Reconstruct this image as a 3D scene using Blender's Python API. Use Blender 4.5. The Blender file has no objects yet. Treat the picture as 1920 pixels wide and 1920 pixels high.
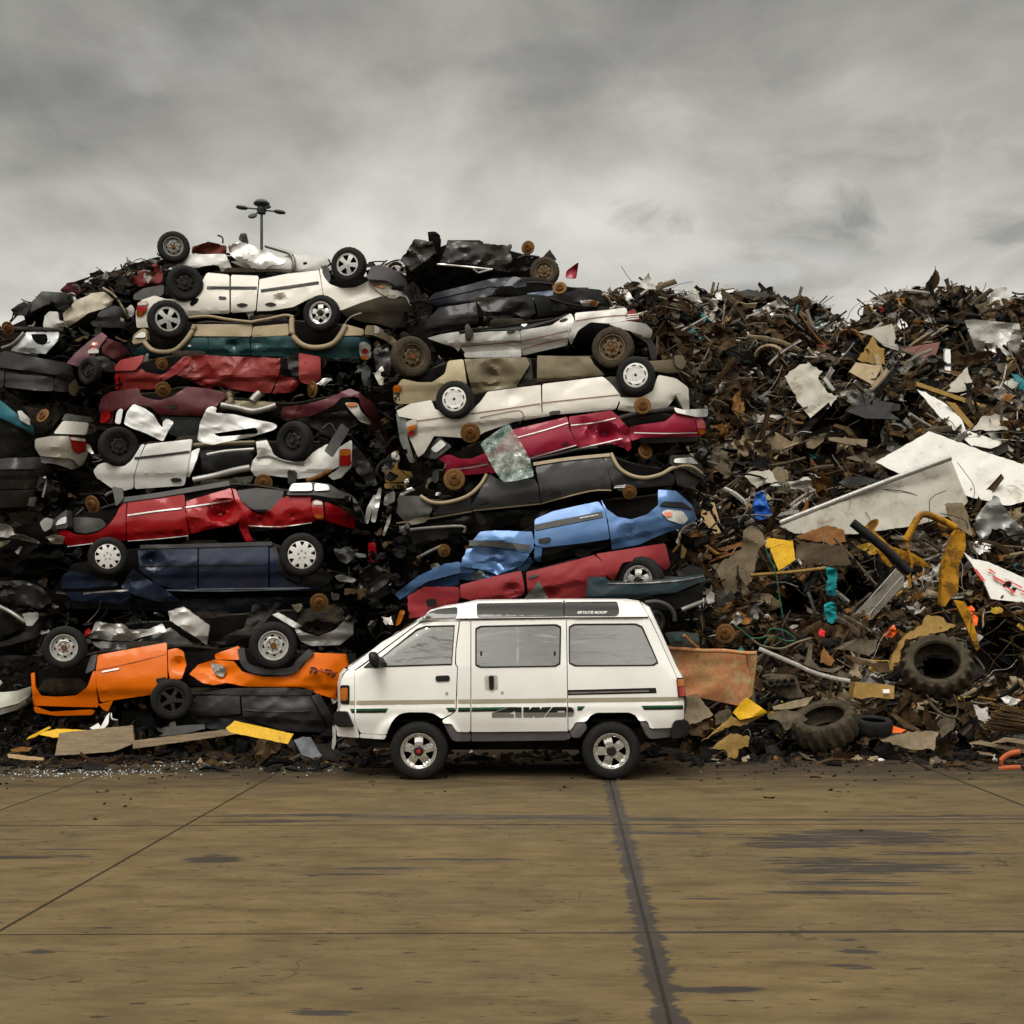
import bpy, bmesh, math, random
from mathutils import Vector, Matrix, noise
from mathutils.geometry import delaunay_2d_cdt, convex_hull_2d

random.seed(7)
SC = bpy.context.scene
COL = SC.collection
FOC, CX, HY, EYE = 2400.0, 960.0, 1145.0, 1.96

# ------------------------------------------------------------------ camera
cam_data = bpy.data.cameras.new("camera")
cam = bpy.data.objects.new("camera", cam_data)
COL.objects.link(cam)
cam.location = (0, 0, EYE)
cam.rotation_euler = (math.radians(90), 0, 0)
cam_data.sensor_width = 36.0
cam_data.lens = 36.0 * FOC / 1920.0
cam_data.shift_y = (HY - 960.0) / 1920.0
cam_data.clip_end = 2000.0
SC.camera = cam

# ------------------------------------------------------------------ light, exposure
SC.view_settings.view_transform = 'Standard'
SC.view_settings.look = 'None'
SC.view_settings.gamma = 1.0
SC.view_settings.exposure = 0.80
SC.cycles.use_denoising = True
SC.cycles.max_bounces = 6
SC.cycles.transparent_max_bounces = 8

SUN_EL, SUN_AZ = math.radians(58), math.radians(200)   # azimuth clockwise from +Y
sd = bpy.data.lights.new("sun", 'SUN')
sd.energy = 0.9
sd.angle = math.radians(24)
sd.color = (1.0, 0.96, 0.90)
sun = bpy.data.objects.new("sun", sd)
COL.objects.link(sun)
sdir = Vector((math.sin(SUN_AZ) * math.cos(SUN_EL), math.cos(SUN_AZ) * math.cos(SUN_EL), math.sin(SUN_EL)))
sun.rotation_euler = sdir.to_track_quat('Z', 'Y').to_euler()
sun.location = sdir * 60

world = bpy.data.worlds.new("World")
SC.world = world
world.use_nodes = True


class NT:
    """small helper to write node trees"""
    def __init__(s, tree):
        s.t = tree
        s.n = tree.nodes
        s.l = tree.links

    def new(s, typ, **kw):
        n = s.n.new(typ)
        for k, v in kw.items():
            if k.startswith('i_'):
                n.inputs[k[2:].replace('_', ' ')].default_value = v
            else:
                setattr(n, k, v)
        return n

    def set(s, sock, v):
        if hasattr(v, 'is_output') or isinstance(v, bpy.types.NodeSocket):
            s.l.new(v, sock)
        else:
            sock.default_value = v

    def math(s, op, a, b=0.0, c=None, clamp=False):
        n = s.n.new('ShaderNodeMath')
        n.operation = op
        n.use_clamp = clamp
        s.set(n.inputs[0], a)
        s.set(n.inputs[1], b)
        if c is not None:
            s.set(n.inputs[2], c)
        return n.outputs[0]

    def mix(s, f, a, b, blend='MIX'):
        n = s.n.new('ShaderNodeMix')
        n.data_type = 'RGBA'
        n.blend_type = blend
        s.set(n.inputs[0], f)
        s.set(n.inputs[6], a if not isinstance(a, tuple) else (*a[:3], 1))
        s.set(n.inputs[7], b if not isinstance(b, tuple) else (*b[:3], 1))
        return n.outputs[2]

    def ramp(s, f, stops, interp='LINEAR'):
        n = s.n.new('ShaderNodeValToRGB')
        n.color_ramp.interpolation = interp
        el = n.color_ramp.elements
        while len(el) < len(stops):
            el.new(0.5)
        for e, (p, c) in zip(el, stops):
            e.position = p
            e.color = (c, c, c, 1) if not isinstance(c, tuple) else (*c[:3], 1)
        s.set(n.inputs[0], f)
        return n.outputs[0]

    def noise(s, vec, scale, detail=4, rough=0.55, dist=0.0):
        n = s.n.new('ShaderNodeTexNoise')
        s.set(n.inputs['Vector'], vec)
        n.inputs['Scale'].default_value = scale
        n.inputs['Detail'].default_value = detail
        n.inputs['Roughness'].default_value = rough
        n.inputs['Distortion'].default_value = dist
        return n.outputs[0]

    def mapping(s, vec, loc=(0, 0, 0), rot=(0, 0, 0), scale=(1, 1, 1)):
        n = s.n.new('ShaderNodeMapping')
        s.set(n.inputs[0], vec)
        n.inputs[1].default_value = loc
        n.inputs[2].default_value = rot
        n.inputs[3].default_value = scale
        return n.outputs[0]


def build_world():
    t = NT(world.node_tree)
    t.n.clear()
    out = t.new('ShaderNodeOutputWorld')
    bg = t.new('ShaderNodeBackground')
    bg.inputs['Strength'].default_value = 0.1
    sky = t.new('ShaderNodeTexSky')
    sky.sky_type = 'NISHITA'
    sky.sun_disc = False
    sky.sun_elevation = SUN_EL
    sky.sun_rotation = SUN_AZ
    tc = t.new('ShaderNodeTexCoord')
    d = tc.outputs['Generated']
    sep = t.new('ShaderNodeSeparateXYZ')
    t.l.new(d, sep.inputs[0])
    x, y, z = sep.outputs
    zz = t.math('ADD', t.math('MAXIMUM', z, 0.0), 0.16)
    comb = t.new('ShaderNodeCombineXYZ')
    t.set(comb.inputs[0], t.math('DIVIDE', x, zz))
    t.set(comb.inputs[1], t.math('DIVIDE', y, zz))
    comb.inputs[2].default_value = 0.37
    # cloud sheet: broad soft rolls with smaller puffs
    c = t.mapping(comb.outputs[0], loc=(0.4, 9.1, 0), rot=(0, 0, 0.5), scale=(1.0, 0.55, 1))
    n1 = t.noise(c, 0.95, 3, 0.5, 0.35)
    n2 = t.noise(c, 3.2, 5, 0.52, 0.4)
    dm = t.mapping(d, loc=(0.2, 0.1, 0.3), scale=(1.0, 1.0, 2.4))
    n3 = t.noise(dm, 7.5, 5, 0.5, 0.4)
    s = t.math('ADD', t.math('MULTIPLY', n1, 0.55), t.math('MULTIPLY', n2, 0.28))
    s = t.math('ADD', s, t.math('MULTIPLY', n3, 0.17))
    cl = t.ramp(s, [(0.39, (0.150, 0.141, 0.119)), (0.46, (0.252, 0.240, 0.208)), (0.53, (0.370, 0.355, 0.312)), (0.62, (0.57, 0.548, 0.488))])
    # a few darker ragged puffs and one pale break, at their own bearings in the sky
    yy = t.math('MAXIMUM', y, 0.05)
    ub, wb = t.math('DIVIDE', x, yy), t.math('DIVIDE', z, yy)
    n4 = t.noise(t.mapping(d, scale=(1.0, 1.0, 1.7)), 14.0, 7, 0.6, 0.6)

    def puff(az, el_, ra, rb, amt):
        a = t.math('DIVIDE', t.math('SUBTRACT', ub, az), ra)
        b_ = t.math('DIVIDE', t.math('SUBTRACT', wb, el_), rb)
        r = t.math('ADD', t.math('MULTIPLY', a, a), t.math('MULTIPLY', b_, b_))
        v_ = t.math('ADD', t.math('SUBTRACT', 1.0, r), t.math('MULTIPLY', t.math('SUBTRACT', n4, 0.5), 7.0))
        return t.math('MULTIPLY', t.math('MULTIPLY', t.ramp(t.math('MULTIPLY', v_, 0.6), [(0.0, 0.0), (0.95, 1.0)]), t.math('GREATER_THAN', y, 0.05)), amt)
    for q in ((0.105, 0.305, 0.036, 0.017, 0.62), (0.255, 0.305, 0.060, 0.028, 0.65), (0.385, 0.302, 0.040, 0.018, 0.60), (0.20, 0.26, 0.10, 0.012, 0.25), (0.33, 0.355, 0.12, 0.03, 0.30), (0.05, 0.42, 0.16, 0.03, 0.25)):
        cl = t.mix(puff(*q), cl, (0.155, 0.146, 0.132))
    for q in ((-0.235, 0.435, 0.10, 0.03, 0.22), (0.16, 0.272, 0.10, 0.02, 0.45)):
        cl = t.mix(puff(*q), cl, (0.52, 0.505, 0.475))
    # overcast luminance: a paler band low down, a dull middle, bright overhead and on the sun's side
    el = t.ramp(z, [(0.0, 0.90), (0.20, 0.98), (0.27, 0.80), (0.34, 0.70), (0.43, 0.56), (0.55, 0.95), (0.75, 2.0), (1.0, 2.4)])
    sdn = t.new('ShaderNodeVectorMath')
    sdn.operation = 'DOT_PRODUCT'
    t.l.new(d, sdn.inputs[0])
    sdn.inputs[1].default_value = sdir
    glow = t.ramp(sdn.outputs['Value'], [(0.55, 0.0), (1.0, 1.2)])
    # added unseen dimming low in the sky behind the camera, darkens paint reflections
    rear_dim = t.math('MULTIPLY', t.ramp(t.math('ADD', t.math('MULTIPLY', y, -0.5), 0.5), [(0.45, 0.0), (0.62, 1.0)]), t.ramp(z, [(0.08, 0.85), (0.20, 0.5), (0.33, 0.0)]))
    back = t.math('MULTIPLY', t.ramp(t.math('ADD', t.math('MULTIPLY', y, -0.5), 0.5), [(0.45, 0.0), (0.70, 1.0)]), t.ramp(z, [(0.22, 0.0), (0.36, 1.25), (0.60, 1.05), (0.85, 0.0)]))  # brighter unseen sky added behind the camera, lights van side and windows
    el = t.math('MULTIPLY', t.math('ADD', t.math('ADD', el, glow), back), t.math('SUBTRACT', 1.0, rear_dim))
    k = t.math('MULTIPLY', el, 10.0)
    v = t.new('ShaderNodeVectorMath')
    v.operation = 'SCALE'
    t.l.new(cl, v.inputs[0])
    t.l.new(k, v.inputs['Scale'])
    col = t.mix(0.94, sky.outputs[0], v.outputs[0])
    t.l.new(col, bg.inputs['Color'])
    t.l.new(bg.outputs[0], out.inputs['Surface'])


build_world()

# ------------------------------------------------------------------ geometry helpers
ZOOM = {'A': (4, 0, 380), 'B': (4, 400, 360), 'C': (3, 700, 420), 'D': (4, 0, 720), 'E': (4, 400, 720),
        'F': (2.8235, 0, 1060), 'G': (3, 700, 760), 'H': (2.5946, 600, 1100), 'I': (4.5714, 1100, 500),
        'J': (4.5714, 1500, 500), 'K': (5.3333, 1240, 860), 'L': (5.3333, 1560, 860), 'M': (5.3333, 1240, 1160),
        'N': (5.3333, 1560, 1160), 'S': (1, 0, 0), 'Q': (5.3333, 0, 1080), 'R': (4.174, 0, 640),
        'T': (8.348, 615, 1190), 'U': (6, 1140, 1100), 'V': (9.6, 900, 1300), 'X': (13.714, 1040, 1120),
        'Y': (19.2, 560, 1240), 'Z': (13.714, 1780, 1020)}


def P(s):
    """'H 10 20 30 40 S 5 6' -> survey coordinates"""
    out, fr, buf = [], ZOOM['S'], []
    for tok in s.split():
        if tok[0].isalpha():
            fr = ZOOM[tok]
        else:
            buf.append(float(tok))
            if len(buf) == 2:
                out.append((buf[0] / fr[0] + fr[1], buf[1] / fr[0] + fr[2]))
                buf = []
    return out


def W(px, py, d):
    """a surveyed direction at distance d -> a point in the yard (metres)"""
    return Vector(((px - CX) * d / FOC, d, EYE + (HY - py) * d / FOC))


def chaikin(pts, it=1, q=0.22, cut=2.6):
    for _ in range(it):
        r = []
        n = len(pts)
        for i in range(n):
            a, b = pts[i], pts[(i + 1) % n]
            k = min(q, cut / (math.hypot(b[0] - a[0], b[1] - a[1]) + 1e-9))
            r.append((a[0] + (b[0] - a[0]) * k, a[1] + (b[1] - a[1]) * k))
            r.append((a[0] + (b[0] - a[0]) * (1 - k), a[1] + (b[1] - a[1]) * (1 - k)))
        pts = r
    return pts


def resample(pts, step, closed=True):
    out = []
    n = len(pts)
    for i in range(n if closed else n - 1):
        a, b = pts[i], pts[(i + 1) % n]
        L = math.hypot(b[0] - a[0], b[1] - a[1])
        k = max(1, int(math.ceil(L / step)))
        for j in range(k):
            f = j / k
            out.append((a[0] + (b[0] - a[0]) * f, a[1] + (b[1] - a[1]) * f))
    if not closed:
        out.append(pts[-1])
    return out


def inside(pt, poly):
    x, y = pt
    c = False
    n = len(poly)
    j = n - 1
    for i in range(n):
        xi, yi = poly[i]
        xj, yj = poly[j]
        if (yi > y) != (yj > y) and x < (xj - xi) * (y - yi) / (yj - yi + 1e-12) + xi:
            c = not c
        j = i
    return c


ORG = {}


def finish(me, mats, smooth=True, ang=0.55):
    for m in (mats if isinstance(mats, (list, tuple)) else [mats]):
        me.materials.append(m)
    if smooth:
        me.polygons.foreach_set('use_smooth', [True] * len(me.polygons))
        me.set_sharp_from_angle(angle=ang)
    me.update()


def link(name, me, parent=None, label=None):
    o = bpy.data.objects.new(name, me)
    COL.objects.link(o)
    if parent is not None:
        o.parent = parent
        ORG[o] = ORG.get(parent, Vector())
    if label:
        o['label'] = label
    return o


def root(name, label, cat, loc, group=None):
    o = bpy.data.objects.new(name, None)
    COL.objects.link(o)
    o.location = loc
    o.empty_display_size = 0.2
    ORG[o] = Vector(loc)
    o['label'] = label
    o['category'] = cat
    if group:
        o['group'] = group
    return o


def tagged(o, label, cat, group=None, kind=None):
    o['label'] = label
    o['category'] = cat
    if group:
        o['group'] = group
    o['kind'] = kind or 'thing'
    return o


def from_bm(name, bm, mats, parent=None, smooth=True, ang=0.55, label=None, base=None):
    """link a bmesh written in world metres; its origin goes to its parent's base, or to its own"""
    org = ORG.get(parent, Vector()) if parent is not None else (base or Vector())
    bmesh.ops.translate(bm, verts=bm.verts, vec=-org)
    me = bpy.data.meshes.new(name)
    bm.to_mesh(me)
    bm.free()
    finish(me, mats, smooth, ang)
    o = link(name, me, parent, label)
    if parent is None:
        o.location = org
    return o


def grid_mesh(poly, holes=(), step=8.0, jit=0.18, rnd=None):
    """constrained triangulation of an outline with inner points"""
    rnd = rnd or random
    loops = [resample(poly, step)] + [resample(h, step) for h in holes]
    co, ed = [], []
    for lp in loops:
        b = len(co)
        co += lp
        ed += [(b + i, b + (i + 1) % len(lp)) for i in range(len(lp))]
    xs = [p[0] for p in poly]
    ys = [p[1] for p in poly]
    x0, x1, y0, y1 = min(xs), max(xs), min(ys), max(ys)
    hy = step * 0.87
    r = 0
    y = y0 + hy * 0.5
    while y < y1:
        x = x0 + (step * 0.5 if r % 2 else 0) + step * 0.25
        while x < x1:
            p = (x + rnd.uniform(-jit, jit) * step, y + rnd.uniform(-jit, jit) * step)
            if inside(p, poly):
                co.append(p)
            x += step
        y += hy
        r += 1
    res = delaunay_2d_cdt([Vector(c) for c in co], ed, [], 1, 1e-5)
    vs = [(v.x, v.y) for v in res[0]]
    if not holes:
        return vs, res[2]
    fs = []
    for f in res[2]:
        c = (sum(vs[i][0] for i in f) / len(f), sum(vs[i][1] for i in f) / len(f))
        if not any(inside(c, h) for h in holes):
            fs.append(f)
    return vs, fs


def sheet_bm(poly, fn, holes=(), step=8.0, rim=0.03, ch=1, back=None, jit=0.18):
    """a sheet of metal: outline -> mesh placed by fn(px, py) -> Vector; the edge is folded back by rim metres"""
    if ch:
        poly = chaikin(poly, ch)
        holes = [chaikin(h, ch) for h in holes]
    vs, fs = grid_mesh(poly, holes, step, jit)
    bm = bmesh.new()
    bv = [bm.verts.new(fn(x, y)) for x, y in vs]
    for f in fs:
        try:
            bm.faces.new([bv[i] for i in f])
        except ValueError:
            pass
    bmesh.ops.delete(bm, geom=[v for v in bm.verts if not v.link_faces], context='VERTS')
    bm.normal_update()
    ny = sum(f.normal.y * f.calc_area() for f in bm.faces)
    if ny > 0:
        bmesh.ops.reverse_faces(bm, faces=bm.faces[:])
    if rim:
        be = [e for e in bm.edges if len(e.link_faces) == 1]
        r = bmesh.ops.extrude_edge_only(bm, edges=be)
        nv = [g for g in r['geom'] if isinstance(g, bmesh.types.BMVert)]
        bmesh.ops.translate(bm, verts=nv, vec=back if back is not None else Vector((0, rim, 0)))
    return bm


def sheet(name, poly, fn, mat, parent=None, **kw):
    ang = kw.pop('ang', 0.55)
    label = kw.pop('label', None)
    bm = sheet_bm(poly, fn, **kw)
    base = None
    if parent is None:
        zs = min(v.co.z for v in bm.verts)
        c = sum((v.co for v in bm.verts), Vector()) / len(bm.verts)
        base = Vector((c.x, c.y, zs))
    return from_bm(name, bm, mat, parent, ang=ang, label=label, base=base)


def ribbon(pts, w):
    """outline of a strip of width w along a polyline"""
    L, R = [], []
    n = len(pts)
    for i in range(n):
        a = pts[max(0, i - 1)]
        b = pts[min(n - 1, i + 1)]
        dx, dy = b[0] - a[0], b[1] - a[1]
        l = math.hypot(dx, dy) or 1
        nx, ny = -dy / l * w / 2, dx / l * w / 2
        L.append((pts[i][0] + nx, pts[i][1] + ny))
        R.append((pts[i][0] - nx, pts[i][1] - ny))
    return L + R[::-1]


def smooth_line(pts, k=4):
    """Catmull-Rom through points (any dimension tuples / Vectors)"""
    P_ = [Vector(p) for p in pts]
    out = []
    n = len(P_)
    for i in range(n - 1):
        p0, p1, p2, p3 = P_[max(0, i - 1)], P_[i], P_[i + 1], P_[min(n - 1, i + 2)]
        for j in range(k):
            t = j / k
            out.append(0.5 * ((2 * p1) + (p2 - p0) * t + (2 * p0 - 5 * p1 + 4 * p2 - p3) * t * t + (3 * p1 - p0 - 3 * p2 + p3) * t ** 3))
    out.append(P_[-1])
    return out


def tube_into(bm, pts, r, n=8, mi=0, cap=True, flat=1.0):
    pts = [Vector(p) for p in pts]
    rings = []
    for i, p in enumerate(pts):
        t = (pts[min(i + 1, len(pts) - 1)] - pts[max(i - 1, 0)])
        t = t.normalized() if t.length > 1e-9 else Vector((1, 0, 0))
        up = Vector((0, 0, 1)) if abs(t.z) < 0.9 else Vector((0, 1, 0))
        a = t.cross(up).normalized()
        b = a.cross(t)
        rr = r[i] if isinstance(r, (list, tuple)) else r
        rings.append([bm.verts.new(p + a * math.cos(2 * math.pi * k / n) * rr * flat + b * math.sin(2 * math.pi * k / n) * rr) for k in range(n)])
    for i in range(len(rings) - 1):
        for k in range(n):
            f = bm.faces.new((rings[i][k], rings[i][(k + 1) % n], rings[i + 1][(k + 1) % n], rings[i + 1][k]))
            f.material_index = mi
    if cap:
        for rg in (rings[0], rings[-1]):
            f = bm.faces.new(rg)
            f.material_index = mi


def tube(name, pts, r, mat, parent=None, n=8, label=None, flat=1.0):
    bm = bmesh.new()
    tube_into(bm, pts, r, n, flat=flat)
    bmesh.ops.recalc_face_normals(bm, faces=bm.faces[:])
    base = None
    if parent is None:
        c = sum((v.co for v in bm.verts), Vector()) / len(bm.verts)
        base = Vector((c.x, c.y, min(v.co.z for v in bm.verts)))
    return from_bm(name, bm, mat, parent, ang=0.9, label=label, base=base)


def box_into(bm, c, s, mi=0, rot=None):
    m = Matrix.Translation(Vector(c)) @ (rot.to_4x4() if rot else Matrix.Identity(4)) @ Matrix.Diagonal((s[0], s[1], s[2], 1))
    r = bmesh.ops.create_cube(bm, size=1.0, matrix=m)
    for v in r['verts']:
        for f in v.link_faces:
            f.material_index = mi


def lathe_into(bm, prof, n=40, mi=0, axis='Y', mod=None, c=Vector()):
    rings = []
    for j, (r, y) in enumerate(prof):
        ring = []
        for k in range(n):
            a = 2 * math.pi * k / n
            rr, yy = (r, y) if mod is None else mod(j, k, r, y)
            if axis == 'Y':
                ring.append(bm.verts.new(c + Vector((rr * math.cos(a), yy, rr * math.sin(a)))))
            else:
                ring.append(bm.verts.new(c + Vector((rr * math.cos(a), rr * math.sin(a), yy))))
        rings.append(ring)
    for i in range(len(rings) - 1):
        for k in range(n):
            f = bm.faces.new((rings[i][k], rings[i][(k + 1) % n], rings[i + 1][(k + 1) % n], rings[i + 1][k]))
            f.material_index = mi


# ------------------------------------------------------------------ materials
MATS = {}


def base_mat(name):
    m = bpy.data.materials.new(name)
    m.use_nodes = True
    t = NT(m.node_tree)
    b = t.n['Principled BSDF']
    return m, t, b


def paint(rgb, rough=0.32, metal=0.0, coat=0.5, dirt=0.35, dirtc=(0.11, 0.085, 0.055), grain=1.0, spec=0.16):
    """weathered car paint: dust in cloudy patches, drips, fine scratches"""
    key = ('paint', rgb, rough, metal, coat, dirt, dirtc, grain)
    if key in MATS:
        return MATS[key]
    m, t, b = base_mat('car_paint')
    tc = t.new('ShaderNodeTexCoord').outputs['Object']
    n1 = t.noise(tc, 1.7 * grain, 6, 0.62, 0.3)
    n2 = t.noise(t.mapping(tc, scale=(9 * grain, 9 * grain, 1.6 * grain)), 1.0, 5, 0.6)
    n3 = t.noise(tc, 38.0, 3, 0.7)
    f1 = t.ramp(n1, [(0.42, 0.0), (0.72, 1.0)])
    f2 = t.ramp(n2, [(0.50, 0.0), (0.78, 1.0)])
    f3 = t.ramp(n3, [(0.55, 0.0), (0.72, 1.0)])
    f = t.math('ADD', t.math('MULTIPLY', f1, 0.55), t.math('MULTIPLY', f2, 0.30))
    f = t.math('ADD', f, t.math('MULTIPLY', t.math('MULTIPLY', f3, f1), 0.6))
    f = t.math('MULTIPLY', f, dirt, clamp=True)
    c0 = tuple(rgb)
    var = t.mix(t.ramp(t.noise(tc, 0.9, 2), [(0.35, 0.0), (0.65, 1.0)]), tuple(c * 0.9 for c in c0), tuple(min(1, c * 1.06) for c in c0))
    col = t.mix(f, var, dirtc)
    sc = t.noise(t.mapping(tc, rot=(0, 0.12, 0), scale=(1.3, 1.3, 30)), 1.7, 3, 0.6)
    sm = t.math('MULTIPLY', t.ramp(sc, [(0.66, 0.0), (0.70, 1.0)]), t.ramp(n1, [(0.40, 0.0), (0.60, min(0.7, dirt * 1.6))]))
    col = t.mix(sm, col, tuple(0.5 * c + 0.10 for c in c0))
    t.l.new(col, b.inputs['Base Color'])
    t.l.new(t.math('ADD', t.math('MULTIPLY', f, 0.5), rough, clamp=True), b.inputs['Roughness'])
    b.inputs['Metallic'].default_value = metal
    b.inputs['Specular IOR Level'].default_value = spec
    cw = t.math('MULTIPLY', t.math('SUBTRACT', 1.0, f, clamp=True), coat * 0.38)
    t.l.new(cw, b.inputs['Coat Weight'])
    b.inputs['Coat Roughness'].default_value = 0.06
    bump = t.new('ShaderNodeBump')
    bump.inputs['Strength'].default_value = 0.12
    bump.inputs['Distance'].default_value = 0.02
    t.l.new(t.noise(tc, 5.0, 4, 0.6), bump.inputs['Height'])
    t.l.new(bump.outputs[0], b.inputs['Normal'])
    MATS[key] = m
    return m


def plain(name, rgb, rough=0.5, metal=0.0, spec=0.22, var=0.25, scale=6.0, bump=0.0, coat=0.0):
    key = ('plain', name, rgb, rough, metal, var, scale, bump)
    if key in MATS:
        return MATS[key]
    m, t, b = base_mat(name)
    tc = t.new('ShaderNodeTexCoord').outputs['Object']
    n = t.noise(tc, scale, 5, 0.62, 0.2)
    f = t.ramp(n, [(0.33, 0.0), (0.67, 1.0)])
    col = t.mix(f, tuple(c * (1 - var) for c in rgb), tuple(min(1, c * (1 + var)) for c in rgb))
    t.l.new(col, b.inputs['Base Color'])
    t.l.new(t.math('ADD', t.math('MULTIPLY', f, 0.18), rough - 0.09, clamp=True), b.inputs['Roughness'])
    b.inputs['Metallic'].default_value = metal
    b.inputs['Specular IOR Level'].default_value = spec
    b.inputs['Coat Weight'].default_value = coat
    if bump:
        bn = t.new('ShaderNodeBump')
        bn.inputs['Strength'].default_value = bump
        bn.inputs['Distance'].default_value = 0.02
        t.l.new(t.noise(tc, scale * 4, 4, 0.65), bn.inputs['Height'])
        t.l.new(bn.outputs[0], b.inputs['Normal'])
    MATS[key] = m
    return m


def mottled(name, cols, rough=0.7, metal=0.0, scale=7.0, bump=0.35, spec=None, stretch=(1, 1, 1), fine_k=0.55):
    """rust, chipped coatings, boards: several tones broken up by noise; cols = [(pos, rgb), ...]"""
    if spec is None:
        spec = 0.06 if max(cols[1][1]) < 0.12 else 0.18
    key = ('mott', name, tuple(cols), rough, metal, scale, stretch)
    if key in MATS:
        return MATS[key]
    m, t, b = base_mat(name)
    tc = t.mapping(t.new('ShaderNodeTexCoord').outputs['Object'], scale=stretch)
    n = t.noise(tc, scale, 8, 0.68, 0.5)
    col = t.ramp(n, list(cols))
    fine = t.noise(tc, scale * 7, 3, 0.6)
    col = t.mix(t.ramp(fine, [(0.45, 0.0), (0.8, fine_k)]), col, tuple(c * 0.3 for c in cols[0][1]))
    t.l.new(col, b.inputs['Base Color'])
    b.inputs['Roughness'].default_value = rough
    b.inputs['Metallic'].default_value = metal
    b.inputs['Specular IOR Level'].default_value = spec
    bn = t.new('ShaderNodeBump')
    bn.inputs['Strength'].default_value = bump
    bn.inputs['Distance'].default_value = 0.02
    t.l.new(n, bn.inputs['Height'])
    t.l.new(bn.outputs[0], b.inputs['Normal'])
    MATS[key] = m
    return m


def glassy(name, tint, refl=0.12, clear=0.3, rough=0.03, wavy=0.11):
    """tinted pane: part see-through, part dark film, with a clear reflection"""
    key = ('glass', name, tint, refl, clear)
    if key in MATS:
        return MATS[key]
    m, t, b = base_mat(name)
    t.n.remove(b)
    out = t.n['Material Output']
    tr = t.new('ShaderNodeBsdfTransparent')
    tr.inputs[0].default_value = (*tint, 1)
    df = t.new('ShaderNodeBsdfDiffuse')
    df.inputs[0].default_value = (*[c * 0.25 for c in tint], 1)
    gl = t.new('ShaderNodeBsdfGlossy')
    gl.inputs['Roughness'].default_value = rough
    gl.inputs['Color'].default_value = (0.95, 0.95, 0.95, 1)
    m1 = t.new('ShaderNodeMixShader')
    m1.inputs[0].default_value = clear
    t.l.new(df.outputs[0], m1.inputs[1])
    t.l.new(tr.outputs[0], m1.inputs[2])
    fr = t.new('ShaderNodeFresnel')
    fr.inputs[0].default_value = 1.5
    m2 = t.new('ShaderNodeMixShader')
    t.l.new(t.math('ADD', fr.outputs[0], refl, clamp=True), m2.inputs[0])
    t.l.new(m1.outputs[0], m2.inputs[1])
    t.l.new(gl.outputs[0], m2.inputs[2])
    wv = t.new('ShaderNodeBump')
    wv.inputs['Strength'].default_value = wavy
    wv.inputs['Distance'].default_value = 0.05
    tc = t.mapping(t.new('ShaderNodeTexCoord').outputs['Object'], scale=(0.5, 0.5, 2.2))
    t.l.new(t.noise(tc, 2.6, 3, 0.5, 0.5), wv.inputs['Height'])
    t.l.new(wv.outputs[0], gl.inputs['Normal'])
    t.l.new(m2.outputs[0], out.inputs['Surface'])
    MATS[key] = m
    return m


def lens(name, rgb):
    key = ('lens', name, rgb)
    if key in MATS:
        return MATS[key]
    m, t, b = base_mat(name)
    tc = t.new('ShaderNodeTexCoord').outputs['Object']
    w = t.new('ShaderNodeTexWave')
    t.l.new(tc, w.inputs['Vector'])
    w.inputs['Scale'].default_value = 14
    w.inputs['Distortion'].default_value = 0.6
    col = t.mix(w.outputs['Fac'], tuple(c * 0.7 for c in rgb), rgb)
    col = t.mix(t.ramp(t.noise(tc, 9, 5), [(0.45, 0.0), (0.75, 0.6)]), col, tuple(c * 0.25 for c in rgb))
    t.l.new(col, b.inputs['Base Color'])
    b.inputs['Roughness'].default_value = 0.12
    b.inputs['Coat Weight'].default_value = 0.6
    MATS[key] = m
    return m


M_RUBBER = plain('rubber', (0.011, 0.0105, 0.010), 0.72, 0, 0.2, 0.5, 9, 0.3)
M_MUDRUB = mottled('muddy_rubber', [(0.3, (0.03, 0.027, 0.022)), (0.6, (0.075, 0.06, 0.04)), (0.8, (0.12, 0.095, 0.06))], 0.85, 0, 6)
M_BLACK = plain('black_plastic', (0.011, 0.011, 0.011), 0.45, 0, 0.22, 0.4, 5)
M_DARK = plain('dark_interior', (0.006, 0.0055, 0.005), 0.9, 0, 0.04, 0.5, 4)
M_GREYPL = plain('grey_plastic', (0.055, 0.054, 0.052), 0.55, 0, 0.3, 0.3, 5)
M_GRIME = mottled('grimy_underbody', [(0.3, (0.010, 0.009, 0.008)), (0.55, (0.03, 0.024, 0.018)), (0.75, (0.075, 0.05, 0.03))], 0.85, 0.0, 5, 0.5)
M_CHROME = plain('chrome', (0.62, 0.61, 0.59), 0.16, 1.0, 0.5, 0.12, 8)
M_ALLOY = plain('alloy', (0.55, 0.54, 0.52), 0.34, 0.9, 0.5, 0.15, 9)
M_STEEL = mottled('dull_steel', [(0.3, (0.20, 0.19, 0.175)), (0.6, (0.34, 0.325, 0.30)), (0.8, (0.16, 0.11, 0.07))], 0.45, 0.6, 8, 0.2)
M_DKSTEEL = mottled('dark_steel', [(0.35, (0.022, 0.021, 0.020)), (0.65, (0.055, 0.05, 0.045)), (0.85, (0.09, 0.055, 0.03))], 0.55, 0.3, 9, 0.3)
M_RUST = mottled('rust', [(0.3, (0.055, 0.024, 0.010)), (0.5, (0.16, 0.065, 0.018)), (0.7, (0.27, 0.13, 0.04)), (0.85, (0.10, 0.06, 0.03))], 0.8, 0.15, 9)
M_CAPWHITE = plain('wheel_cover', (0.72, 0.71, 0.69), 0.32, 0.15, 0.5, 0.1, 9)
M_RED = lens('red_lens', (0.42, 0.012, 0.010))
M_AMBER = lens('amber_lens', (0.62, 0.17, 0.012))
M_CLEAR = lens('clear_lens', (0.62, 0.60, 0.55))
M_FOGLENS = lens('fogged_lens', (0.45, 0.42, 0.33))
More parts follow.
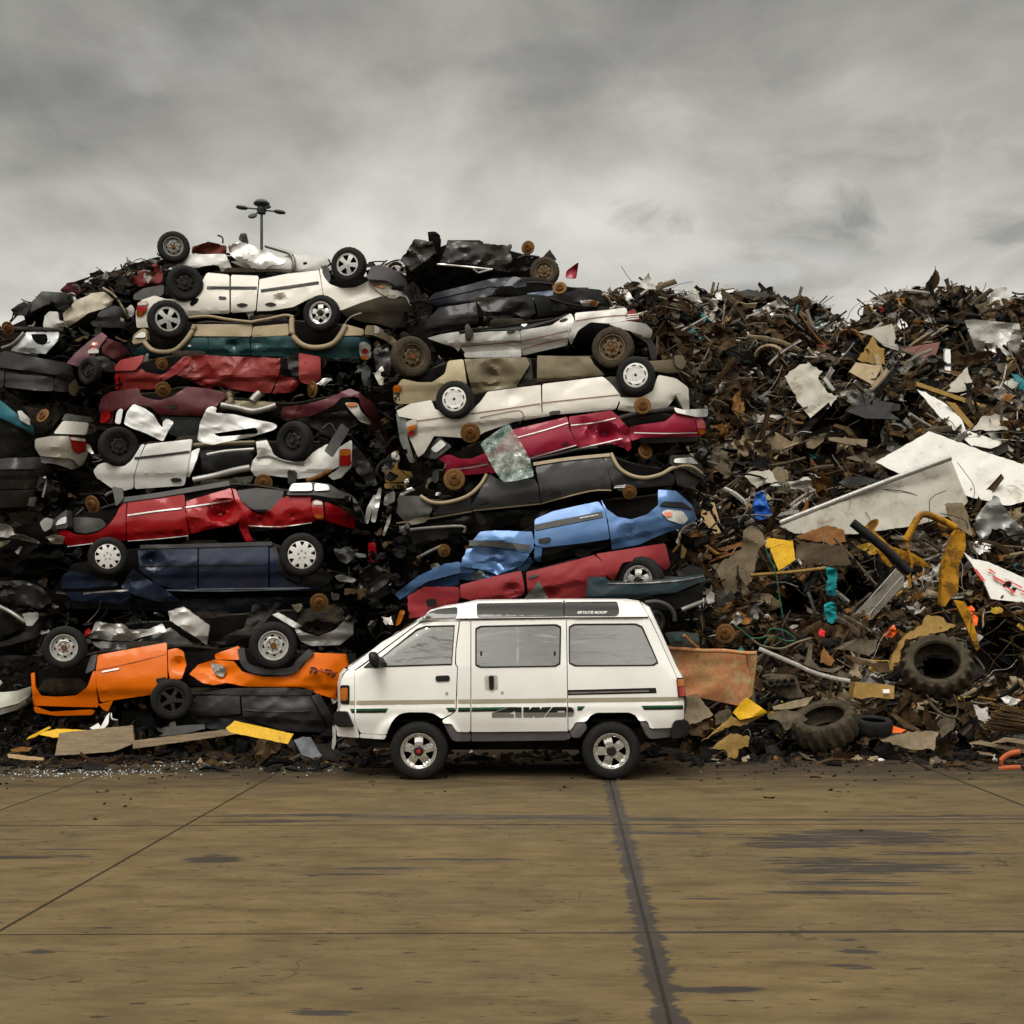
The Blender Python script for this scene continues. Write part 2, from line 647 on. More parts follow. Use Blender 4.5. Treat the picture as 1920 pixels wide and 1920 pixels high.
M_GREEN = plain('green_line', (0.02, 0.17, 0.07), 0.4)
# ------------------------------------------------------------------ ground
def make_ground():
    m, t, b = base_mat('stained_concrete')
    tc = t.new('ShaderNodeTexCoord').outputs['Object']
    sep = t.new('ShaderNodeSeparateXYZ')
    t.l.new(tc, sep.inputs[0])
    X, Y = sep.outputs[0], sep.outputs[1]
    stretch = t.mapping(tc, rot=(0, 0, -0.015), scale=(0.95, 1.9, 1.0))
    st_fine = t.mapping(tc, rot=(0, 0, -0.015), scale=(1.1, 4.2, 1.0))
    nA = t.noise(stretch, 1.6, 7, 0.62, 0.2)
    nB = t.noise(st_fine, 2.0, 6, 0.68, 0.15)
    nC = t.noise(tc, 0.55, 4, 0.55)
    nD = t.noise(tc, 85.0, 2, 0.7)
    base = t.ramp(nA, [(0.28, (0.092, 0.062, 0.026)), (0.46, (0.138, 0.096, 0.042)), (0.70, (0.182, 0.131, 0.062))])
    base = t.mix(t.ramp(nB, [(0.34, 0.42), (0.52, 0.0)]), base, (0.054, 0.040, 0.023))
    base = t.mix(t.ramp(nC, [(0.40, 0.0), (0.70, 0.40)]), base, (0.078, 0.062, 0.040))
    base = t.mix(t.ramp(nD, [(0.50, 0.0), (0.72, 0.45)]), base, (0.046, 0.034, 0.020))
    # thin dark streaks dragged across the slab
    nS = t.noise(t.mapping(tc, rot=(0, 0, -0.01), scale=(0.42, 4.2, 1)), 1.7, 8, 0.68, 0.4)
    base = t.mix(t.ramp(nS, [(0.60, 0.0), (0.69, 0.6)]), base, (0.034, 0.021, 0.013))
    # little dark spots
    nP = t.noise(t.mapping(tc, scale=(2.2, 6.0, 1)), 2.6, 2, 0.5)
    base = t.mix(t.ramp(nP, [(0.665, 0.0), (0.70, 0.85)]), base, (0.03, 0.023, 0.016))
    # mottling, scuffed patches and hairline cracks
    nM = t.noise(tc, 3.4, 6, 0.7, 0.6)
    base = t.mix(t.ramp(nM, [(0.55, 0.0), (0.72, 0.5)]), base, (0.070, 0.052, 0.028))
    base = t.mix(t.ramp(t.noise(t.mapping(tc, scale=(0.6, 2.2, 1)), 5.5, 5, 0.7), [(0.60, 0.0), (0.74, 0.55)]), base, (0.195, 0.150, 0.085))
    vc = t.new('ShaderNodeTexVoronoi')
    vc.feature = 'DISTANCE_TO_EDGE'
    wv_ = t.new('ShaderNodeVectorMath')
    wv_.operation = 'ADD'
    t.l.new(tc, wv_.inputs[0])
    nz = t.new('ShaderNodeTexNoise')
    nz.inputs['Scale'].default_value = 2.5
    nz.inputs['Detail'].default_value = 5
    t.l.new(tc, nz.inputs['Vector'])
    t.l.new(nz.outputs['Color'], wv_.inputs[1])
    t.l.new(wv_.outputs[0], vc.inputs['Vector'])
    vc.inputs['Scale'].default_value = 0.5
    crk = t.math('MULTIPLY', t.ramp(vc.outputs['Distance'], [(0.0, 1.0), (0.007, 0.0)]), t.ramp(nC, [(0.48, 0.0), (0.58, 0.8)]))
    base = t.mix(crk, base, (0.022, 0.016, 0.010))
    # ragged edges for wet marks
    edge = t.math('SUBTRACT', t.noise(t.mapping(tc, scale=(1.1, 8.0, 1)), 2.2, 8, 0.72), 0.5)
    edge2 = t.math('SUBTRACT', t.noise(t.mapping(tc, scale=(0.7, 9.0, 1)), 1.6, 5, 0.6), 0.5)

    def ell(cx, cy, rx, ry, k=3.4):
        dx = t.math('DIVIDE', t.math('SUBTRACT', X, cx), rx)
        dy = t.math('DIVIDE', t.math('SUBTRACT', Y, cy), ry)
        r = t.math('ADD', t.math('MULTIPLY', dx, dx), t.math('MULTIPLY', dy, dy))
        v = t.math('SUBTRACT', 0.50, t.math('MULTIPLY', t.math('MINIMUM', r, 3.2), 0.5))
        v = t.math('ADD', v, t.math('MULTIPLY', edge, 3.0))
        return t.math('ADD', v, t.math('MULTIPLY', edge2, 3.6))

    def gp(px, py):
        d = FOC * EYE / (py - HY)
        return (px - CX) * d / FOC, d

    spots = [(1620, 1570, 1.0, 0.42), (1610, 1625, 0.72, 0.33), (1600, 1655, 0.42, 0.12), (1590, 1674, 0.62, 0.07),
             (1500, 1585, 0.55, .12), (1760, 1600, 0.55, 0.08), (1260, 1562, 0.4, 0.1), (1290, 1550, 0.35, 0.07),
             (560, 1528, 0.95, 0.07), (570, 1539, 0.5, 0.05), (800, 1530, 2.2, 0.06), (500, 1541, 0.5, 0.07),
             (398, 1611, 0.20, 0.16), (850, 1612, 0.5, 0.06), (745, 1629, 0.42, 0.06), (660, 1640, 0.4, 0.035),
             (30, 1607, 0.5, 0.07), (120, 1593, 0.3, 0.04), (65, 1785, 0.085, 0.055), (1800, 1530, 1.2, 0.07),
             (1000, 1534, 1.6, 0.08), (1330, 1855, 0.22, 0.09), (600, 1900, 0.2, 0.05), (1590, 1762, 0.12, 0.04),
             (1610, 1785, 0.11, 0.05), (1600, 1812, 0.14, 0.05), (1560, 1684, 0.15, 0.025), (1330, 1685, 0.16, 0.035)]
    wet = None
    for px, py, rx, ry in spots:
        cx, cy = gp(px, py)
        e = ell(cx, cy, rx, ry)
        wet = e if wet is None else t.math('MAXIMUM', wet, e)
    wetm = t.ramp(wet, [(0.06, 0.0), (0.13, 1.0)])

    # slab joints
    def vline(x0, w, k=0.0167, rag=0.02):
        xx = t.math('SUBTRACT', t.math('SUBTRACT', X, x0), t.math('MULTIPLY', Y, k))
        xx = t.math('ADD', xx, t.math('MULTIPLY', edge, rag))
        return t.math('SUBTRACT', 1.0, t.math('DIVIDE', t.math('ABSOLUTE', xx), w))

    def hline(y0, w, k=0.012, rag=0.015):
        yy = t.math('SUBTRACT', t.math('SUBTRACT', Y, y0), t.math('MULTIPLY', X, k))
        yy = t.math('ADD', yy, t.math('MULTIPLY', edge, rag))
        return t.math('SUBTRACT', 1.0, t.math('DIVIDE', t.math('ABSOLUTE', yy), w))
    j = None
    for e in (vline(-3.447, 0.018, 0.0397), vline(-5.57, 0.017, 0.043), vline(5.03, 0.025, 0.0085), vline(0.488, 0.014, 0.0433, rag=0.03),
              hline(11.72, 0.024), hline(7.78, 0.015), hline(15.55, 0.02), vline(-7.3, .012), vline(8.9, .015), hline(3.84, 0.01)):
        j = e if j is None else t.math('MAXIMUM', j, e)
    jm = t.ramp(j, [(0.0, 0.0), (0.5, 1.0)])
    # damp band that follows the long joint, and the damp cross joint right of it
    bx = t.math('SUBTRACT', t.math('SUBTRACT', X, 0.488), t.math('MULTIPLY', Y, 0.0433))
    wv = t.noise(t.mapping(tc, scale=(0.4, 2.6, 1)), 2.4, 6, 0.62)
    bw = t.math('ADD', t.math('MULTIPLY', t.math('SUBTRACT', wv, 0.5), 0.24), 0.084)
    band = t.math('SUBTRACT', 1.0, t.math('DIVIDE', t.math('ABSOLUTE', t.math('ADD', bx, t.math('MULTIPLY', t.math('SUBTRACT', t.noise(t.mapping(tc, scale=(2.0, 4.5, 1)), 2.6, 7, 0.7), 0.5), 0.24))), t.math('MAXIMUM', bw, 0.03)))
    bandm = t.ramp(band, [(0.0, 0.0), (0.25, 1.0)])
    hb = hline(7.79, 0.035, 0.012, 0.05)
    hbm = t.math('MULTIPLY', t.ramp(hb, [(0.0, 0.0), (0.4, 1.0)]), t.ramp(X, [(0.0, 0.0), (1.0, 1.0)]), clamp=True)
    hb2 = t.ramp(hline(11.95, 0.06, 0.02, 0.14), [(0.0, 0.0), (0.5, 1.0)])
    hb2 = t.math('MULTIPLY', hb2, t.ramp(t.math('MULTIPLY', X, 0.3), [(0.0, 0.0), (0.3, 1.0)]), clamp=True)
    wetall = t.math('MAXIMUM', t.math('MAXIMUM', wetm, bandm), t.math('MAXIMUM', hbm, hb2))
    wetc = t.mix(t.ramp(nA, [(0.35, 0.0), (0.65, 1.0)]), (0.027, 0.023, 0.021), (0.044, 0.038, 0.034))
    col = t.mix(t.math('MULTIPLY', wetall, 0.92), base, wetc)
    # oily dirt tracked along the foot of the heap
    mudn = t.noise(t.mapping(tc, scale=(0.5, 1.6, 1)), 1.5, 7, 0.66, 0.4)
    yy = t.math('ADD', t.math('DIVIDE', t.math('SUBTRACT', Y, 13.0), 3.4), t.math('MULTIPLY', t.math('SUBTRACT', mudn, 0.5), 1.5))
    mud = t.ramp(yy, [(0.15, 0.0), (0.85, 0.93)])
    mudc = t.mix(t.ramp(nB, [(0.3, 0.0), (0.7, 1.0)]), (0.016, 0.012, 0.008), (0.050, 0.038, 0.024))
    col = t.mix(mud, col, mudc)
    col = t.mix(t.math('MULTIPLY', jm, 0.9), col, (0.012, 0.009, 0.006))
    t.l.new(col, b.inputs['Base Color'])
    ro = t.math('SUBTRACT', 0.78, t.math('MULTIPLY', wetall, 0.28))
    t.l.new(t.math('ADD', ro, t.math('MULTIPLY', edge, 0.2)), b.inputs['Roughness'])
    b.inputs['Specular IOR Level'].default_value = 0.2
    bn = t.new('ShaderNodeBump')
    bn.inputs['Strength'].default_value = 0.35
    bn.inputs['Distance'].default_value = 0.012
    h = t.math('ADD', t.math('MULTIPLY', nB, 0.6), t.math('MULTIPLY', nD, 0.3))
    h = t.math('SUBTRACT', h, t.math('MULTIPLY', jm, 1.2))
    t.l.new(h, bn.inputs['Height'])
    t.l.new(bn.outputs[0], b.inputs['Normal'])
    bm = bmesh.new()
    vs = [bm.verts.new(p) for p in ((-400, -60, 0), (400, -60, 0), (400, 900, 0), (-400, 900, 0))]
    bm.faces.new(vs)
    o = from_bm('ground', bm, m, smooth=False)
    o['kind'] = 'structure'


make_ground()

# ------------------------------------------------------------------ wheels
WHEELS = {}


def disc_bm(bm, r, holes, y, dome=0.0, mi=0, step=0.09, depth=0.05, n=48, inner=None):
    """a round wheel face with openings (unit wheel), bowed by dome, openings folded inwards"""
    outer = [(r * math.cos(2 * math.pi * k / n), r * math.sin(2 * math.pi * k / n)) for k in range(n)]
    vs, fs = grid_mesh(outer, holes, step, 0.05)
    fn = dome if callable(dome) else (lambda q: y + dome * (q / r) ** 2)
    bv = [bm.verts.new((x, fn(math.hypot(x, z)), z)) for x, z in vs]
    nf = []
    for f in fs:
        try:
            g = bm.faces.new([bv[i] for i in f])
            g.material_index = mi
            nf.append(g)
        except ValueError:
            pass
    be = [e for e in {e for f in nf for e in f.edges} if len(e.link_faces) == 1]
    r_ = bmesh.ops.extrude_edge_only(bm, edges=be)
    nv = [g for g in r_['geom'] if isinstance(g, bmesh.types.BMVert)]
    bmesh.ops.translate(bm, verts=nv, vec=(0, depth, 0))
    for g in r_['geom']:
        if isinstance(g, bmesh.types.BMFace):
            g.material_index = mi
    bmesh.ops.delete(bm, geom=[v for v in bv if v.is_valid and not v.link_faces], context='VERTS')


def ring_holes(k, r0, r1, half, rot=0.0, taper=1.0, n=3):
    """k openings between radii r0 < r1; half = half angle at r1 in degrees"""
    hs = []
    for i in range(k):
        a0 = 2 * math.pi * i / k + rot
        h1, h0 = math.radians(half), math.radians(half) * taper
        pts = [(r1, a0 + h1 * (2 * j / n - 1)) for j in range(n + 1)]
        pts += [(r0, a0 + h0 * (1 - 2 * j / n)) for j in range(n + 1)] if taper > 0.05 else [(r0, a0)]
        hs.append([(r * math.cos(a), r * math.sin(a)) for r, a in pts])
    return hs


def wheel_meshes(style):
    if style in WHEELS:
        return WHEELS[style]
    muddy = style in ('steel_mud', 'steel_rust')
    bm = bmesh.new()
    prof = [(0.60, 0.10), (0.625, 0.01), (0.68, -0.035), (0.76, -0.05), (0.86, -0.035), (0.93, 0.0), (0.975, 0.06), (1.0, 0.13), (1.0, 0.26), (1.0, 0.40), (0.975, 0.50), (0.92, 0.56), (0.78, 0.60), (0.60, 0.56)]

    def mod(j, k, r, y):
        if j in (6, 7, 8, 9, 10) and (k + (j % 2) * 2) % 4 < 2:
            return r - 0.016, y
        return r, y
    lathe_into(bm, prof, 88, mod=mod)
    bmesh.ops.recalc_face_normals(bm, faces=bm.faces[:])
    me_t = bpy.data.meshes.new('tyre')
    bm.to_mesh(me_t)
    bm.free()
    finish(me_t, M_MUDRUB if muddy else M_RUBBER, ang=0.5)
    bm = bmesh.new()                                       # drum behind the rim
    lathe_into(bm, [(0.60, 0.05), (0.58, 0.30), (0.0, 0.32)], 32)
    me_h = bpy.data.meshes.new('wheel')
    bm.to_mesh(me_h)
    bm.free()
    finish(me_h, M_DARK)
    bm = bmesh.new()
    mats = [M_STEEL, M_DARK, M_CHROME]

    def studs(n, r, y, s, mi=2, rot=0.3):
        for i in range(n):
            a = 2 * math.pi * i / n + rot
            lathe_into(bm, [(s * 1.1, 0.0), (s, -0.05), (s * 0.6, -0.075), (0.001, -0.08)], 8, mi, c=Vector((r * math.cos(a), y, r * math.sin(a))))
    lip = [(0.625, 0.03), (0.615, -0.012), (0.585, -0.012), (0.565, 0.03), (0.555, 0.12)]
    if style.startswith('steel') or style == 'dark':
        mats = [{'steel': M_STEEL, 'steel_white': plain('painted_steel', (0.50, 0.49, 0.47), 0.4, 0.3, var=.15), 'steel_mud': mottled('muddy_steel', [(0.3, (0.06, 0.045, 0.025)), (0.6, (0.14, 0.11, 0.065)), (0.8, (0.07, 0.055, 0.035))], 0.7, 0.2, 7),
                 'steel_rust': mottled('rusty_steel', [(0.3, (0.10, 0.075, 0.05)), (0.55, (0.20, 0.15, 0.09)), (0.8, (0.11, 0.06, 0.03))], 0.65, 0.3, 7), 'dark': M_DKSTEEL}[style], M_DARK, M_RUST if style != 'dark' else M_DKSTEEL]
        lathe_into(bm, lip, 40)
        holes = ring_holes(8, 0.37, 0.45, 9, 0.1)

        def dm(q):
            return 0.15 if q > 0.48 else (0.15 - 0.10 * (0.48 - q) / 0.14 if q > 0.34 else (0.05 if q > 0.29 else 0.09))
        disc_bm(bm, 0.56, holes, 0.12, dm, step=0.055, depth=0.03)
        lathe_into(bm, [(0.135, 0.10), (0.13, -0.01), (0.11, -0.03), (0.0, -0.03)], 20, 2)
        studs(6, 0.215, 0.09, 0.032)
    elif style in ('van', 'van_red', 'alloy_chrome'):
        mats = [plain('bright_wheel', (0.70, 0.69, 0.66), 0.22, 0.85, var=0.08), M_DARK, M_CHROME, plain('hub_black', (0.015, 0.014, 0.013), 0.4), plain('hub_red', (0.35, 0.02, 0.015), 0.4)]
        lathe_into(bm, lip, 48)
        holes = ring_holes(5, 0.25, 0.50, 19, 0.35 if style == 'van' else -math.pi / 2, 0.2)

        def dm(q):
            return 0.02 if q > 0.53 else (0.02 + 0.07 * (0.53 - q) / 0.06 if q > 0.47 else (0.09 - 0.05 * (0.47 - q) / 0.2 if q > 0.27 else 0.05))
        disc_bm(bm, 0.565, holes, 0.05, dm, step=0.05, depth=0.07)
        lathe_into(bm, [(0.165, 0.06), (0.165, -0.02), (0.13, -0.045), (0.0, -0.05)], 24, 3)
        if style == 'van_red':
            lathe_into(bm, [(0.075, -0.045), (0.07, -0.06), (0.0, -0.062)], 16, 4)
        studs(5, 0.215, 0.055, 0.034, rot=math.pi / 2)
    elif style in ('spoke5', 'spoke5_dark'):
        c = M_ALLOY if style == 'spoke5' else M_DKSTEEL
        mats = [c, M_DARK, M_CHROME]
        lathe_into(bm, lip, 48)
        holes = ring_holes(5, 0.22, 0.53, 21 if style == 'spoke5' else 27, math.pi / 2 + 0.2, 0.45)
        disc_bm(bm, 0.57, holes, 0.0, 0.03, step=0.06, depth=0.08)
        lathe_into(bm, [(0.13, 0.01), (0.12, -0.02), (0.0, -0.025)], 20)
    elif style == 'star8':
        mats = [M_CAPWHITE, M_DARK, M_DKSTEEL]
        holes = ring_holes(9, 0.42, 0.60, 10.5, 0.15, 0.35)
        disc_bm(bm, 0.63, holes, -0.05, lambda q: -0.055 + 0.05 * (q / 0.63) ** 3, step=0.06, depth=0.05)
        for i in range(5):
            a = 2 * math.pi * i / 5 + 0.4
            c = Vector((0.17 * math.cos(a), -0.054, 0.17 * math.sin(a)))
            lathe_into(bm, [(0.042, 0.0), (0.042, -0.01), (0.024, -0.01), (0.022, 0.01)], 12, 2, c=c)
    elif style == 'cap':
        mats = [M_CAPWHITE, M_DARK, M_DKSTEEL]
        holes = ring_holes(8, 0.47, 0.535, 13, 0.2, 0.95)
        disc_bm(bm, 0.63, holes, -0.03, lambda q: -0.045 + (0.02 if q < 0.40 else 0.0) + 0.03 * (q / 0.63) ** 4, step=0.055, depth=0.03)
        lathe_into(bm, [(0.075, -0.02), (0.07, -0.035), (0.0, -0.037)], 20, 2)
    bmesh.ops.recalc_face_normals(bm, faces=bm.faces[:])
    me_r = bpy.data.meshes.new('rim')
    bm.to_mesh(me_r)
    bm.free()
    finish(me_r, mats, ang=0.5)
    WHEELS[style] = (me_h, me_t, me_r)
    return WHEELS[style]


def add_wheel(parent, px, py, rpx, d, style, yaw=0.0, tilt=0.0, roll=0.0):
    me_h, me_t, me_r = wheel_meshes(style)
    w = link('wheel', me_h, parent)
    w.location = W(px, py, d) - ORG[parent]
    s = rpx * d / FOC
    w.scale = (s, s, s)
    w.rotation_euler = (math.radians(tilt), math.radians(roll), math.radians(yaw))
    for n, me in (('tyre', me_t), ('rim', me_r)):
        o = bpy.data.objects.new(n, me)
        COL.objects.link(o)
        o.parent = w
    return w


ROTOR = []


def add_rotor(parent, px, py, rpx, d, yaw=0.0, tilt=0.0, mat=None):
    if not ROTOR:
        bm = bmesh.new()
        lathe_into(bm, [(0.0, -0.10), (0.17, -0.12), (0.18, -0.26), (0.26, -0.26), (0.28, -0.22), (0.48, -0.22), (0.54, -0.17), (0.55, -0.02)], 36, 2)
        lathe_into(bm, [(0.55, -0.02), (0.60, 0.02), (0.66, 0.0), (0.94, 0.0), (1.0, 0.03)], 36, 0)
        lathe_into(bm, [(1.0, 0.03), (1.0, 0.16), (0.5, 0.18), (0.3, 0.7), (0.0, 0.7)], 36, 2)
        for i in range(5):
            a = 2 * math.pi * i / 5
            lathe_into(bm, [(0.05, -0.22), (0.05, -0.42), (0.0, -0.42)], 8, 1, c=Vector((0.33 * math.cos(a), 0, 0.33 * math.sin(a))))
        bmesh.ops.recalc_face_normals(bm, faces=bm.faces[:])
        me = bpy.data.meshes.new('brake_rotor')
        bm.to_mesh(me)
        bm.free()
        finish(me, [mottled('rotor_rust', [(0.3, (0.08, 0.037, 0.012)), (0.5, (0.17, 0.085, 0.027)), (0.68, (0.25, 0.15, 0.06)), (0.85, (0.11, 0.055, 0.02))], 0.6, 0.35, 9), M_DKSTEEL, M_RUST], ang=0.5)
        ROTOR.append(me)
    o = link('brake_rotor', ROTOR[0], parent)
    o.location = W(px, py, d) - ORG[parent]
    s = rpx * d / FOC
    o.scale = (s, s, s)
    o.rotation_euler = (math.radians(tilt), 0, math.radians(yaw))
    return o


# ------------------------------------------------------------------ the parked van
VD = 14.8
VW = 1.66


def lerp_line(pts, y):
    for (x0, y0), (x1, y1) in zip(pts, pts[1:]):
        if y0 <= y <= y1:
            return x0 + (x1 - x0) * (y - y0) / (y1 - y0)
    return pts[0][0] if y < pts[0][1] else pts[-1][0]


NOSE = P('H 760 70 690 85 600 98 530 118 500 158 133 402 108 430 97 480 100 600 85 640 85 700')
TAIL = P('H 1500 66 1558 74 1602 100 1640 180 1735 390 1768 445 1782 540 1772 650 1772 740')
NOSE_L = sorted([(x, y) for x, y in NOSE], key=lambda p: p[1])
TAIL_L = sorted([(x, y) for x, y in TAIL], key=lambda p: p[1])


def smst(x):
    x = max(0.0, min(1.0, x))
    return x * x * (3 - 2 * x)


def van_off(px, py):
    h = EYE + (HY - py) * VD / FOC
    if h <= 1.29:
        o = 0.012 + 0.26 * max(0.0, 0.98 - h) ** 2 + 0.20 * max(0.0, h - 1.02) ** 2
    elif h <= 1.87:
        o = 0.0266 + 0.03 * (h - 1.29) + 0.16 * max(0, h - 1.31)
    else:
        u = (h - 1.87) / 0.20
        o = 0.124 + 0.10 * u + 0.16 * u ** 3
    cre = 1324.2 - (px - 666) * 0.0121          # waist crease: the lower side stands a little proud
    o -= 0.013 * smst((py - cre) / 4.0) if py < 1345 else 0.013 * smst((1375 - py) / 30)
    e = max(0.0, min(1.3, (lerp_line(NOSE_L, py) + 42 - px) / 42)) if py > 1163 else 0.0
    o += 0.16 * e ** 2.2
    e = max(0.0, min(1.3, (px - lerp_line(TAIL_L, py) + 26) / 26))
    o += 0.11 * e ** 2.2
    for cx in (784.5, 1147.5):
        dx, dy = abs(px - cx) / 1.12, (py - 1412) / 0.98
        if dy < 6:
            r = (dx ** 3 + abs(dy) ** 3) ** (1 / 3)
            o -= 0.055 * smst((77 - r) / 13)
    return o


def vmap(extra=0.0, far=False):
    def fn(px, py):
        p = W(px, py, VD + van_off(px, py) + extra)
        if far:
            p.y = 2 * VD + VW - p.y
        return p
    return fn


def clip_y(poly, yc, keep_above):
    out = []
    n = len(poly)
    for i in range(n):
        a, b = poly[i], poly[(i + 1) % n]
        ia = (a[1] <= yc) == keep_above
        ib = (b[1] <= yc) == keep_above
        if ia:
            out.append(a)
        if ia != ib:
            f = (yc - a[1]) / (b[1] - a[1])
            out.append((a[0] + (b[0] - a[0]) * f, yc))
    return out


def text_bm(txt, box, fn, italic=0.0, bold=0.02, flip=False):
    """lettering laid on a surface: txt fills box (x0, y0, x1, y1)"""
    cu = bpy.data.curves.new('lettering', 'FONT')
    cu.body = txt
    cu.offset = bold
    to = bpy.data.objects.new('lettering', cu)
    COL.objects.link(to)
    dg = bpy.context.evaluated_depsgraph_get()
    me = to.evaluated_get(dg).to_mesh()
    bm = bmesh.new()
    bm.from_mesh(me)
    to.to_mesh_clear()
    bpy.data.objects.remove(to)
    bpy.data.curves.remove(cu)
    xs = [v.co.x for v in bm.verts]
    ys = [v.co.y for v in bm.verts]
    x0, x1, y0, y1 = min(xs), max(xs), min(ys), max(ys)
    for v in bm.verts:
        u = (v.co.x - x0) / (x1 - x0)
        w = (v.co.y - y0) / (y1 - y0)
        if flip:
            u, w = 1 - u, 1 - w
        px = box[0] + u * (box[2] - box[0]) + italic * (w - 0.5) * (box[3] - box[1])
        py = box[3] + (box[1] - box[3]) * w
        v.co = fn(px, py)
    return bm


def make_van():
    base = W(965, 1462.8, VD)
    base.y += VW / 2
    base.z = 0
    van = root('parked_van', 'white four-wheel-drive passenger van parked on the concrete in front of the scrap piles', 'van', base)
    WP = paint((0.86, 0.855, 0.825), 0.28, 0.0, 0.9, 0.05, (0.32, 0.28, 0.20))
    trim = plain('van_cladding', (0.105, 0.096, 0.100), 0.5, 0, 0.4, 0.15, 4)
    seal = plain('window_seal', (0.012, 0.011, 0.011), 0.6)
    arch_f = ' H 323 722 332 695 348 660 368 634 395 617 430 611 520 611 552 617 575 631 589 646 '
    win_f = P('H 236 392 470 206 512 191 655 188 641 380')
    win_s = chaikin(P('H 757 192 1172 183 1168 388 757 394'), 2, 0.06, 99)
    win_r = chaikin(P('H 1211 182 1562 180 1652 384 1212 387'), 2, 0.07, 99)
    nose = P('T 330 540 432 547 414 620 411 1350 466 1478 486 1600 480 1615 140 1590 140 1450 200 1110 190 800 215 680 262 600')
    pillar_a = P('H 133 402 300 270 500 157 700 150 700 164 500 167 474 180 186 392 170 404')
    sill_f = P('T 500 1548 915 1575 900 1605 880 1640 492 1612')
    pillar_b = P('H 682 167 732 167 732 707 668 707 656 692 641 667 601 666 594 650 640 624 664 604 671 388 661 376 664 300')
    quarter = P('H 1201 160 1590 155 1600 152 1640 232 1728 425 1735 442 1746 548 1771 545 1771 645 1722 652 1712 687 1607 690 1592 652 1553 655 1537 627 1505 612 1345 613 1316 627 1294 657 1243 659 1226 690 1209 703')
    door = P('H 178 404 200 391 474 186 506 171 676 169 659 300 655 378 667 390 659 600 638 620 591 642' )
    door = P('H 178 404 200 391 474 186 506 171 676 169 659 300 655 378 667 390 659 600 638 620 591 642 575 630 552 617 520 611 430 611 395 617 368 634 348 660 332 695 323 720 T 540 1545 510 1535 474 1478 418 1350 419 620 437 550')
    slider = P('H 736 166 1197 160 1205 703 736 707')
    rail = P('H 500 156 1602 148 1602 156 1590 159 690 167 500 166')
    bmb = bmesh.new()
    for poly, hol in ((nose, ()), (pillar_a, ()), (sill_f, ()), (pillar_b, ()), (quarter, (win_r,)), (rail, ())):
        b_ = sheet_bm(poly, vmap(0.0), holes=hol, step=6, rim=0.022, ch=1 if poly is not rail else 0)
        me = bpy.data.meshes.new('tmp')
        b_.to_mesh(me)
        b_.free()
        bmb.from_mesh(me)
        bpy.data.meshes.remove(me)
    # far side in one sheet, and the skin that closes front, roof and tail
    sil = NOSE[4:] + P('H 320 740 332 695 348 660 395 617 430 611 520 611 575 631 601 666 668 707 1209 703 1243 659 1316 627 1345 613 1505 612 1553 655 1607 690 1712 687') + TAIL[::-1][1:] + []
    for p in (sil,):
        b_ = sheet_bm(p, vmap(0.0, True), holes=(win_f, win_s, win_r), step=10, rim=0, ch=0)
        me = bpy.data.meshes.new('tmp')
        b_.to_mesh(me)
        b_.free()
        bmb.from_mesh(me)
        bpy.data.meshes.remove(me)
    from_bm('body', bmb, WP, van, ang=0.5)
    # roof, nose and tail skins
    def skin(name, pts, mat, crown=0.0, dirv=Vector((0, 0, 1)), n=14, inset=0.0, extra=0.0):
        bm = bmesh.new()
        rows = []
        for px, py in resample(pts, 12, False):
            a = vmap(extra)(px, py)
            b_ = vmap(extra, True)(px, py)
            row = []
            for k in range(n + 1):
                f = inset + (1 - 2 * inset) * k / n
                v = a.lerp(b_, f) + dirv * crown * (1 - (2 * f - 1) ** 2)
                row.append(bm.verts.new(v))
            rows.append(row)
        for r0, r1 in zip(rows, rows[1:]):
            for k in range(n):
                bm.faces.new((r0[k], r0[k + 1], r1[k + 1], r1[k]))
        bmesh.ops.recalc_face_normals(bm, faces=bm.faces[:])
        return from_bm(name, bm, mat, van)
    roof_top = NOSE[:5][::-1] + P('H 900 68 1170 65 1400 65') + TAIL[:2]
    skin('roof_skin', roof_top, WP, 0.02)
    skin('front_panel', NOSE[5:], WP, 0.10, Vector((-1, 0, 0)))
    skin('windscreen_surround', NOSE[4:6], WP, 0.05, Vector((-0.7, 0, 0.7)))
    skin('windscreen', P('H 478 174 158 387'), glassy('windscreen', (0.55, 0.6, 0.55), 0.1, 0.6), 0.05, Vector((-0.7, 0, 0.7)), inset=0.06, extra=-0.004).location += Vector((-0.012, 0, 0.012))
    skin('tailgate', TAIL[1:], WP, 0.05, Vector((1, 0, 0)))
    sheet('tailgate_edge', P('H 1562 76 1601 100 1640 182 1737 394 1764 442 1738 443 1731 426 1644 234 1604 150'), vmap(0.004), WP, van, step=7, rim=0.02, ch=0)
    # roof side with skylights
    sheet('roof', P('H 497 155 530 118 600 99 690 85 760 71 900 68 1170 65 1500 65 1557 74 1601 147'), vmap(0.0), WP, van, step=6, rim=0, ch=1)
    dk = glassy('skylight_glass', (0.10, 0.105, 0.105), -0.005, 0.3, 0.10, 0.05)
    for i, s in enumerate(('H 507 141 532 122 580 107 668 98 668 132 658 150 512 156', 'H 762 81 1184 74 1184 142 772 147 764 140', 'H 1190 74 1446 72 1456 112 1453 132 1438 140 1190 141')):
        sk = sheet('skylight', P(s), vmap(-0.014), dk, van, step=7, rim=0.016, ch=1)
        if i == 2:
            from_bm('lettering', text_bm('SKYLITE ROOF', (1083, 1145.8, 1137.5, 1150.6), vmap(-0.019), 0.5, 0.03), plain('white_letters', (0.75, 0.74, 0.7), 0.5, var=0.05), sk, smooth=False)
    sheet('skylight_divider', P('H 1183 68 1191 68 1191 143 1183 143'), vmap(-0.018), seal, van, rim=0.02, ch=0)
    sheet('gutter', P('H 660 160 690 156 1190 149 1595 146 1597 152 1190 155 690 163'), vmap(-0.012), seal, van, step=12, rim=0.03, ch=0)
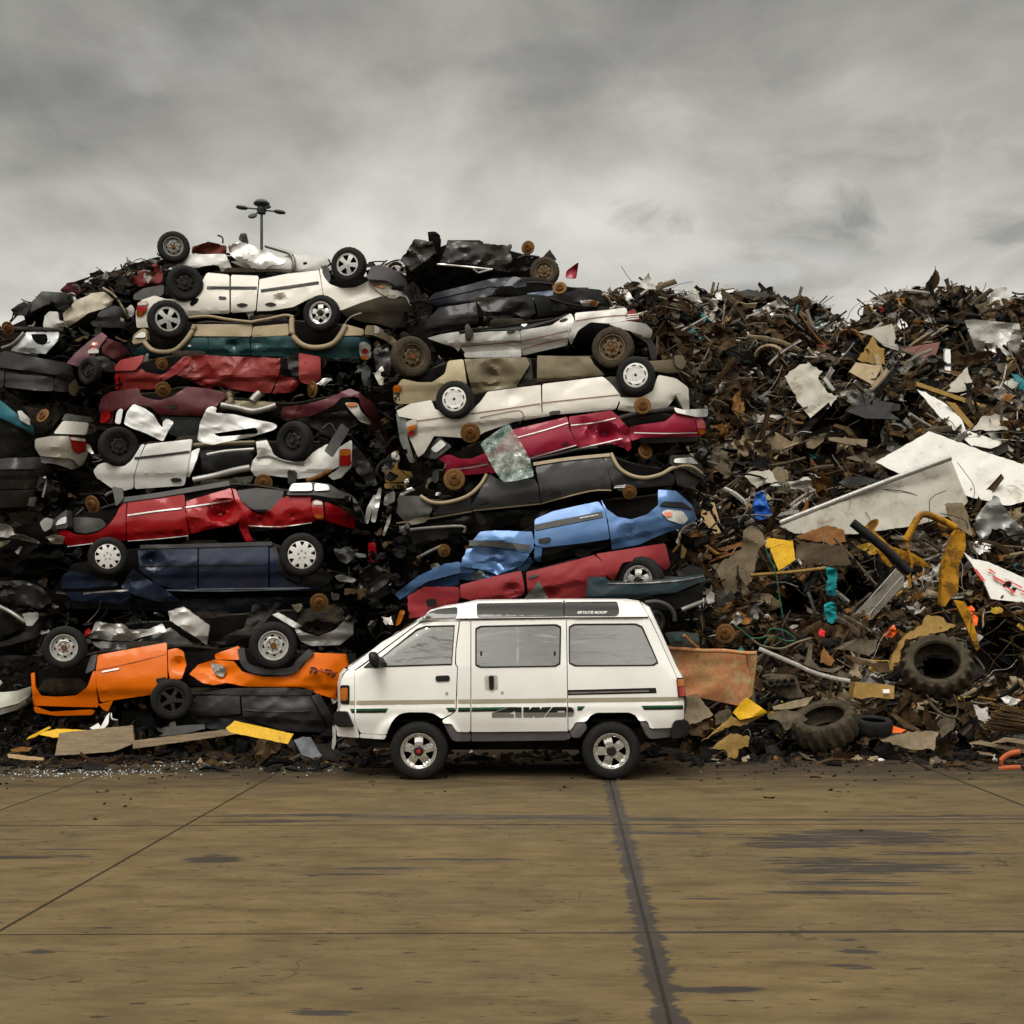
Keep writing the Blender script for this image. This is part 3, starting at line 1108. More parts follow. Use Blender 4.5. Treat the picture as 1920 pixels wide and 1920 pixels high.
    # doors
    G1 = glassy('side_glass', (0.80, 0.88, 0.78), 0.22, 0.93)
    G2 = glassy('tinted_glass', (0.13, 0.125, 0.13), 0.30, 0.6, 0.02, 0.08)
    dr = sheet('door', door, vmap(0.0), WP, van, holes=[win_f], step=6, rim=0.03, ch=1, label='front door of the van')
    sd_ = sheet('door', slider, vmap(0.0), WP, van, holes=[win_s], step=6, rim=0.03, ch=0, label='sliding side door of the van')

    def window(poly, glass, par, sw=5.0):
        outer = poly
        cx = sum(p[0] for p in poly) / len(poly)
        cy = sum(p[1] for p in poly) / len(poly)
        rx = max(abs(p[0] - cx) for p in poly)
        ry = max(abs(p[1] - cy) for p in poly)
        inn = [(cx + (x - cx) * (1 - sw / rx / 2.6), cy + (y - cy) * (1 - sw / ry / 2.6)) for x, y in poly]
        out = [(cx + (x - cx) * (1 + 0.8 / rx), cy + (y - cy) * (1 + 0.8 / ry)) for x, y in poly]
        g = sheet('window', outer, vmap(0.012), glass, par, step=9, rim=0, ch=0)
        sheet('window_seal', out, vmap(-0.004), seal, par, holes=[inn], step=6, rim=0.02, ch=0)
        return g
    window(win_f, G1, dr, 6)
    window(win_s, G2, sd_, 5)
    window(win_r, G2, van, 5)
    for wn in (win_f, win_s, win_r):
        sheet('window', wn, vmap(0.01, True), G1, van, step=30, rim=0, ch=0)
    sheet('window_divider', P('H 956 187 969 187 967 389 955 389'), vmap(0.004), plain('grey_channel', (0.33, 0.33, 0.32), 0.4), sd_, rim=0.012, ch=0)
    for xx in (784, 1142):
        sheet('window_latch', P('H %d 313 %d 313 %d 336 %d 336' % (xx - 5, xx + 5, xx + 5, xx - 5)), vmap(-0.002), M_BLACK, sd_, rim=0.012)
    sheet('mirror_base', P('H 207 396 255 352 296 338 318 360 321 392'), vmap(-0.006), M_BLACK, dr, rim=0.02, ch=1)
    # door mirror: a rounded shell on a short arm
    bm = bmesh.new()
    bmesh.ops.create_uvsphere(bm, u_segments=20, v_segments=12, radius=1)
    mc = W(*P('H 266 358')[0], VD - 0.14)
    for v in bm.verts:
        c = v.co
        q = Vector((math.copysign(abs(c.x) ** 0.7, c.x), math.copysign(abs(c.y) ** 0.7, c.y), math.copysign(abs(c.z) ** 0.75, c.z)))
        v.co = mc + Vector((q.x * 0.062 - 0.02 * q.z, q.y * 0.105, q.z * 0.098))
    tube_into(bm, [mc + Vector((0.03, 0.05, -0.03)), mc + Vector((0.09, 0.17, -0.05))], 0.035, 10)
    bmesh.ops.recalc_face_normals(bm, faces=bm.faces[:])
    from_bm('mirror', bm, M_BLACK, dr)
    # handles, locks, rail
    rec = plain('handle_recess', (0.42, 0.41, 0.37), 0.5)
    sheet('handle', P('H 561 434 630 431 632 459 563 462'), vmap(-0.012), M_BLACK, dr, rim=0.016, ch=2)
    sheet('handle_recess', P('H 800 432 864 430 866 502 802 504'), vmap(-0.003), rec, sd_, rim=0.01, ch=2)
    sheet('handle', P('H 820 434 846 433 845 500 824 501'), vmap(-0.02), M_BLACK, sd_, rim=0.02, ch=1)
    for q, par in (('H 616 518', dr), ('H 886 514', sd_)):
        c = vmap(-0.004)(*P(q)[0])
        bm = bmesh.new()
        lathe_into(bm, [(0.016, 0.01), (0.016, -0.004), (0.010, -0.005), (0.0, -0.001)], 16, c=c)
        from_bm('lock', bm, M_CHROME, par)
    sheet('slide_rail', P('H 1206 503 1634 492 1638 518 1206 528'), vmap(-0.003), seal, van, rim=0.012, ch=0)
    sheet('slide_rail_lip', P('H 1208 514 1600 504 1600 511 1208 521'), vmap(-0.010), plain('rail_metal', (0.30, 0.28, 0.26), 0.35, 0.6), van, rim=0.008, ch=0)
    # stripes and the drive decal
    def yb(x):
        return 555 + (x - 172) * (536 - 555) / (1735 - 172)

    def yd(x):
        return 594 + (x - 172) * (577 - 594) / (1735 - 172)
    beige = plain('beige_stripe', (0.36, 0.325, 0.24), 0.4, var=0.06)
    dkst = plain('black_stripe', (0.016, 0.017, 0.015), 0.4)
    for x0, x1, par in ((146, 167, van), (177, 655, dr), (672, 730, van), (738, 1200, sd_), (1208, 1768, van)):
        sheet('stripe', P('H %f %f %f %f %f %f %f %f' % (x0, yb(x0), x1, yb(x1), x1, yb(x1) + 21, x0, yb(x0) + 21)), vmap(-0.003), beige, par, step=9, rim=0, ch=0)
    for x0, x1, s0, s1, par in ((146, 168, 8, 0, van), (176, 332, 0, -12, dr), (612, 656, 14, 0, dr), (672, 730, 0, 0, van), (738, 958, 0, -78, sd_), (1252, 1290, 0, -18, van), (1563, 1767, 14, 0, van)):
        pl = P('H %f %f %f %f %f %f %f %f' % (x0, yd(x0), x1, yd(x1), x1 + s1, yd(x1) + 21, x0 + s0, yd(x0) + 21))
        sheet('stripe', pl, vmap(-0.004), dkst, par, step=9, rim=0, ch=0)
        pl = P('H %f %f %f %f %f %f %f %f' % (x0 + 2 + s0 * .2, yd(x0) + 4, x1 + s1 * .2 - 2, yd(x1) + 4, x1 + s1 * 0.4 - 2, yd(x1) + 9, x0 + s0 * 0.4 + 2, yd(x0) + 9))
        sheet('stripe', pl, vmap(-0.0055), M_GREEN, par, step=9, rim=0, ch=0)
    let = [(P('V 215 355 515 252 750 248 750 432 638 432 632 320 500 362 612 372 612 432 215 432'), ()),
           (P('V 778 248 890 248 885 300 935 250 1080 248 1078 300 1120 248 1285 245 1140 430 980 430 965 395 945 430 778 432'), ()),
           (P('V 1310 245 1560 245 1560 420 1165 425'), (P('V 1370 355 1420 315 1520 315 1530 335 1520 355'),)),
           (P('V 1585 245 1620 248 1665 268 1690 310 1685 370 1645 412 1600 420 1585 420'), ())]
    yc = P('V 0 345')[0][1]
    grey = plain('grey_decal', (0.17, 0.165, 0.135), 0.45, var=0.08)
    for poly, hol in let:
        par = van if poly[0][0] > 1063 else sd_
        top = clip_y(poly, yc, True)
        bot = clip_y(poly, yc, False)
        tH, bH = [], []
        for h in hol:
            hp = clip_y(h, yc + 2, True)
            tH = [[(x, min(y, yc - 0.25)) for x, y in h]]
        sheet('decal', top, vmap(-0.006), dkst, par, holes=tH, step=4, rim=0, ch=0)
        sheet('decal', bot, vmap(-0.006), grey, par, step=4, rim=0, ch=0)
    for s in ('V 200 352 500 250 520 250 215 358', ):
        sheet('decal', P(s), vmap(-0.0065), beige, sd_, step=6, rim=0, ch=0)
    sheet('decal', P('V 1640 245 1672 258 1700 305 1696 375 1655 418 1645 412 1683 370 1688 310 1664 268 1625 248'), vmap(-0.0065), beige, van, step=6, rim=0, ch=0)
    # cladding, bumpers, lamps
    for s in ('H 601 667 640 668 657 694 669 709 733 710 734 752 655 752 640 742 612 690', 'H 737 710 1208 706 1222 735 1196 747 738 753', 'H 1228 692 1244 662 1292 660 1300 690 1262 735 1226 733 1212 706',
              'H 1556 658 1592 656 1607 693 1711 690 1702 732 1606 741 1585 720'):
        sheet('sill_cladding', P(s), vmap(0.02), trim, van, step=8, rim=0.25, ch=1)
    sheet('bumper', P('T 75 1235 130 1207 290 1205 318 1240 405 1450 160 1450 92 1390'), lambda x, y: W(x, y, VD - 0.015 + 0.12 * max(0, (660 - x) / 36) ** 2), M_BLACK, van, step=5, rim=1.62, ch=1, label='front bumper')
    sheet('bumper', P('H 1719 662 1736 650 1782 649 1797 664 1792 722 1716 742 1704 728'), lambda x, y: W(x, y, VD - 0.01 + 0.08 * max(0, (x - 1270) / 22) ** 2), M_BLACK, van, step=5, rim=1.62, ch=1, label='rear bumper')
    bz = sheet('turn_lamp', P('T 188 790 325 790 337 810 335 1085 325 1095 200 1090'), vmap(-0.008), seal, van, step=5, rim=0.02, ch=1)
    sheet('lens', P('T 195 835 308 830 305 1030 190 1030'), vmap(-0.016), M_AMBER, bz, step=5, rim=0.012, ch=1)
    bz = sheet('tail_lamp', P('U 768 1030 852 1026 882 1238 790 1250'), vmap(-0.01), seal, van, step=5, rim=0.03, ch=1)
    sheet('lens', P('U 780 1040 852 1036 862 1115 786 1120'), vmap(-0.017), M_AMBER, bz, step=5, rim=0.012, ch=0)
    sheet('lens', P('U 787 1127 863 1122 878 1228 798 1236'), vmap(-0.017), M_RED, bz, step=5, rim=0.012, ch=0)
    # underbody, wells, seats
    bm = bmesh.new()
    x0, x1 = W(690, 0, VD).x, W(1262, 0, VD).x
    box_into(bm, ((x0 + x1) / 2, VD + VW / 2, 0.50), (x1 - x0, VW - 0.55, 0.16))
    box_into(bm, ((x0 + x1) / 2 - 0.1, VD + VW / 2, 0.42), (1.6, 0.5, 0.26))
    tube_into(bm, [Vector((W(784, 0, VD).x, VD + 0.1, 0.33)), Vector((W(784, 0, VD).x, VD + VW - 0.1, 0.33))], 0.05)
    tube_into(bm, [Vector((W(1147, 0, VD).x, VD + 0.1, 0.33)), Vector((W(1147, 0, VD).x, VD + VW - 0.1, 0.33))], 0.06)
    lathe_into(bm, [(0.0, -0.14), (0.12, -0.1), (0.15, 0), (0.12, 0.1), (0, 0.14)], 16, c=Vector((W(1147, 0, VD).x, VD + 0.85, 0.34)))
    bmesh.ops.recalc_face_normals(bm, faces=bm.faces[:])
    from_bm('chassis', bm, M_GRIME, van, smooth=False)
    for s in ('H 312 745 312 600 610 600 670 745', 'H 1200 740 1240 600 1570 600 1612 740'):
        sheet('wheel_well', P(s), lambda x, y: W(x, y, VD + 0.42), M_DARK, van, step=20, rim=-0.33, ch=0)
    bm = bmesh.new()
    sx = W(830, 0, VD).x
    for k, xx in enumerate((sx, sx + 1.05, sx + 1.95)):
        for yy in ((VD + 0.45, VD + 1.2) if k == 0 else (VD + 0.83,)):
            wd = 0.5 if k == 0 else 1.2
            box_into(bm, (xx - 0.12, yy, 0.95), (0.5, wd, 0.14))
            box_into(bm, (xx + 0.16, yy, 1.25), (0.14, wd, 0.62), rot=Matrix.Rotation(0.2, 3, 'Y'))
    bmesh.ops.bevel(bm, geom=bm.edges[:], offset=0.035, segments=2, affect='EDGES')
    from_bm('seat', bm, plain('seat_cloth', (0.26, 0.255, 0.24), 0.9), van)
    bm = bmesh.new()
    box_into(bm, ((x0 + x1) / 2, VD + VW / 2, 0.68), (x1 - x0, VW - 0.2, 0.04))
    from_bm('floor_panel', bm, M_DARK, van, smooth=False)
    for px, st in ((785, 'van_red'), (1146.5, 'van')):
        add_wheel(van, px, 1408.5, 55.2, VD - 0.005, st, roll=0 if st == 'van_red' else 20)
        p = W(px, 1408.5, VD)
        w = add_wheel(van, px, 1408.5, 55.2, VD, 'van')
        w.location = Vector((p.x, VD + VW, p.z)) - ORG[van]
        w.rotation_euler = (0, 0, math.pi)
    # mud flap behind the bumper corner
    return van


make_van()
# ------------------------------------------------------------------ the wrecks
HULLS = []
OCC = []          # outlines of everything placed by hand, so loose bits only fill the gaps


def crump(x, z, seed, f):
    v = Vector((x * f, z * f * 1.4, seed * 7.31))
    a = abs(noise.noise(v))
    b_ = abs(noise.noise(v * 2.3 + Vector((3.1, 1.7, 0))))
    c = noise.noise(v * 5.1 + Vector((9.0, 2.0, 4.0)))
    m = noise.noise(v * 0.55 + Vector((5.0, 8.0, 2.0)))
    m = smst(0.5 + m * 1.4)
    e = noise.noise(v * 0.9 + Vector((2.0, 6.0, 1.0)))
    e = abs(e) ** 0.8                      # sharp folds where the sheet has buckled
    g = abs(noise.noise(Vector((x * f * 1.1 + z * f * 2.2, z * f * 0.6 - x * f * 0.5, seed * 3.1))))
    return (0.75 - a * 1.4 - b_ * 0.65 - e * 0.6 - g * 0.9 + 0.12 * c) * (0.25 + 0.75 * m)


PILE_L = 'crushed cars stacked in the left pile'
PILE_R = 'crushed cars stacked in the right pile'
PILE_F = 'crushed cars stacked at the far left'


class Wreck:
    def __init__(s, name, label, d, mat, axis, group, bl=0.25, br=0.25, bw=0.45, amp=0.05, freq=1.1, seed=1, dents=(), wid=1.55, cat='wrecked car', hgt=0.8):
        a = P(axis)
        s.x0, s.y0, s.x1, s.y1 = a[0][0], a[0][1], a[1][0], a[1][1]
        s.d, s.mat, s.bl, s.br, s.bw, s.amp, s.freq, s.seed = d, mat, bl, br, bw, amp, freq, seed
        s.dents = [(P(q)[0], r, am) for q, r, am in dents]
        s.wid, s.hgt = wid, hgt
        b_ = W((s.x0 + s.x1) / 2, (s.y0 + s.y1) / 2, d)
        b_.y += wid / 2
        b_.z = max(0.0, b_.z - 0.4)
        s.root = root(name, label, cat, b_, group)
        s.pts = []
        s.doors = []

    def off(s, px, py, amp=None):
        k = s.d / FOC
        u = (px - s.x0) / (s.x1 - s.x0)
        t = (py - (s.y0 + (s.y1 - s.y0) * u)) * k
        L = (s.x1 - s.x0) * k
        o = 0.42 * t * t + (0.04 * smst((t - 0.06) / 0.10) if t > 0 else -0.10 * t * smst(-t / 0.2))
        e = max(0.0, (s.bw - u * L) / s.bw)
        o += s.bl * min(e, 1.6) ** 2
        e = max(0.0, (s.bw - (1 - u) * L) / s.bw)
        o += s.br * min(e, 1.6) ** 2
        a = s.amp if amp is None else amp
        o -= a * crump(px * k, py * k, s.seed, s.freq)
        if a > 0.01:
            o -= 0.016 * crump(px * k + 7, py * k, s.seed + 3, 2.6)
        for (cx, cy), r, am in s.dents:
            q = math.hypot(px - cx, (py - cy) * 1.3) / r
            if q < 1:
                fo = abs(noise.noise(Vector(((px + 0.7 * py) * k * 2.6, (py - 0.5 * px) * k * 3.6, s.seed))))
                o += am * (1 - q) * (0.55 + 1.3 * fo)
        return o

    def fn(s, ex=0.0, amp=None, tilt=0.0, yref=0.0, yaw=0.0, xref=0.0):
        def f(px, py):
            return W(px, py, s.d + s.off(px, py, amp) + ex + tilt * (py - yref) * s.d / FOC + yaw * (px - xref) * s.d / FOC)
        return f

    def p(s, name, poly, mat=None, ex=0.0, amp=None, step=7.0, rim=0.035, ch=1, par=None, tilt=0.0, yaw=0.0, label=None, occ=True, holes=()):
        pl = P(poly) if isinstance(poly, str) else poly
        cy = sum(q[1] for q in pl) / len(pl)
        cx = sum(q[0] for q in pl) / len(pl)
        if par is None and occ:
            s.pts += pl
            OCC.append(pl)
        if par == 'door':
            par = None
            for dp, do in s.doors:
                if inside((cx, cy), dp):
                    par = do
        hard = (s.amp if amp is None else amp) >= 0.05 or any(inside(c_, pl) for c_, r_, a_ in s.dents)
        if hard:
            step = min(step, 4.6)
            jg = min(2.4, 10 * (s.amp if amp is None else amp))
            pl = [(x_ + jg * 1.5 * noise.noise(Vector((x_ * .16, y_ * .16, s.seed))), y_ + jg * 1.5 * noise.noise(Vector((x_ * .16, y_ * .16, s.seed + 9)))) for x_, y_ in resample(pl, 6)]
        o = sheet(name, pl, s.fn(ex, amp, tilt, cy, yaw, cx), mat or s.mat, par or s.root, step=step, rim=rim, ch=ch, label=label, holes=[P(h) for h in holes], ang=0.30 if hard else 0.42)
        if name == 'door':
            s.doors.append((pl, o))
        return o

    def strip(s, name, pts, w, mat, ex=-0.014, par=None, rim=0.016, sm=3):
        ln = [(v[0], v[1]) for v in smooth_line([(x, y, 0) for x, y in P(pts)], sm)]
        return s.p(name, ribbon(ln, w), mat, ex=ex, step=max(3.0, w), rim=rim, ch=0, par=par, occ=False)

    def bar(s, name, pts, r, mat, ex=-0.02, n=8, flat=1.0):
        ln = smooth_line([(x, y, 0) for x, y in P(pts)], 4)
        f = s.fn(ex)
        return tube(name, [f(v[0], v[1]) for v in ln], r, mat, s.root, n, flat=flat)

    def wheel(s, c, r, style, yaw=0, tilt=0, ex=-0.06, roll=0):
        x, y = P(c)[0]
        OCC.append([(x + r * math.cos(a * .6), y + r * math.sin(a * .6)) for a in range(10)])
        s.pts.append((x, y))
        return add_wheel(s.root, x, y, r, s.d + ex, style, yaw, tilt, roll)

    def rotor(s, c, r, yaw=0, tilt=0, ex=0.0):
        x, y = P(c)[0]
        OCC.append([(x + r * math.cos(a * .6), y + r * math.sin(a * .6)) for a in range(10)])
        h_ = math.sin(x * 12.9 + y * 7.3)
        return add_rotor(s.root, x, y, r * (1 + 0.06 * h_), s.d + ex, yaw * 1.6 + 16 * h_, tilt + 22 * math.sin(x * 3.7 + y))

    def done(s, poly=None, ex=0.30, mat=None, roof=None):
        pts = P(poly) if poly else None
        if pts is None:
            idx = convex_hull_2d([Vector(q) for q in s.pts])
            h = [s.pts[i] for i in idx]
            cx = sum(q[0] for q in h) / len(h)
            cy = sum(q[1] for q in h) / len(h)
            pts = []
            for x, y in h:
                dx, dy = x - cx, y - cy
                l = math.hypot(dx, dy) or 1
                q = max(0.5, (l - 12) / l)
                pts.append((cx + dx * q, cy + dy * q))
        HULLS.append(pts)
        bm = sheet_bm(pts, s.fn(ex, 0.06), step=18, rim=0, ch=1)
        be = [e for e in bm.edges if len(e.link_faces) == 1]
        rnd = random.Random(s.seed)
        for k in range(4):
            r = bmesh.ops.extrude_edge_only(bm, edges=be)
            for v in [g for g in r['geom'] if isinstance(g, bmesh.types.BMVert)]:
                v.co += Vector((rnd.uniform(-.04, .04), (s.wid - ex) / 4, rnd.uniform(-.05, .05)))
            be = [g for g in r['geom'] if isinstance(g, bmesh.types.BMEdge) and len(g.link_faces) == 1]
        bm.normal_update()
        for f in bm.faces:
            f.material_index = 0 if abs(f.normal.y) > 0.7 else 1
        from_bm('underbody', bm, [M_DARK, mat or M_GRIME], s.root, smooth=True, ang=0.5)  # front face near-black: shade of the panel gaps put into the colour
        # exhaust run and a cross tube showing along the upturned floor
        xs = sorted(q[0] for q in pts)
        x0, x1 = xs[0], xs[-1]

        def top(x):
            ys = []
            for (ax, ay), (bx, by) in zip(pts, pts[1:] + pts[:1]):
                if min(ax, bx) <= x <= max(ax, bx) and abs(bx - ax) > 1e-6:
                    ys.append(ay + (by - ay) * (x - ax) / (bx - ax))
            return min(ys) if ys else s.y0
        if x1 - x0 > 200:
            ln = []
            for i in range(9):
                x = x0 + (x1 - x0) * (0.10 + 0.80 * i / 8)
                ln.append(W(x, top(x) + rnd.uniform(-4, 3), s.d + 0.45 + rnd.uniform(-.06, .06)))
            tube('exhaust_pipe', smooth_line(ln, 3), 0.022, M_GRIME if s.seed % 3 else M_DKSTEEL, s.root, 8)
            x = x0 + (x1 - x0) * rnd.uniform(.35, .6)
            bmq = bmesh.new()
            lathe_into(bmq, [(0.0, -0.28), (0.07, -0.26), (0.10, -0.2), (0.10, 0.2), (0.07, 0.26), (0.0, 0.28)], 14, axis='Z')
            bmesh.ops.recalc_face_normals(bmq, faces=bmq.faces[:])
            bmq.transform(Matrix.Translation(W(x, top(x) - 1, s.d + 0.55)) @ Matrix.Rotation(math.pi / 2, 4, 'Y'))
            from_bm('muffler', bmq, M_GRIME, s.root)


WHITE = paint((0.70, 0.695, 0.67), 0.34, 0, 0.45, 0.22)
CREAM = paint((0.60, 0.58, 0.52), 0.36, 0, 0.4, 0.30)
IVORY = paint((0.68, 0.65, 0.585), 0.32, 0, 0.5, 0.17)
TAN = paint((0.48, 0.40, 0.26), 0.42, 0.1, 0.3, 0.4)
TANDK = paint((0.165, 0.135, 0.085), 0.42, 0.2, 0.3, 0.5)
TANPL = paint((0.34, 0.265, 0.17), 0.5, 0, 0.1, 0.35)
TEAL = paint((0.012, 0.052, 0.058), 0.28, 0.25, 0.6, 0.2)
REDF = paint((0.20, 0.015, 0.015), 0.42, 0, 0.3, 0.35)
REDP = paint((0.30, 0.040, 0.042), 0.45, 0, 0.2, 0.25)
MAROON = paint((0.066, 0.008, 0.014), 0.36, 0.15, 0.4, 0.25)
RED = paint((0.25, 0.002, 0.006), 0.26, 0.1, 0.7, 0.08)
BURG = paint((0.235, 0.007, 0.028), 0.30, 0.1, 0.6, 0.10)
ROSE = paint((0.27, 0.026, 0.033), 0.38, 0.0, 0.35, 0.14)
NAVY = paint((0.007, 0.015, 0.040), 0.26, 0.25, 0.7, 0.25)
ORANGE = paint((0.68, 0.135, 0.001), 0.34, 0, 0.4, 0.08, (0.25, 0.10, 0.03))
BLACKP = paint((0.012, 0.011, 0.012), 0.30, 0.1, 0.6, 0.3)
INK = paint((0.012, 0.015, 0.026), 0.32, 0.2, 0.6, 0.3)
CHAR = paint((0.030, 0.030, 0.034), 0.34, 0.25, 0.5, 0.25)
SLATE = paint((0.017, 0.017, 0.019), 0.34, 0.2, 0.35, 0.14)
SILVER = paint((0.43, 0.42, 0.40), 0.34, 0.45, 0.5, 0.28)
SILVDK = paint((0.24, 0.24, 0.235), 0.38, 0.4, 0.4, 0.4)
PEWTER = paint((0.46, 0.43, 0.37), 0.32, 0.4, 0.5, 0.25)
BLUE = paint((0.060, 0.132, 0.285), 0.28, 0.35, 0.7, 0.18)
DKTEAL = paint((0.022, 0.045, 0.060), 0.34, 0.25, 0.5, 0.4)
FARTEAL = paint((0.02, 0.13, 0.17), 0.4, 0.2, 0.4, 0.3)


def left_pile():
    # --- charcoal car at the very bottom
    c = Wreck('crushed_car', 'charcoal crushed car under the orange pickup with a dark five-spoke wheel', 16.95, CHAR, 'F 1000 740 1760 800', PILE_L, 0.2, 0.35, amp=0.07, freq=1.6, seed=11)
    c.p('fender', 'F 1040 692 1268 687 1274 785 1130 800 1010 792 1000 722')
    c.p('door', 'F 1278 690 1640 692 1690 760 1735 850 1700 885 1500 875 1285 800', amp=0.10)
    c.p('sill', 'F 1050 680 1200 652 1500 648 1665 662 1645 688 1300 688', M_BLACK, -0.02, amp=0.08)
    c.p('bumper', 'F 1645 690 1690 678 1760 800 1765 905 1700 900 1740 850', CHAR, -0.03, amp=0.12)
    c.p('splash_panel', 'F 645 775 780 750 830 850 875 880 730 872 640 850', M_BLACK, 0.02, amp=0.08)
    c.p('crumpled_panel', 'F 1010 800 1270 795 1480 870 1300 890 1080 860', CHAR, 0.05, amp=0.1)
    c.strip('trim_strip', 'F 1285 765 1480 775 1640 770', 2, M_GREYPL)
    c.wheel('F 908 712', 39, 'spoke5_dark', yaw=12, ex=-0.12)
    c.done('F 700 760 1000 690 1600 680 1740 800 1740 890 1300 900 720 860')
    # --- orange pickup
    c = Wreck('orange_pickup', 'bright orange pickup lying on its roof at the bottom of the left pile', 17.2, ORANGE, 'F 165 640 1850 600', PILE_L, 0.15, 0.2, amp=0.03, freq=0.9, seed=5, dents=(('F 1130 560', 45, 0.16), ('F 1690 640', 34, .08), ('F 950 520', 20, 0.06)), cat='wrecked pickup')
    c.p('fender', 'F 163 572 182 566 186 645 212 692 300 697 400 690 462 645 492 560 507 560 508 650 522 752 350 748 176 742', amp=0.01)
    c.p('bumper', 'F 176 745 260 776 480 764 502 772 490 792 300 797 186 780', ex=-0.04)
    c.p('door', 'F 518 474 882 408 886 600 806 684 532 724 510 640 508 552', amp=0.02)
    c.strip('crease', 'F 512 554 640 528 880 470', 1.6, paint((0.42, 0.09, 0.005), 0.4), -0.006, 'door', rim=0.004)  # thin darker orange line: the crease's shade put into colour
    c.p('handle', 'F 824 600 876 590 880 616 830 626', M_BLACK, -0.03, par='door')
    c.p('emblem', 'F 538 560 630 543 632 550 540 568', M_CHROME, -0.015, par='door', rim=0.008)
    c.p('cab_pillar', 'F 888 446 940 438 972 460 986 530 962 600 902 608 892 560', amp=0.06)
    c.p('corner_panel', 'F 520 735 600 715 570 775 548 765', amp=0.05)
    c.p('bed_side', 'F 1002 575 1050 525 1130 500 1235 508 1285 565 1400 590 1510 588 1590 550 1655 462 1832 470 1852 500 1840 562 1800 640 1790 712 1680 680 1600 645 1300 642 1200 622 1130 634 1070 622', amp=0.05)
    c.p('bed_corner', 'F 1136 470 1265 425 1278 500 1140 498', ex=0.05, amp=0.04)
    c.p('torn_metal', 'F 1112 515 1180 530 1196 555 1180 592 1140 575', M_STEEL, -0.05, amp=0.12)
    c.p('arch_flare', ribbon([(v[0], v[1]) for v in smooth_line([(x, y, 0) for x, y in P('F 1275 440 1290 510 1330 548 1420 562 1540 558 1592 505 1648 455')], 4)], 13), M_BLACK, -0.05, ch=0, rim=0.06, step=6)
    c.p('arch_liner', 'F 450 575 478 480 515 468 500 552', M_GREYPL, 0.02)
    c.p('arch_liner', 'F 196 660 240 600 420 600 470 640 400 684 290 690', M_GRIME, 0.25, occ=False)
    c.p('tail_light', 'F 1798 575 1818 570 1802 705 1776 692', M_RED, -0.02, rim=0.02)
    c.p('mudguard', 'F 1832 470 1882 462 1888 520 1850 536', M_BLACK, -0.03)
    for q in ('Y 390 270 430 210 560 205 640 250 700 270 640 300', 'Y 375 430 400 330 520 310 460 400', 'Y 490 450 590 350 720 320 620 450', 'Y 770 250 850 260 870 310 800 290', 'Y 930 290 1010 280 1220 330 1220 370 960 340', 'Y 960 440 1420 400 1410 440 1000 450', 'Y 1020 520 1060 440 1160 440 1080 510', 'Y 1140 570 1240 470 1380 460 1260 580'):
        c.p('decal', q, plain('black_decal', (0.02, 0.018, 0.018), 0.5), -0.014, rim=0, ch=1, step=3, occ=False)
    c.p('decal', 'Y 390 300 640 270 900 330 1400 400 1000 400 700 320', plain('faded_red_decal', (0.40, 0.06, 0.04), 0.5), -0.012, rim=0, step=3, occ=False)
    c.wheel('F 338 437', 41, 'steel_white', yaw=10)
    c.wheel('F 1448 425', 45, 'steel_white', yaw=14)
    c.done('F 200 560 500 470 880 430 1280 440 1800 480 1800 640 1300 640 880 640 520 710 210 720')
    # --- crumpled silver sedan over the orange pickup
    c = Wreck('crushed_car', 'flattened silver car squashed onto the orange pickup', 17.8, SILVDK, 'F 465 350 1870 340', PILE_L, 0.2, 0.3, amp=0.16, freq=2.2, seed=21)
    c.p('quarter_panel', 'F 465 385 510 297 600 312 640 308 690 342 790 337 858 310 885 350 780 372 690 402 590 398', SILVER)
    c.p('lower_panel', 'F 478 402 600 405 700 408 790 378 900 330 1000 400 1075 470 780 432 560 470', SILVDK)
    c.p('strut_panel', 'F 890 244 972 218 1110 320 1094 422 1040 384 900 292', SILVER, -0.1, amp=0.1)
    c.p('fender', 'F 1552 318 1600 352 1680 377 1770 344 1832 282 1872 292 1870 362 1800 422 1650 427 1590 402', SILVER, amp=0.05)
    c.p('inner_panel', 'F 1440 262 1472 248 1602 322 1560 332', SILVDK, -0.04, amp=.05)
    c.p('bumper', 'F 1822 242 1880 238 1912 270 1882 302 1812 292', M_CHROME, -0.06)
    c.p('torn_panel', 'F 1110 410 1290 330 1340 210 1500 195 1440 260 1330 370 1200 420', M_DKSTEEL, 0.03)
    c.p('inner_arch', 'F 1560 330 1600 230 1800 200 1830 270 1760 340 1680 372', M_GRIME, 0.25, occ=False)
    c.p('tail_light', 'F 448 350 470 330 482 345 466 385 450 380', M_RED, -0.02, rim=0.02)
    c.rotor('F 1690 198', 18, yaw=10, ex=0.05)
    c.done('F 500 330 900 300 1300 260 1800 240 1800 400 1500 430 900 430 520 440')
    # --- navy van
    c = Wreck('navy_van', 'dark navy minivan with star-shaped silver wheel covers in the left pile', 18.0, NAVY, 'S 110 1070 610 1060', PILE_L, 0.25, 0.25, amp=0.03, freq=1.0, seed=8, dents=(('D 1150 1330', 24, 0.16), ('D 900 1500', 20, .1)), cat='wrecked van')
    c.p('door', 'S 258 1032 370 1027 370 1106 330 1104 298 1098 262 1068', amp=0.04, label='dented navy front door')
    c.p('door', 'S 373 1027 503 1024 503 1106 373 1107', amp=0.012)
    c.p('quarter_panel', 'S 506 1025 513 1030 520 1062 536 1087 562 1100 600 1100 596 1108 506 1107')
    c.strip('sill', 'D 1050 1222 1480 1212 2040 1196', 7, M_BLACK, -0.02)
    c.strip('moulding', 'D 1060 1362 1480 1360', 2.6, M_BLACK, par='door')
    c.strip('moulding', 'D 1492 1358 2005 1352', 2.6, M_BLACK, par='door')
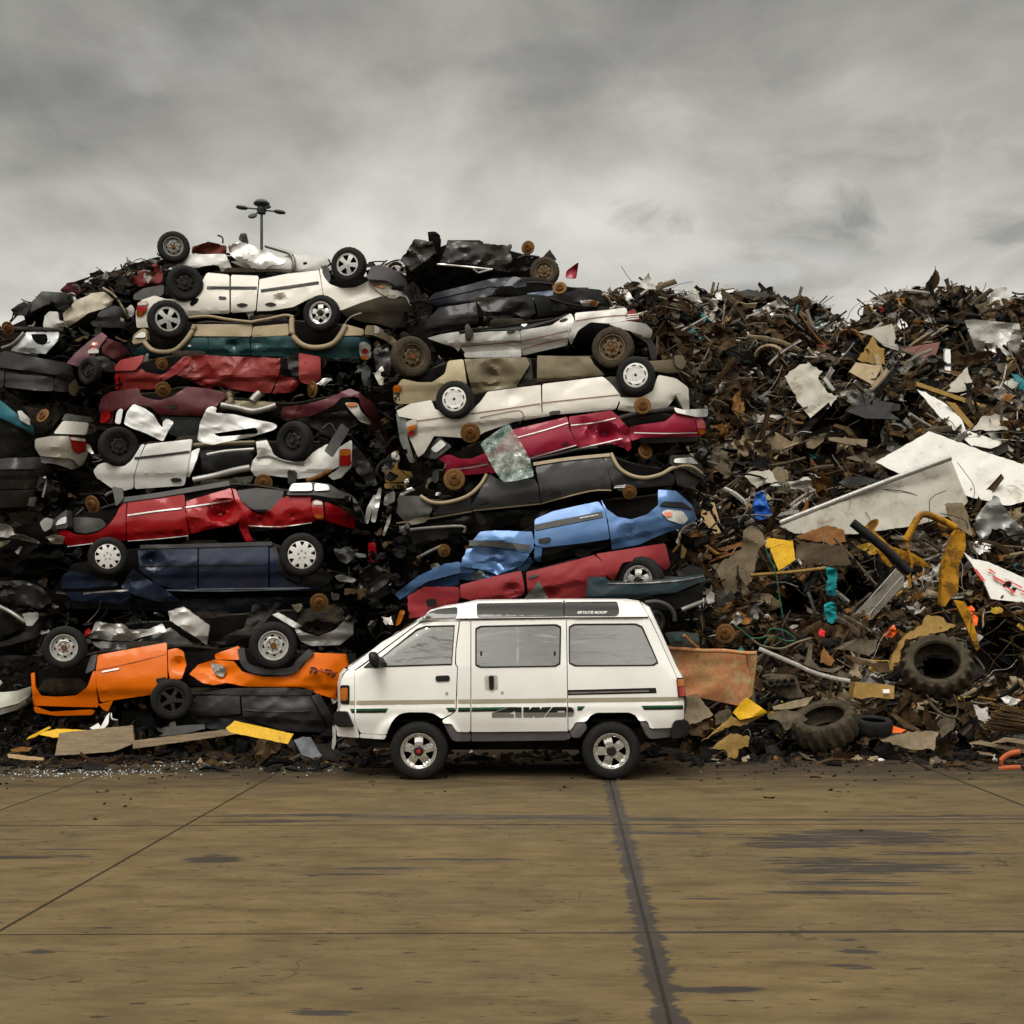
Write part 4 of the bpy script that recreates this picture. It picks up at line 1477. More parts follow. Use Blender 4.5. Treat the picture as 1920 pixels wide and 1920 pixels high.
    c.strip('belt_trim', 'S 300 1106 420 1108 560 1104', 2.4, paint((0.20, 0.23, 0.30), 0.3, .3), -0.02)
    c.p('fender', 'D 460 1442 520 1402 640 1424 730 1462 870 1478 890 1512 620 1532 462 1535', amp=0.05)
    c.p('crumpled_hood', 'F 340 140 430 142 690 130 692 188 640 202 380 187', amp=0.1)
    c.p('torn_fender', 'F 640 112 700 18 760 62 850 112 958 190 830 192 700 152', NAVY, -0.1, amp=0.14)
    c.strip('bumper_strip', 'F 440 150 540 140 680 132', 3, M_STEEL, -0.05)
    c.strip('trim_strip', 'F 1030 126 1420 122 1640 120', 2, paint((0.20, 0.23, 0.30), 0.3, .3), -0.03)
    c.p('arch_liner', 'E 440 1220 470 1215 500 1330 560 1410 660 1450 640 1490 520 1440 460 1340', M_BLACK, 0.0, occ=False)
    c.p('crushed_roof', 'S 120 1118 300 1125 600 1118 640 1135 420 1150 130 1140', INK, 0.12, amp=0.15)
    c.p('inner_panel', 'E 600 1520 740 1400 800 1380 900 1440 860 1500 700 1560', M_DKSTEEL, 0.15, amp=0.1)
    c.wheel('S 202 1043', 36.5, 'star8', yaw=14)
    c.wheel('S 566 1040', 41.5, 'star8', yaw=12)
    c.done('S 130 1060 250 1030 510 1022 600 1060 600 1115 300 1130 130 1125')
    # --- bright red pickup / utility
    c = Wreck('red_pickup', 'glossy red compact pickup crushed above the navy minivan', 18.3, RED, 'D 420 1130 2650 930', PILE_L, 0.3, 0.35, amp=0.025, freq=0.9, seed=3, dents=(('D 1680 960', 34, 0.26), ('D 1960 1020', 26, .20), ('D 1450 1060', 20, 0.06), ('E 600 1000', 22, 0.08)), cat='wrecked pickup')
    c.p('fender', 'D 420 1108 480 1090 510 1100 560 1128 650 1132 745 1110 822 1050 872 980 902 908 948 886 942 1000 948 1172 700 1196 500 1212 476 1172')
    c.p('door', 'D 958 882 1384 828 1388 930 1400 1040 1422 1132 1150 1162 955 1176 948 1000')
    c.p('door', 'D 1396 878 1730 780 1752 870 1832 950 1832 1002 1745 1062 1600 1082 1432 1122 1398 1000', amp=0.07, label='buckled red rear door')
    c.strip('sill', 'D 888 872 1200 830 1720 742', 9, M_GREYPL, -0.02)
    c.p('sill_end', 'D 840 768 920 780 926 860 870 920', M_GREYPL, -0.05)
    c.p('bed_side', 'E 142 782 168 792 200 868 280 950 368 982 442 932 502 860 552 842 740 832 728 870 742 965 768 1020 760 1032 500 1082 262 1072 240 1000 168 880', amp=0.05)
    c.p('tail_panel', 'E 836 882 962 930 1052 1000 1062 1092 960 1060 838 1022', amp=0.08, yaw=0.5)
    c.p('pillar', 'E 200 960 256 1000 262 1100 300 1180 240 1180 190 1070', amp=0.1)
    c.p('inner_arch', 'E 172 800 330 780 530 800 512 880 430 950 360 970 270 925 205 870', M_GREYPL, 0.28, occ=False)
    c.p('inner_arch', 'D 520 1000 640 1000 760 1010 800 1060 740 1100 640 1122 560 1112', M_GREYPL, 0.28, occ=False)
    c.p('bumper', 'E 548 832 580 752 740 735 872 750 950 802 1040 832 1032 862 880 852 760 832', M_GREYPL, -0.06, rim=0.12)
    c.p('bumper_face', 'E 565 802 592 746 738 740 744 800', M_CAPWHITE, -0.10, rim=0.02, occ=False)
    c.p('bumper_face', 'E 756 802 762 742 862 756 874 796', M_CAPWHITE, -0.09, rim=0.02, occ=False)
    c.p('hitch_plate', 'E 985 835 1030 840 1028 885 988 880', M_CHROME, -0.12, occ=False)
    tl = c.p('tail_light', 'E 735 882 770 866 820 880 832 1020 772 1016 742 962', M_RED, -0.02, rim=0.03)
    c.p('clear_lens', 'E 748 884 772 872 816 884 820 905 750 905', M_CLEAR, -0.03, rim=0.01, par=tl)
    c.p('amber_lens', 'E 752 984 828 985 830 1014 774 1010', M_AMBER, -0.03, rim=0.01, par=tl)
    c.p('bumper', 'D 388 1095 408 1010 502 938 508 1080', M_GREYPL, -0.05, rim=0.2, label='front bumper')
    c.p('bumper_face', 'D 412 1062 440 1015 496 990 498 1042', M_CAPWHITE, -0.07, rim=0.02, occ=False)
    c.bar('headlight_ring', 'D 432 1140 462 1128 478 1160 466 1195 440 1205', 0.02, M_CHROME, 0.1)
    for q in ('D 955 985 1160 955 1362 932', 'D 1392 925 1560 900 1732 873'):
        c.strip('trim_strip', q, 2.6, M_CAPWHITE, -0.016)
    for q in ('D 502 1220 700 1195', 'D 958 1178 1200 1160 1410 1138', 'E 262 1062 500 1070 740 1040'):
        c.strip('pinstripe', q, 1.4, M_CAPWHITE, -0.012, rim=0)
    c.p('handle', 'D 1295 1095 1365 1085 1370 1112 1300 1122', RED, -0.022, par='door', ch=2)
    c.rotor('D 690 905', 17.5, yaw=-15, ex=0.1)
    c.done('D 520 1000 900 900 1700 760 E 560 800 800 800 1000 940 1030 1060 500 1090 D 1440 1140 500 1220 440 1150')
    # --- white hatchback
    c = Wreck('white_hatchback', 'white car with its rear door torn away above the red pickup', 18.8, WHITE, 'D 700 640 2640 590', PILE_L, 0.3, 0.3, amp=0.025, freq=1.0, seed=14, dents=(('E 640 590', 24, 0.12), ('E 360 540', 22, .12)))
    c.p('fender', 'D 698 650 740 602 790 588 850 616 930 618 985 575 1060 455 1086 450 1040 560 1002 690 1000 782 930 802 840 782 722 702')
    c.p('door', 'D 1094 452 1442 412 1420 560 1382 762 1010 788 1008 690 1046 560')
    c.strip('moulding', 'D 1008 556 1200 535 1420 506', 4, M_BLACK, -0.018)
    c.p('handle', 'D 1275 715 1310 702 1360 708 1355 728 1290 735', M_BLACK, -0.03, par='door', ch=2)
    c.p('pillar', 'D 1440 500 1500 480 1470 580 1420 700 1384 690 1400 600', M_CAPWHITE, 0.02, amp=0.08)
    c.bar('door_frame', 'D 1552 532 1700 505 1905 490', 0.028, SILVER, 0.12)
    c.bar('door_frame', 'D 1450 720 1600 692 1760 650 1875 628', 0.05, SILVER, 0.05)
    c.bar('door_frame', 'D 1440 462 1640 448 1910 440', 0.035, TANDK, 0.1)
    c.p('roof_panel', 'D 1420 760 1560 735 1760 700 1900 690 1880 740 1600 770', SILVDK, 0.1, amp=0.15)
    c.p('interior_lining', 'D 1500 500 1900 480 1880 640 1520 700', M_BLACK, 0.28, amp=0.1, occ=False)
    c.p('quarter_panel', 'E 318 432 402 420 430 482 452 530 522 572 602 577 682 580 752 510 852 450 945 462 942 618 872 652 720 702 622 712 402 682 312 692 278 642 292 580 332 530', amp=0.05)
    c.p('rear_corner', 'E 1034 420 1040 440 1034 620 1004 652 960 700 900 720 860 690 945 630 948 470', amp=0.05)
    c.bar('quarter_window_rail', 'E 325 552 420 540 540 580 680 598', 0.018, SILVDK, -0.03)
    tl = c.p('tail_light', 'E 952 488 1030 488 1032 612 946 616', M_RED, -0.03, rim=0.04, occ=False)
    c.p('amber_lens', 'E 956 494 1026 494 1026 536 952 538', M_AMBER, -0.04, rim=0.012, par=tl)
    c.p('plastic_strip', 'E 830 502 962 290 1022 342 892 552', M_GREYPL, -0.22, rim=0.03)
    c.p('bumper_bracket', 'E 554 645 618 648 618 755 560 752', M_GREYPL, -0.1, rim=0.1)
    c.bar('bumper_iron', 'E 700 728 800 690 880 650', 0.035, M_RUST, -0.08)
    c.bar('hose', 'E 820 340 880 300 940 390 1020 390 1120 500 1260 720', 0.022, M_BLACK, 0.1)
    c.bar('spring_strut', 'E 1000 380 1080 460 1180 620 1240 690', 0.035, M_DKSTEEL, 0.2)
    c.wheel('D 895 465', 37, 'dark', yaw=28, ex=-0.02)
    c.wheel('E 588 425', 38, 'dark', yaw=-26, ex=-0.02)
    c.rotor('E 376 745', 16.5, yaw=-8)
    c.done('D 760 590 1100 450 1500 440 1900 450 E 420 440 950 450 980 640 600 700 300 690 D 1400 770 860 770')
    # --- dark maroon car
    c = Wreck('maroon_car', 'dull maroon sedan with an exposed amber and clear headlamp in the left pile', 19.5, MAROON, 'D 740 160 2900 200', PILE_L, 0.35, 0.5, amp=0.035, freq=1.0, seed=17, dents=(('E 640 200', 30, 0.1),))
    c.p('quarter_panel', 'D 740 182 760 102 820 60 940 42 1040 30 1062 92 1130 112 1200 122 1292 92 1402 20 1550 32 1680 62 1702 92 1652 132 1620 172 1520 238 1200 232 1130 172 1000 150 932 200 852 192 842 300 762 292')
    c.p('rear_window', 'D 1200 246 1508 246 1480 410 1400 412 1272 380', plain('dusty_dark_glass', (0.035, 0.042, 0.042), 0.22, var=.2), 0.03, amp=0.01)
    c.p('fender', 'E 520 172 700 150 852 110 962 60 1022 35 1090 60 1130 95 1090 108 1062 92 962 100 902 160 802 210 720 242 562 270 500 250', amp=0.06)
    c.p('hood', 'E 1090 62 1202 140 1262 260 1312 400 1342 522 1332 592 1312 560 1272 440 1202 300 1112 172 1092 112', ex=-0.05, amp=0.05, yaw=0.6)
    c.p('headlight', 'E 985 140 1080 140 1106 200 1182 282 1170 306 1100 282 1012 182', M_CLEAR, -0.04, rim=0.05)
    c.p('turn_lens', 'E 990 144 1078 142 1082 162 1020 172', M_AMBER, -0.06, rim=0.01, occ=False)
    c.p('tail_light', 'D 760 212 822 190 832 242 792 290 750 292', M_RED, -0.03)
    c.p('crossmember', 'E 58 165 100 120 450 135 470 175 300 200 130 190', TANDK, -0.06, amp=0.12)
    c.bar('crossmember', 'E 60 160 180 180 290 205 400 185 470 160', 0.05, M_STEEL, -0.1)
    c.bar('bracket', 'E 110 70 130 110 125 150', 0.05, TANDK, -0.1)
    c.bar('bracket', 'E 290 130 320 95 350 70', 0.06, M_STEEL, -0.1)
    c.p('badge', 'D 1252 160 1330 152 1332 182 1256 188', M_BLACK, -0.015, rim=0.005, occ=False)
    c.rotor('D 1222 42', 15, yaw=15, ex=0.05)
    c.p('crushed_roof', 'E 560 280 760 240 1000 200 1090 300 900 420 700 300', M_DKSTEEL, 0.25, amp=0.2)
    c.done('D 780 110 1400 40 E 120 120 560 160 960 80 1180 180 1240 400 800 280 300 240 D 1500 400 1200 300 860 280')
    # --- crumpled red car
    c = Wreck('crushed_car', 'badly crumpled faded red car between the green wagon and the maroon sedan', 20.0, REDF, 'S 212 700 602 695', PILE_L, 0.3, 0.2, amp=0.10, freq=1.7, seed=29)
    c.p('bumper_corner', 'A 856 1232 902 1180 1082 1140 1062 1200 1012 1258 860 1262', REDP, -0.05, amp=0.02)
    c.p('quarter_panel', 'A 868 1272 1010 1262 1062 1242 1092 1272 1212 1292 1200 1342 1150 1400 862 1402 858 1302')
    c.p('door', 'A 1252 1262 1382 1152 1560 1140 B -20 1228 500 1246 502 1300 490 1370 432 1508 300 1502 150 1480 0 1450 A 1580 1402 1352 1300', amp=0.13, step=5.5)
    c.p('torn_strip', 'A 1200 1300 1340 1220 1420 1150 1440 1170 1350 1270 1220 1340', REDP, -0.12, amp=0.08)
    c.p('fender', 'B 502 1372 642 1402 642 1452 592 1502 442 1512', amp=0.14)
    c.p('tail_panel', 'B 640 1206 802 1236 806 1400 742 1440 690 1442 642 1412', REDP, -0.12, amp=0.03)
    c.p('tail_slot', 'B 680 1245 694 1243 696 1280 682 1282', M_BLACK, -0.14, rim=0.004, occ=False)
    c.p('seat_back', 'B 552 1230 640 1225 642 1412 600 1390 562 1330', M_BLACK, -0.02, amp=0.05)
    c.p('tail_light', 'A 870 1290 890 1290 890 1400 866 1400', M_RED, -0.04, rim=0.02, occ=False)
    c.rotor('A 1215 1208', 11.5, yaw=20, ex=0.0)
    c.rotor('B 738 1482', 17, yaw=-20, ex=-0.02)
    c.done('A 880 1240 1300 1160 B 0 1240 600 1260 700 1420 400 1490 A 1500 1360 900 1390')
    # --- green wagon with tan cladding
    c = Wreck('green_wagon', 'dark green wagon with tan cladding and wide tan wheel arches', 20.8, TEAL, 'S 248 650 702 640', PILE_L, 0.3, 0.35, amp=0.03, freq=1.0, seed=33, dents=(('A 1760 1060', 22, 0.10), ('B 330 1130', 22, .08)))
    c.p('quarter_panel', 'A 990 1105 1080 1062 1122 1120 1220 1140 1320 1120 1392 1060 1440 1012 1560 1012 1560 1150 1300 1162 1000 1150')
    c.p('door', 'A 1564 1012 1872 1010 1880 1142 1564 1150', amp=0.05)
    c.p('door', 'B 282 1090 570 1078 600 1112 652 1170 660 1240 286 1228', amp=0.04)
    c.p('tail_panel', 'B 664 1174 802 1182 902 1152 962 1092 992 1086 1150 1086 1182 1132 1192 1250 800 1248 664 1242')
    c.p('cladding', 'A 1420 1000 1452 912 1892 910 1884 1004', TANPL)
    c.p('cladding', 'B 288 1088 296 1010 562 986 566 1074', TANPL)
    c.p('cladding', 'B 962 1078 988 990 1132 1030 1126 1074', TANPL)
    c.bar('rocker_flare', 'A 1415 862 1560 852 1700 875 1880 895 B 300 972 420 950 540 925 602 938', 0.024, TANPL, -0.04)
    c.bar('arch_flare', 'A 1085 1050 1140 1105 1220 1122 1310 1108 1380 1050 1430 985 1460 920', 0.042, TANPL, -0.03)
    c.bar('arch_flare', 'B 590 950 592 1060 642 1130 720 1165 812 1165 892 1140 942 1090 992 1000', 0.046, TANPL, -0.03)
    c.p('bumper', 'A 985 1062 1002 990 1062 945 1096 945 1106 1030 1052 1052', TANPL, -0.05, rim=0.15)
    c.p('bumper', 'B 1132 1070 1145 1000 1222 1000 1302 1050 1382 1120 1372 1182 1290 1112 1200 1072', TANPL, -0.05, rim=0.15, yaw=0.4)
    c.p('bumper_face', 'B 1144 1050 1148 1002 1222 1002 1252 1030 1240 1062', M_CAPWHITE, -0.09, rim=0.02, occ=False)
    c.p('bumper_face', 'A 1004 1012 1050 972 1090 970 1092 1012', M_CAPWHITE, -0.09, rim=0.02, occ=False)
    tl = c.p('tail_light', 'B 1095 1132 1132 1120 1180 1150 1186 1210 1170 1252 1110 1254 1094 1200', M_CLEAR, -0.03)
    c.p('red_lens', 'B 1112 1180 1150 1172 1172 1200 1150 1216 1116 1210', M_RED, -0.045, par=tl, rim=0.01)
    c.p('amber_lens', 'B 1104 1226 1170 1226 1164 1260 1110 1256', M_AMBER, -0.045, par=tl, rim=0.01)
    c.p('handle', 'B 560 1205 625 1200 628 1228 565 1232', M_BLACK, -0.02, ch=2, occ=False)
    c.p('badge', 'A 1408 1068 1432 1064 1434 1080 1410 1082', M_CAPWHITE, -0.012, rim=0.004, occ=False)
    c.strip('belt_trim', 'B 664 1256 900 1262 1110 1264', 4, M_BLACK)
    c.p('exhaust_tip', 'A 985 1110 1010 1085 1042 1100 1036 1135 1000 1140', M_CAPWHITE, 0.02, rim=0.1, occ=False)
    c.wheel('A 1258 872', 37, 'spoke5', yaw=20, ex=-0.14)
    c.wheel('B 802 906', 35, 'alloy_chrome', yaw=-10, ex=-0.12)
    c.done('A 1010 1060 1440 900 B 300 980 560 960 1000 1010 1160 1080 1170 1240 300 1230 A 1020 1140')
    # --- white minivan with dark lower body
    c = Wreck('white_minivan', 'white minivan on its roof near the top with a big grey bumper', 21.4, IVORY, 'S 248 575 775 575', PILE_L, 0.3, 0.55, bw=0.8, amp=0.022, freq=0.9, seed=41, cat='wrecked van', dents=(('B 500 800', 13, 0.14),))
    c.p('quarter_panel', 'S 256 615 254 585 264 563 290 554 312 561 345 560 366 546 380 526 388 511 430 515 430 588 400 588 350 592 330 610')
    c.p('door', 'S 433 515 485 517 479 583 433 587', label='white sliding door')
    c.p('door', 'B 347 655 540 615 792 586 822 770 720 800 600 862 430 890 326 894')
    c.p('fender', 'B 797 578 812 570 832 640 872 690 960 722 1062 716 1122 690 1182 656 1322 672 1442 762 1492 862 1480 870 1440 782 1362 800 1262 780 1102 832 950 890 900 860 826 772')
    c.p('hood', 'B 952 894 1102 836 1262 786 1368 806 1440 790 1492 882 1472 962 1432 1012 1342 1022 1232 988 1102 972 982 922', PEWTER, tilt=0.9, amp=0.05)  # white hood facing down, its shade put into a greyer paint
    c.p('grille', 'B 1362 806 1402 775 1450 800 1494 880 1470 960 1440 990 1440 900 1400 830', M_DKSTEEL, -0.03, yaw=0.5)
    c.p('bumper', 'B 1150 652 1180 560 1242 545 1352 580 1432 642 1492 742 1512 862 1494 902 1472 802 1392 712 1292 662', paint((0.085, 0.08, 0.085), 0.45, 0, .2, .25), -0.08, rim=0.2, yaw=0.35)
    c.p('headlight', 'B 1185 692 1232 690 1312 716 1322 770 1290 782 1222 736', M_FOGLENS, -0.04)
    c.p('headlight', 'B 1322 772 1370 768 1372 802 1302 792', M_FOGLENS, -0.04, rim=0.02)
    c.p('turn_lens', 'B 1195 696 1232 692 1300 715 1260 722', M_AMBER, -0.055, rim=0.01, occ=False)
    c.strip('moulding', 'A 1550 636 1740 638 B 325 718', 5, M_BLACK)
    c.strip('moulding', 'B 355 740 560 712 790 678', 5, M_BLACK)
    for q in ('A 1765 766 1815 750 1866 764 1815 784', 'B 168 848 215 831 265 846 215 866', 'B 378 842 430 824 480 844 430 860'):
        c.p('handle', q, M_BLACK, -0.012, ch=2, rim=0.01, occ=False)
    c.p('fuel_flap', 'B 38 780 98 785 95 810 42 808', M_BLACK, -0.006, rim=0.004, occ=False)
    c.p('quarter_light', 'A 1420 760 1440 720 1495 715 1480 750 1440 780', M_DARK, -0.004, rim=0, occ=False)
    tl = c.p('tail_light', 'A 1030 745 1112 738 1100 800 1062 852 1022 852', M_RED, -0.02)
    c.p('clear_lens', 'A 1035 748 1108 742 1104 765 1032 772', M_CLEAR, -0.035, par=tl, rim=0.01)
    c.p('amber_lens', 'A 1024 820 1078 816 1060 850 1024 850', M_AMBER, -0.035, par=tl, rim=0.01)
    c.p('bumper', 'A 1000 690 1080 640 1230 615 1225 690 1130 728 1000 730', M_GREYPL, 0.05, rim=0.2, label='rear bumper')
    c.p('tailgate', 'A 940 800 985 760 1010 800 1000 850 960 860', M_CAPWHITE, 0.1)
    c.p('arch_liner', 'B 802 562 850 545 880 640 870 690 832 640', M_BLACK, 0.0, occ=False)
    c.bar('window_rail', 'B -30 912 240 895 330 908 430 900 640 880', 0.06, M_BLACK, 0.1)
    c.p('pillar', 'B 245 900 300 895 298 965 275 968', M_CAPWHITE, 0.02, amp=0.06)
    c.wheel('A 1385 600', 34, 'dark', yaw=14, ex=-0.05)
    c.wheel('B 1005 542', 34, 'spoke5', yaw=-12, ex=-0.1)
    c.done('S 262 580 300 560 388 515 600 512 700 520 760 570 750 600 600 590 480 588 330 600')
    # --- white car on the very top
    c = Wreck('white_car', 'white crushed car on the very top of the left pile with one wheel up', 22.2, WHITE, 'S 320 490 620 500', PILE_L, 0.3, 0.2, amp=0.06, freq=1.4, seed=47)
    c.p('quarter_panel', 'A 1300 402 1322 392 1420 388 1690 384 1722 450 1752 532 1662 532 1640 472 1600 466 1522 476 1482 490 1402 482 1322 502 1280 522 1290 440')
    c.p('side_panel', 'B 130 522 300 500 612 472 722 474 852 486 872 540 792 582 600 612 402 618 300 600', amp=0.05)
    c.p('torn_sheet', 'B 110 402 124 368 232 382 402 440 492 500 542 510 522 542 432 552 382 582 292 572 252 532 172 512 122 462', SILVER, -0.22, amp=0.2, label='crumpled torn door skin')
    c.bar('door_rim', 'B 390 402 480 430 570 460 602 510 600 600', 0.035, M_STEEL, -0.05)
    c.bar('door_rim', 'B 160 585 240 600 400 612', 0.04, M_BLACK, -0.1)
    c.p('bracket', 'B 205 310 245 308 262 372 250 392 212 372 188 352', M_DKSTEEL, 0.1, amp=0.1)
    c.bar('aerial', 'B 32 325 60 335 72 355 70 385', 0.015, M_DKSTEEL, 0.1)
    c.p('handle_slot', 'B 672 528 702 526 702 540 674 542', M_DARK, -0.01, rim=0, occ=False)
    c.p('seat_foam', 'A 1442 330 1560 290 1700 325 1690 382 1500 382 1440 376', mottled('red_trim', [(0.3, (0.06, 0.015, 0.012)), (0.6, (0.15, 0.04, 0.025)), (0.8, (0.10, 0.06, 0.03))], 0.9, 0, 6), 0.15, amp=0.2)
    c.wheel('A 1300 328', 30, 'steel', yaw=10, ex=-0.05)
    c.done('S 335 480 430 480 600 488 610 500 500 512 340 505')


def far_left():
    c = Wreck('crushed_car', 'black car with a grey plastic bumper at the top left of the pile', 22.0, CHAR, 'A 80 800 530 720', PILE_F, 0.3, 0.3, amp=0.07, freq=1.6, seed=51)
    c.p('bumper', 'A 170 812 312 665 500 674 524 738 455 770 352 762 272 800 182 862', M_GREYPL, rim=0.3)
    c.p('lamp_cluster', 'A 80 800 180 742 240 760 200 840 110 850', M_DKSTEEL, 0.0, amp=0.2)
    c.p('inner_panel', 'A 180 862 280 800 440 770 380 860 200 920', M_DARK, 0.1, amp=0.1)
    c.done()
    c = Wreck('crushed_car', 'pale dirty car shell with ribbed grey sill atop the far left pile', 21.6, CREAM, 'A 320 880 960 800', PILE_F, 0.3, 0.3, amp=0.14, freq=1.9, seed=53)
    c.p('roof_panel', 'A 470 832 562 740 682 680 782 670 852 722 832 772 652 832 502 942 482 900', paint((0.50, 0.46, 0.36), .5, 0, .1, .7))
    c.p('door', 'A 322 942 332 850 372 815 432 820 442 880 482 890 502 932', WHITE, -0.08)
    c.p('sill', 'A 740 820 852 770 952 792 962 872 720 882', M_GREYPL, -0.05, amp=0.04)
    c.p('sill', 'A 672 892 802 850 952 892 952 942 700 930', M_GREYPL, -0.08, amp=0.04)
    c.bar('axle', 'A 60 950 300 955 560 965', 0.05, M_DKSTEEL, -0.1)
    c.p('torn_trim', 'A 190 890 222 885 262 890 250 930 214 925', M_CAPWHITE, -0.1, amp=0.2)
    c.rotor('A 55 945', 12.5, yaw=-20, ex=-0.1)
    c.bar('seat_belt', 'A 770 640 850 690 910 770 960 870', 0.02, TANPL, -0.1)
    c.done()
    c = Wreck('crushed_car', 'crumpled maroon car peeping over the top of the left pile', 23.2, MAROON, 'A 450 660 1220 540', PILE_F, 0.2, 0.2, amp=0.15, freq=1.8, seed=55)
    c.p('hood', 'A 450 662 502 600 562 594 652 640 662 672 520 692')
    c.p('fender', 'A 968 512 1062 490 1182 450 1222 530 1202 620 1052 632 982 602', paint((0.20, 0.02, 0.02), .35, 0, .5, .3))
    c.p('engine_block', 'A 670 530 762 500 792 560 800 640 700 640', M_DKSTEEL, -0.1, amp=0.3)
    c.p('inner_panel', 'A 780 560 930 480 1190 405 1210 440 1060 490 960 540 960 640 840 660', M_GRIME, 0.0, amp=0.25)
    c.done()
    c = Wreck('silver_car', 'bent pale silver fender with wheel-arch cutouts over the black car', 20.6, SILVER, 'A 80 1060 450 1040', PILE_F, 0.15, 0.15, amp=0.07, freq=1.6, seed=57, cat='car wreckage')
    c.p('fender', 'A 80 1112 100 1082 162 1002 202 970 440 970 432 1032 342 1132 202 1132', paint((0.55, 0.58, 0.60), .3, .3, .5, .2), holes=('A 230 985 350 985 360 1040 330 1070 280 1060 245 1030',))
    c.bar('arch_edge', 'A 20 1090 100 1060 160 1000 180 975', 0.03, M_STEEL, -0.02)
    c.done()
    c = Wreck('maroon_hatchback', 'dark maroon hatchback standing nose-down with red and amber tail lamps', 20.2, MAROON, 'A 500 1200 980 1100', PILE_F, 0.2, 0.4, amp=0.06, freq=1.3, seed=59)
    c.p('quarter_panel', 'A 500 1202 562 1130 652 1050 762 970 802 1002 760 1060 702 1160 590 1232', paint((0.20, 0.10, 0.12), .3, .3, .6, .2), yaw=-0.5)
    c.p('tailgate', 'A 760 1002 902 1050 982 1142 882 1192 762 1122', yaw=0.3, amp=0.1)
    tl = c.p('tail_light', 'A 652 1132 692 1050 746 1048 736 1132', M_RED, -0.06)
    c.p('amber_lens', 'A 684 1066 696 1050 744 1046 742 1070', M_AMBER, -0.07, rim=0.01, par=tl)
    c.p('clear_lens', 'A 660 1110 690 1090 742 1098 738 1128 660 1130', M_CLEAR, -0.07, rim=0.01, par=tl)
    c.p('bumper', 'A 682 1160 782 1150 862 1210 852 1272 722 1252', M_GREYPL, -0.08, rim=0.2)
    c.wheel('A 652 1262', 27, 'dark', yaw=-32, ex=-0.1)
    c.done()
    c = Wreck('black_van', 'long black van body lying on its side at the far left', 19.6, SLATE, 'A -40 1280 540 1280', PILE_F, 0.1, 0.35, amp=0.04, freq=1.1, seed=61, cat='wrecked van')
    c.p('side_panel', 'A -60 1152 42 1110 202 1150 502 1200 542 1240 542 1296 402 1288 202 1260 -60 1228')
    c.p('roof_panel', 'A 40 1246 202 1272 400 1312 400 1412 300 1412 30 1382', tilt=-0.5)
    c.p('roof_panel', 'A 406 1314 522 1352 540 1370 502 1422 406 1414', tilt=-0.5, amp=.08)
    c.p('roof_panel', 'A -60 1240 34 1248 24 1384 -60 1380', tilt=-0.5)
    c.p('trim_panel', 'A 512 1372 560 1320 592 1390 570 1450 520 1440', TANDK, -0.05)
    c.done()
    c = Wreck('teal_car', 'shadowed teal car with a pale lamp cluster at the far left edge', 19.0, FARTEAL, 'D -60 180 250 320', PILE_F, 0.1, 0.2, amp=0.05, freq=1.2, seed=63)
    c.p('side_panel', 'D -80 100 0 122 62 170 152 250 242 312 252 382 200 350 -80 212')
    c.p('lamp', 'D 130 202 160 200 222 262 222 312 152 272', M_CLEAR, -0.05)
    c.p('lower_panel', 'D -80 220 200 356 262 400 260 540 -80 560', M_BLACK, 0.05, amp=0.08)
    c.rotor('D 318 235', 14, yaw=-15, ex=0.15)
    c.p('inner_arch', 'D 262 400 300 180 420 170 455 240 380 340', M_GRIME, 0.3)
    c.done()
    c = Wreck('silver_sedan', 'silver sedan with a bright red tail lamp wedged at the far left', 18.8, PEWTER, 'D 260 440 660 440', PILE_F, 0.2, 0.5, amp=0.03, freq=1.1, seed=65)
    c.p('quarter_panel', 'D 262 412 382 390 520 390 545 490 580 526 640 504 660 500 640 560 602 622 540 560 300 540 262 480')
    c.p('bumper', 'D 400 372 472 275 662 290 642 380', CREAM, -0.03, amp=0.01)
    c.p('bumper_insert', 'D 460 272 492 220 692 250 672 288', M_GREYPL, -0.02)
    tl = c.p('tail_light', 'D 520 392 642 410 642 500 582 526 546 490', M_RED, -0.02)
    c.p('clear_lens', 'D 528 398 640 412 640 432 534 420', M_CLEAR, -0.035, par=tl, rim=0.01)
    c.p('trunk_edge', 'D 300 545 540 562 600 624 540 640 420 600 300 590', SILVDK, 0.05, amp=0.1)
    c.done()
    c = Wreck('crushed_car', 'black crushed car in the shadow at the far left below the silver sedan', 18.4, BLACKP, 'D -60 640 300 640', PILE_F, 0.1, 0.3, amp=0.06, freq=1.3, seed=67)
    c.p('door', 'D -80 562 302 546 302 636 -80 640', SLATE, tilt=-0.4)
    c.p('side_panel', 'D -80 646 302 650 262 782 -80 790')
    c.p('crushed_panel', 'D -60 800 260 790 230 920 -60 930', amp=0.1)
    c.p('plate_corner', 'D 205 910 222 850 272 846 252 920', M_STEEL, -0.05, amp=0.05)
    c.p('panel', 'D 330 700 440 720 470 830 360 860 305 840', BLACKP, 0.1, amp=0.1)
    c.bar('weatherstrip', 'D 335 700 345 740 320 850', 0.02, M_STEEL, -0.02)
    c.done()
    c = Wreck('crushed_car', 'mangled dark car front with bare metal brackets at the far left', 18.0, BLACKP, 'D -60 1080 480 1080', PILE_F, 0.1, 0.2, amp=0.16, freq=2.2, seed=69)
    c.p('bracket', 'D -40 1060 30 1045 90 1080 100 1120 160 1130 290 1180 290 1200 120 1160 -40 1140', M_STEEL, -0.05)
    c.p('fender', 'D 295 1040 340 1000 400 1015 385 1080 330 1110', SILVDK, -0.1, amp=0.03)
    c.p('lamp', 'D 340 1145 400 1130 480 1140 470 1200 400 1200', M_FOGLENS, 0.05)
    c.p('panel', 'D -60 1190 80 1170 60 1200 -60 1250', M_CHROME, -0.03, amp=0.1)
    c.p('panel', 'D 110 1260 150 1220 170 1220 130 1275', M_STEEL, -0.03)
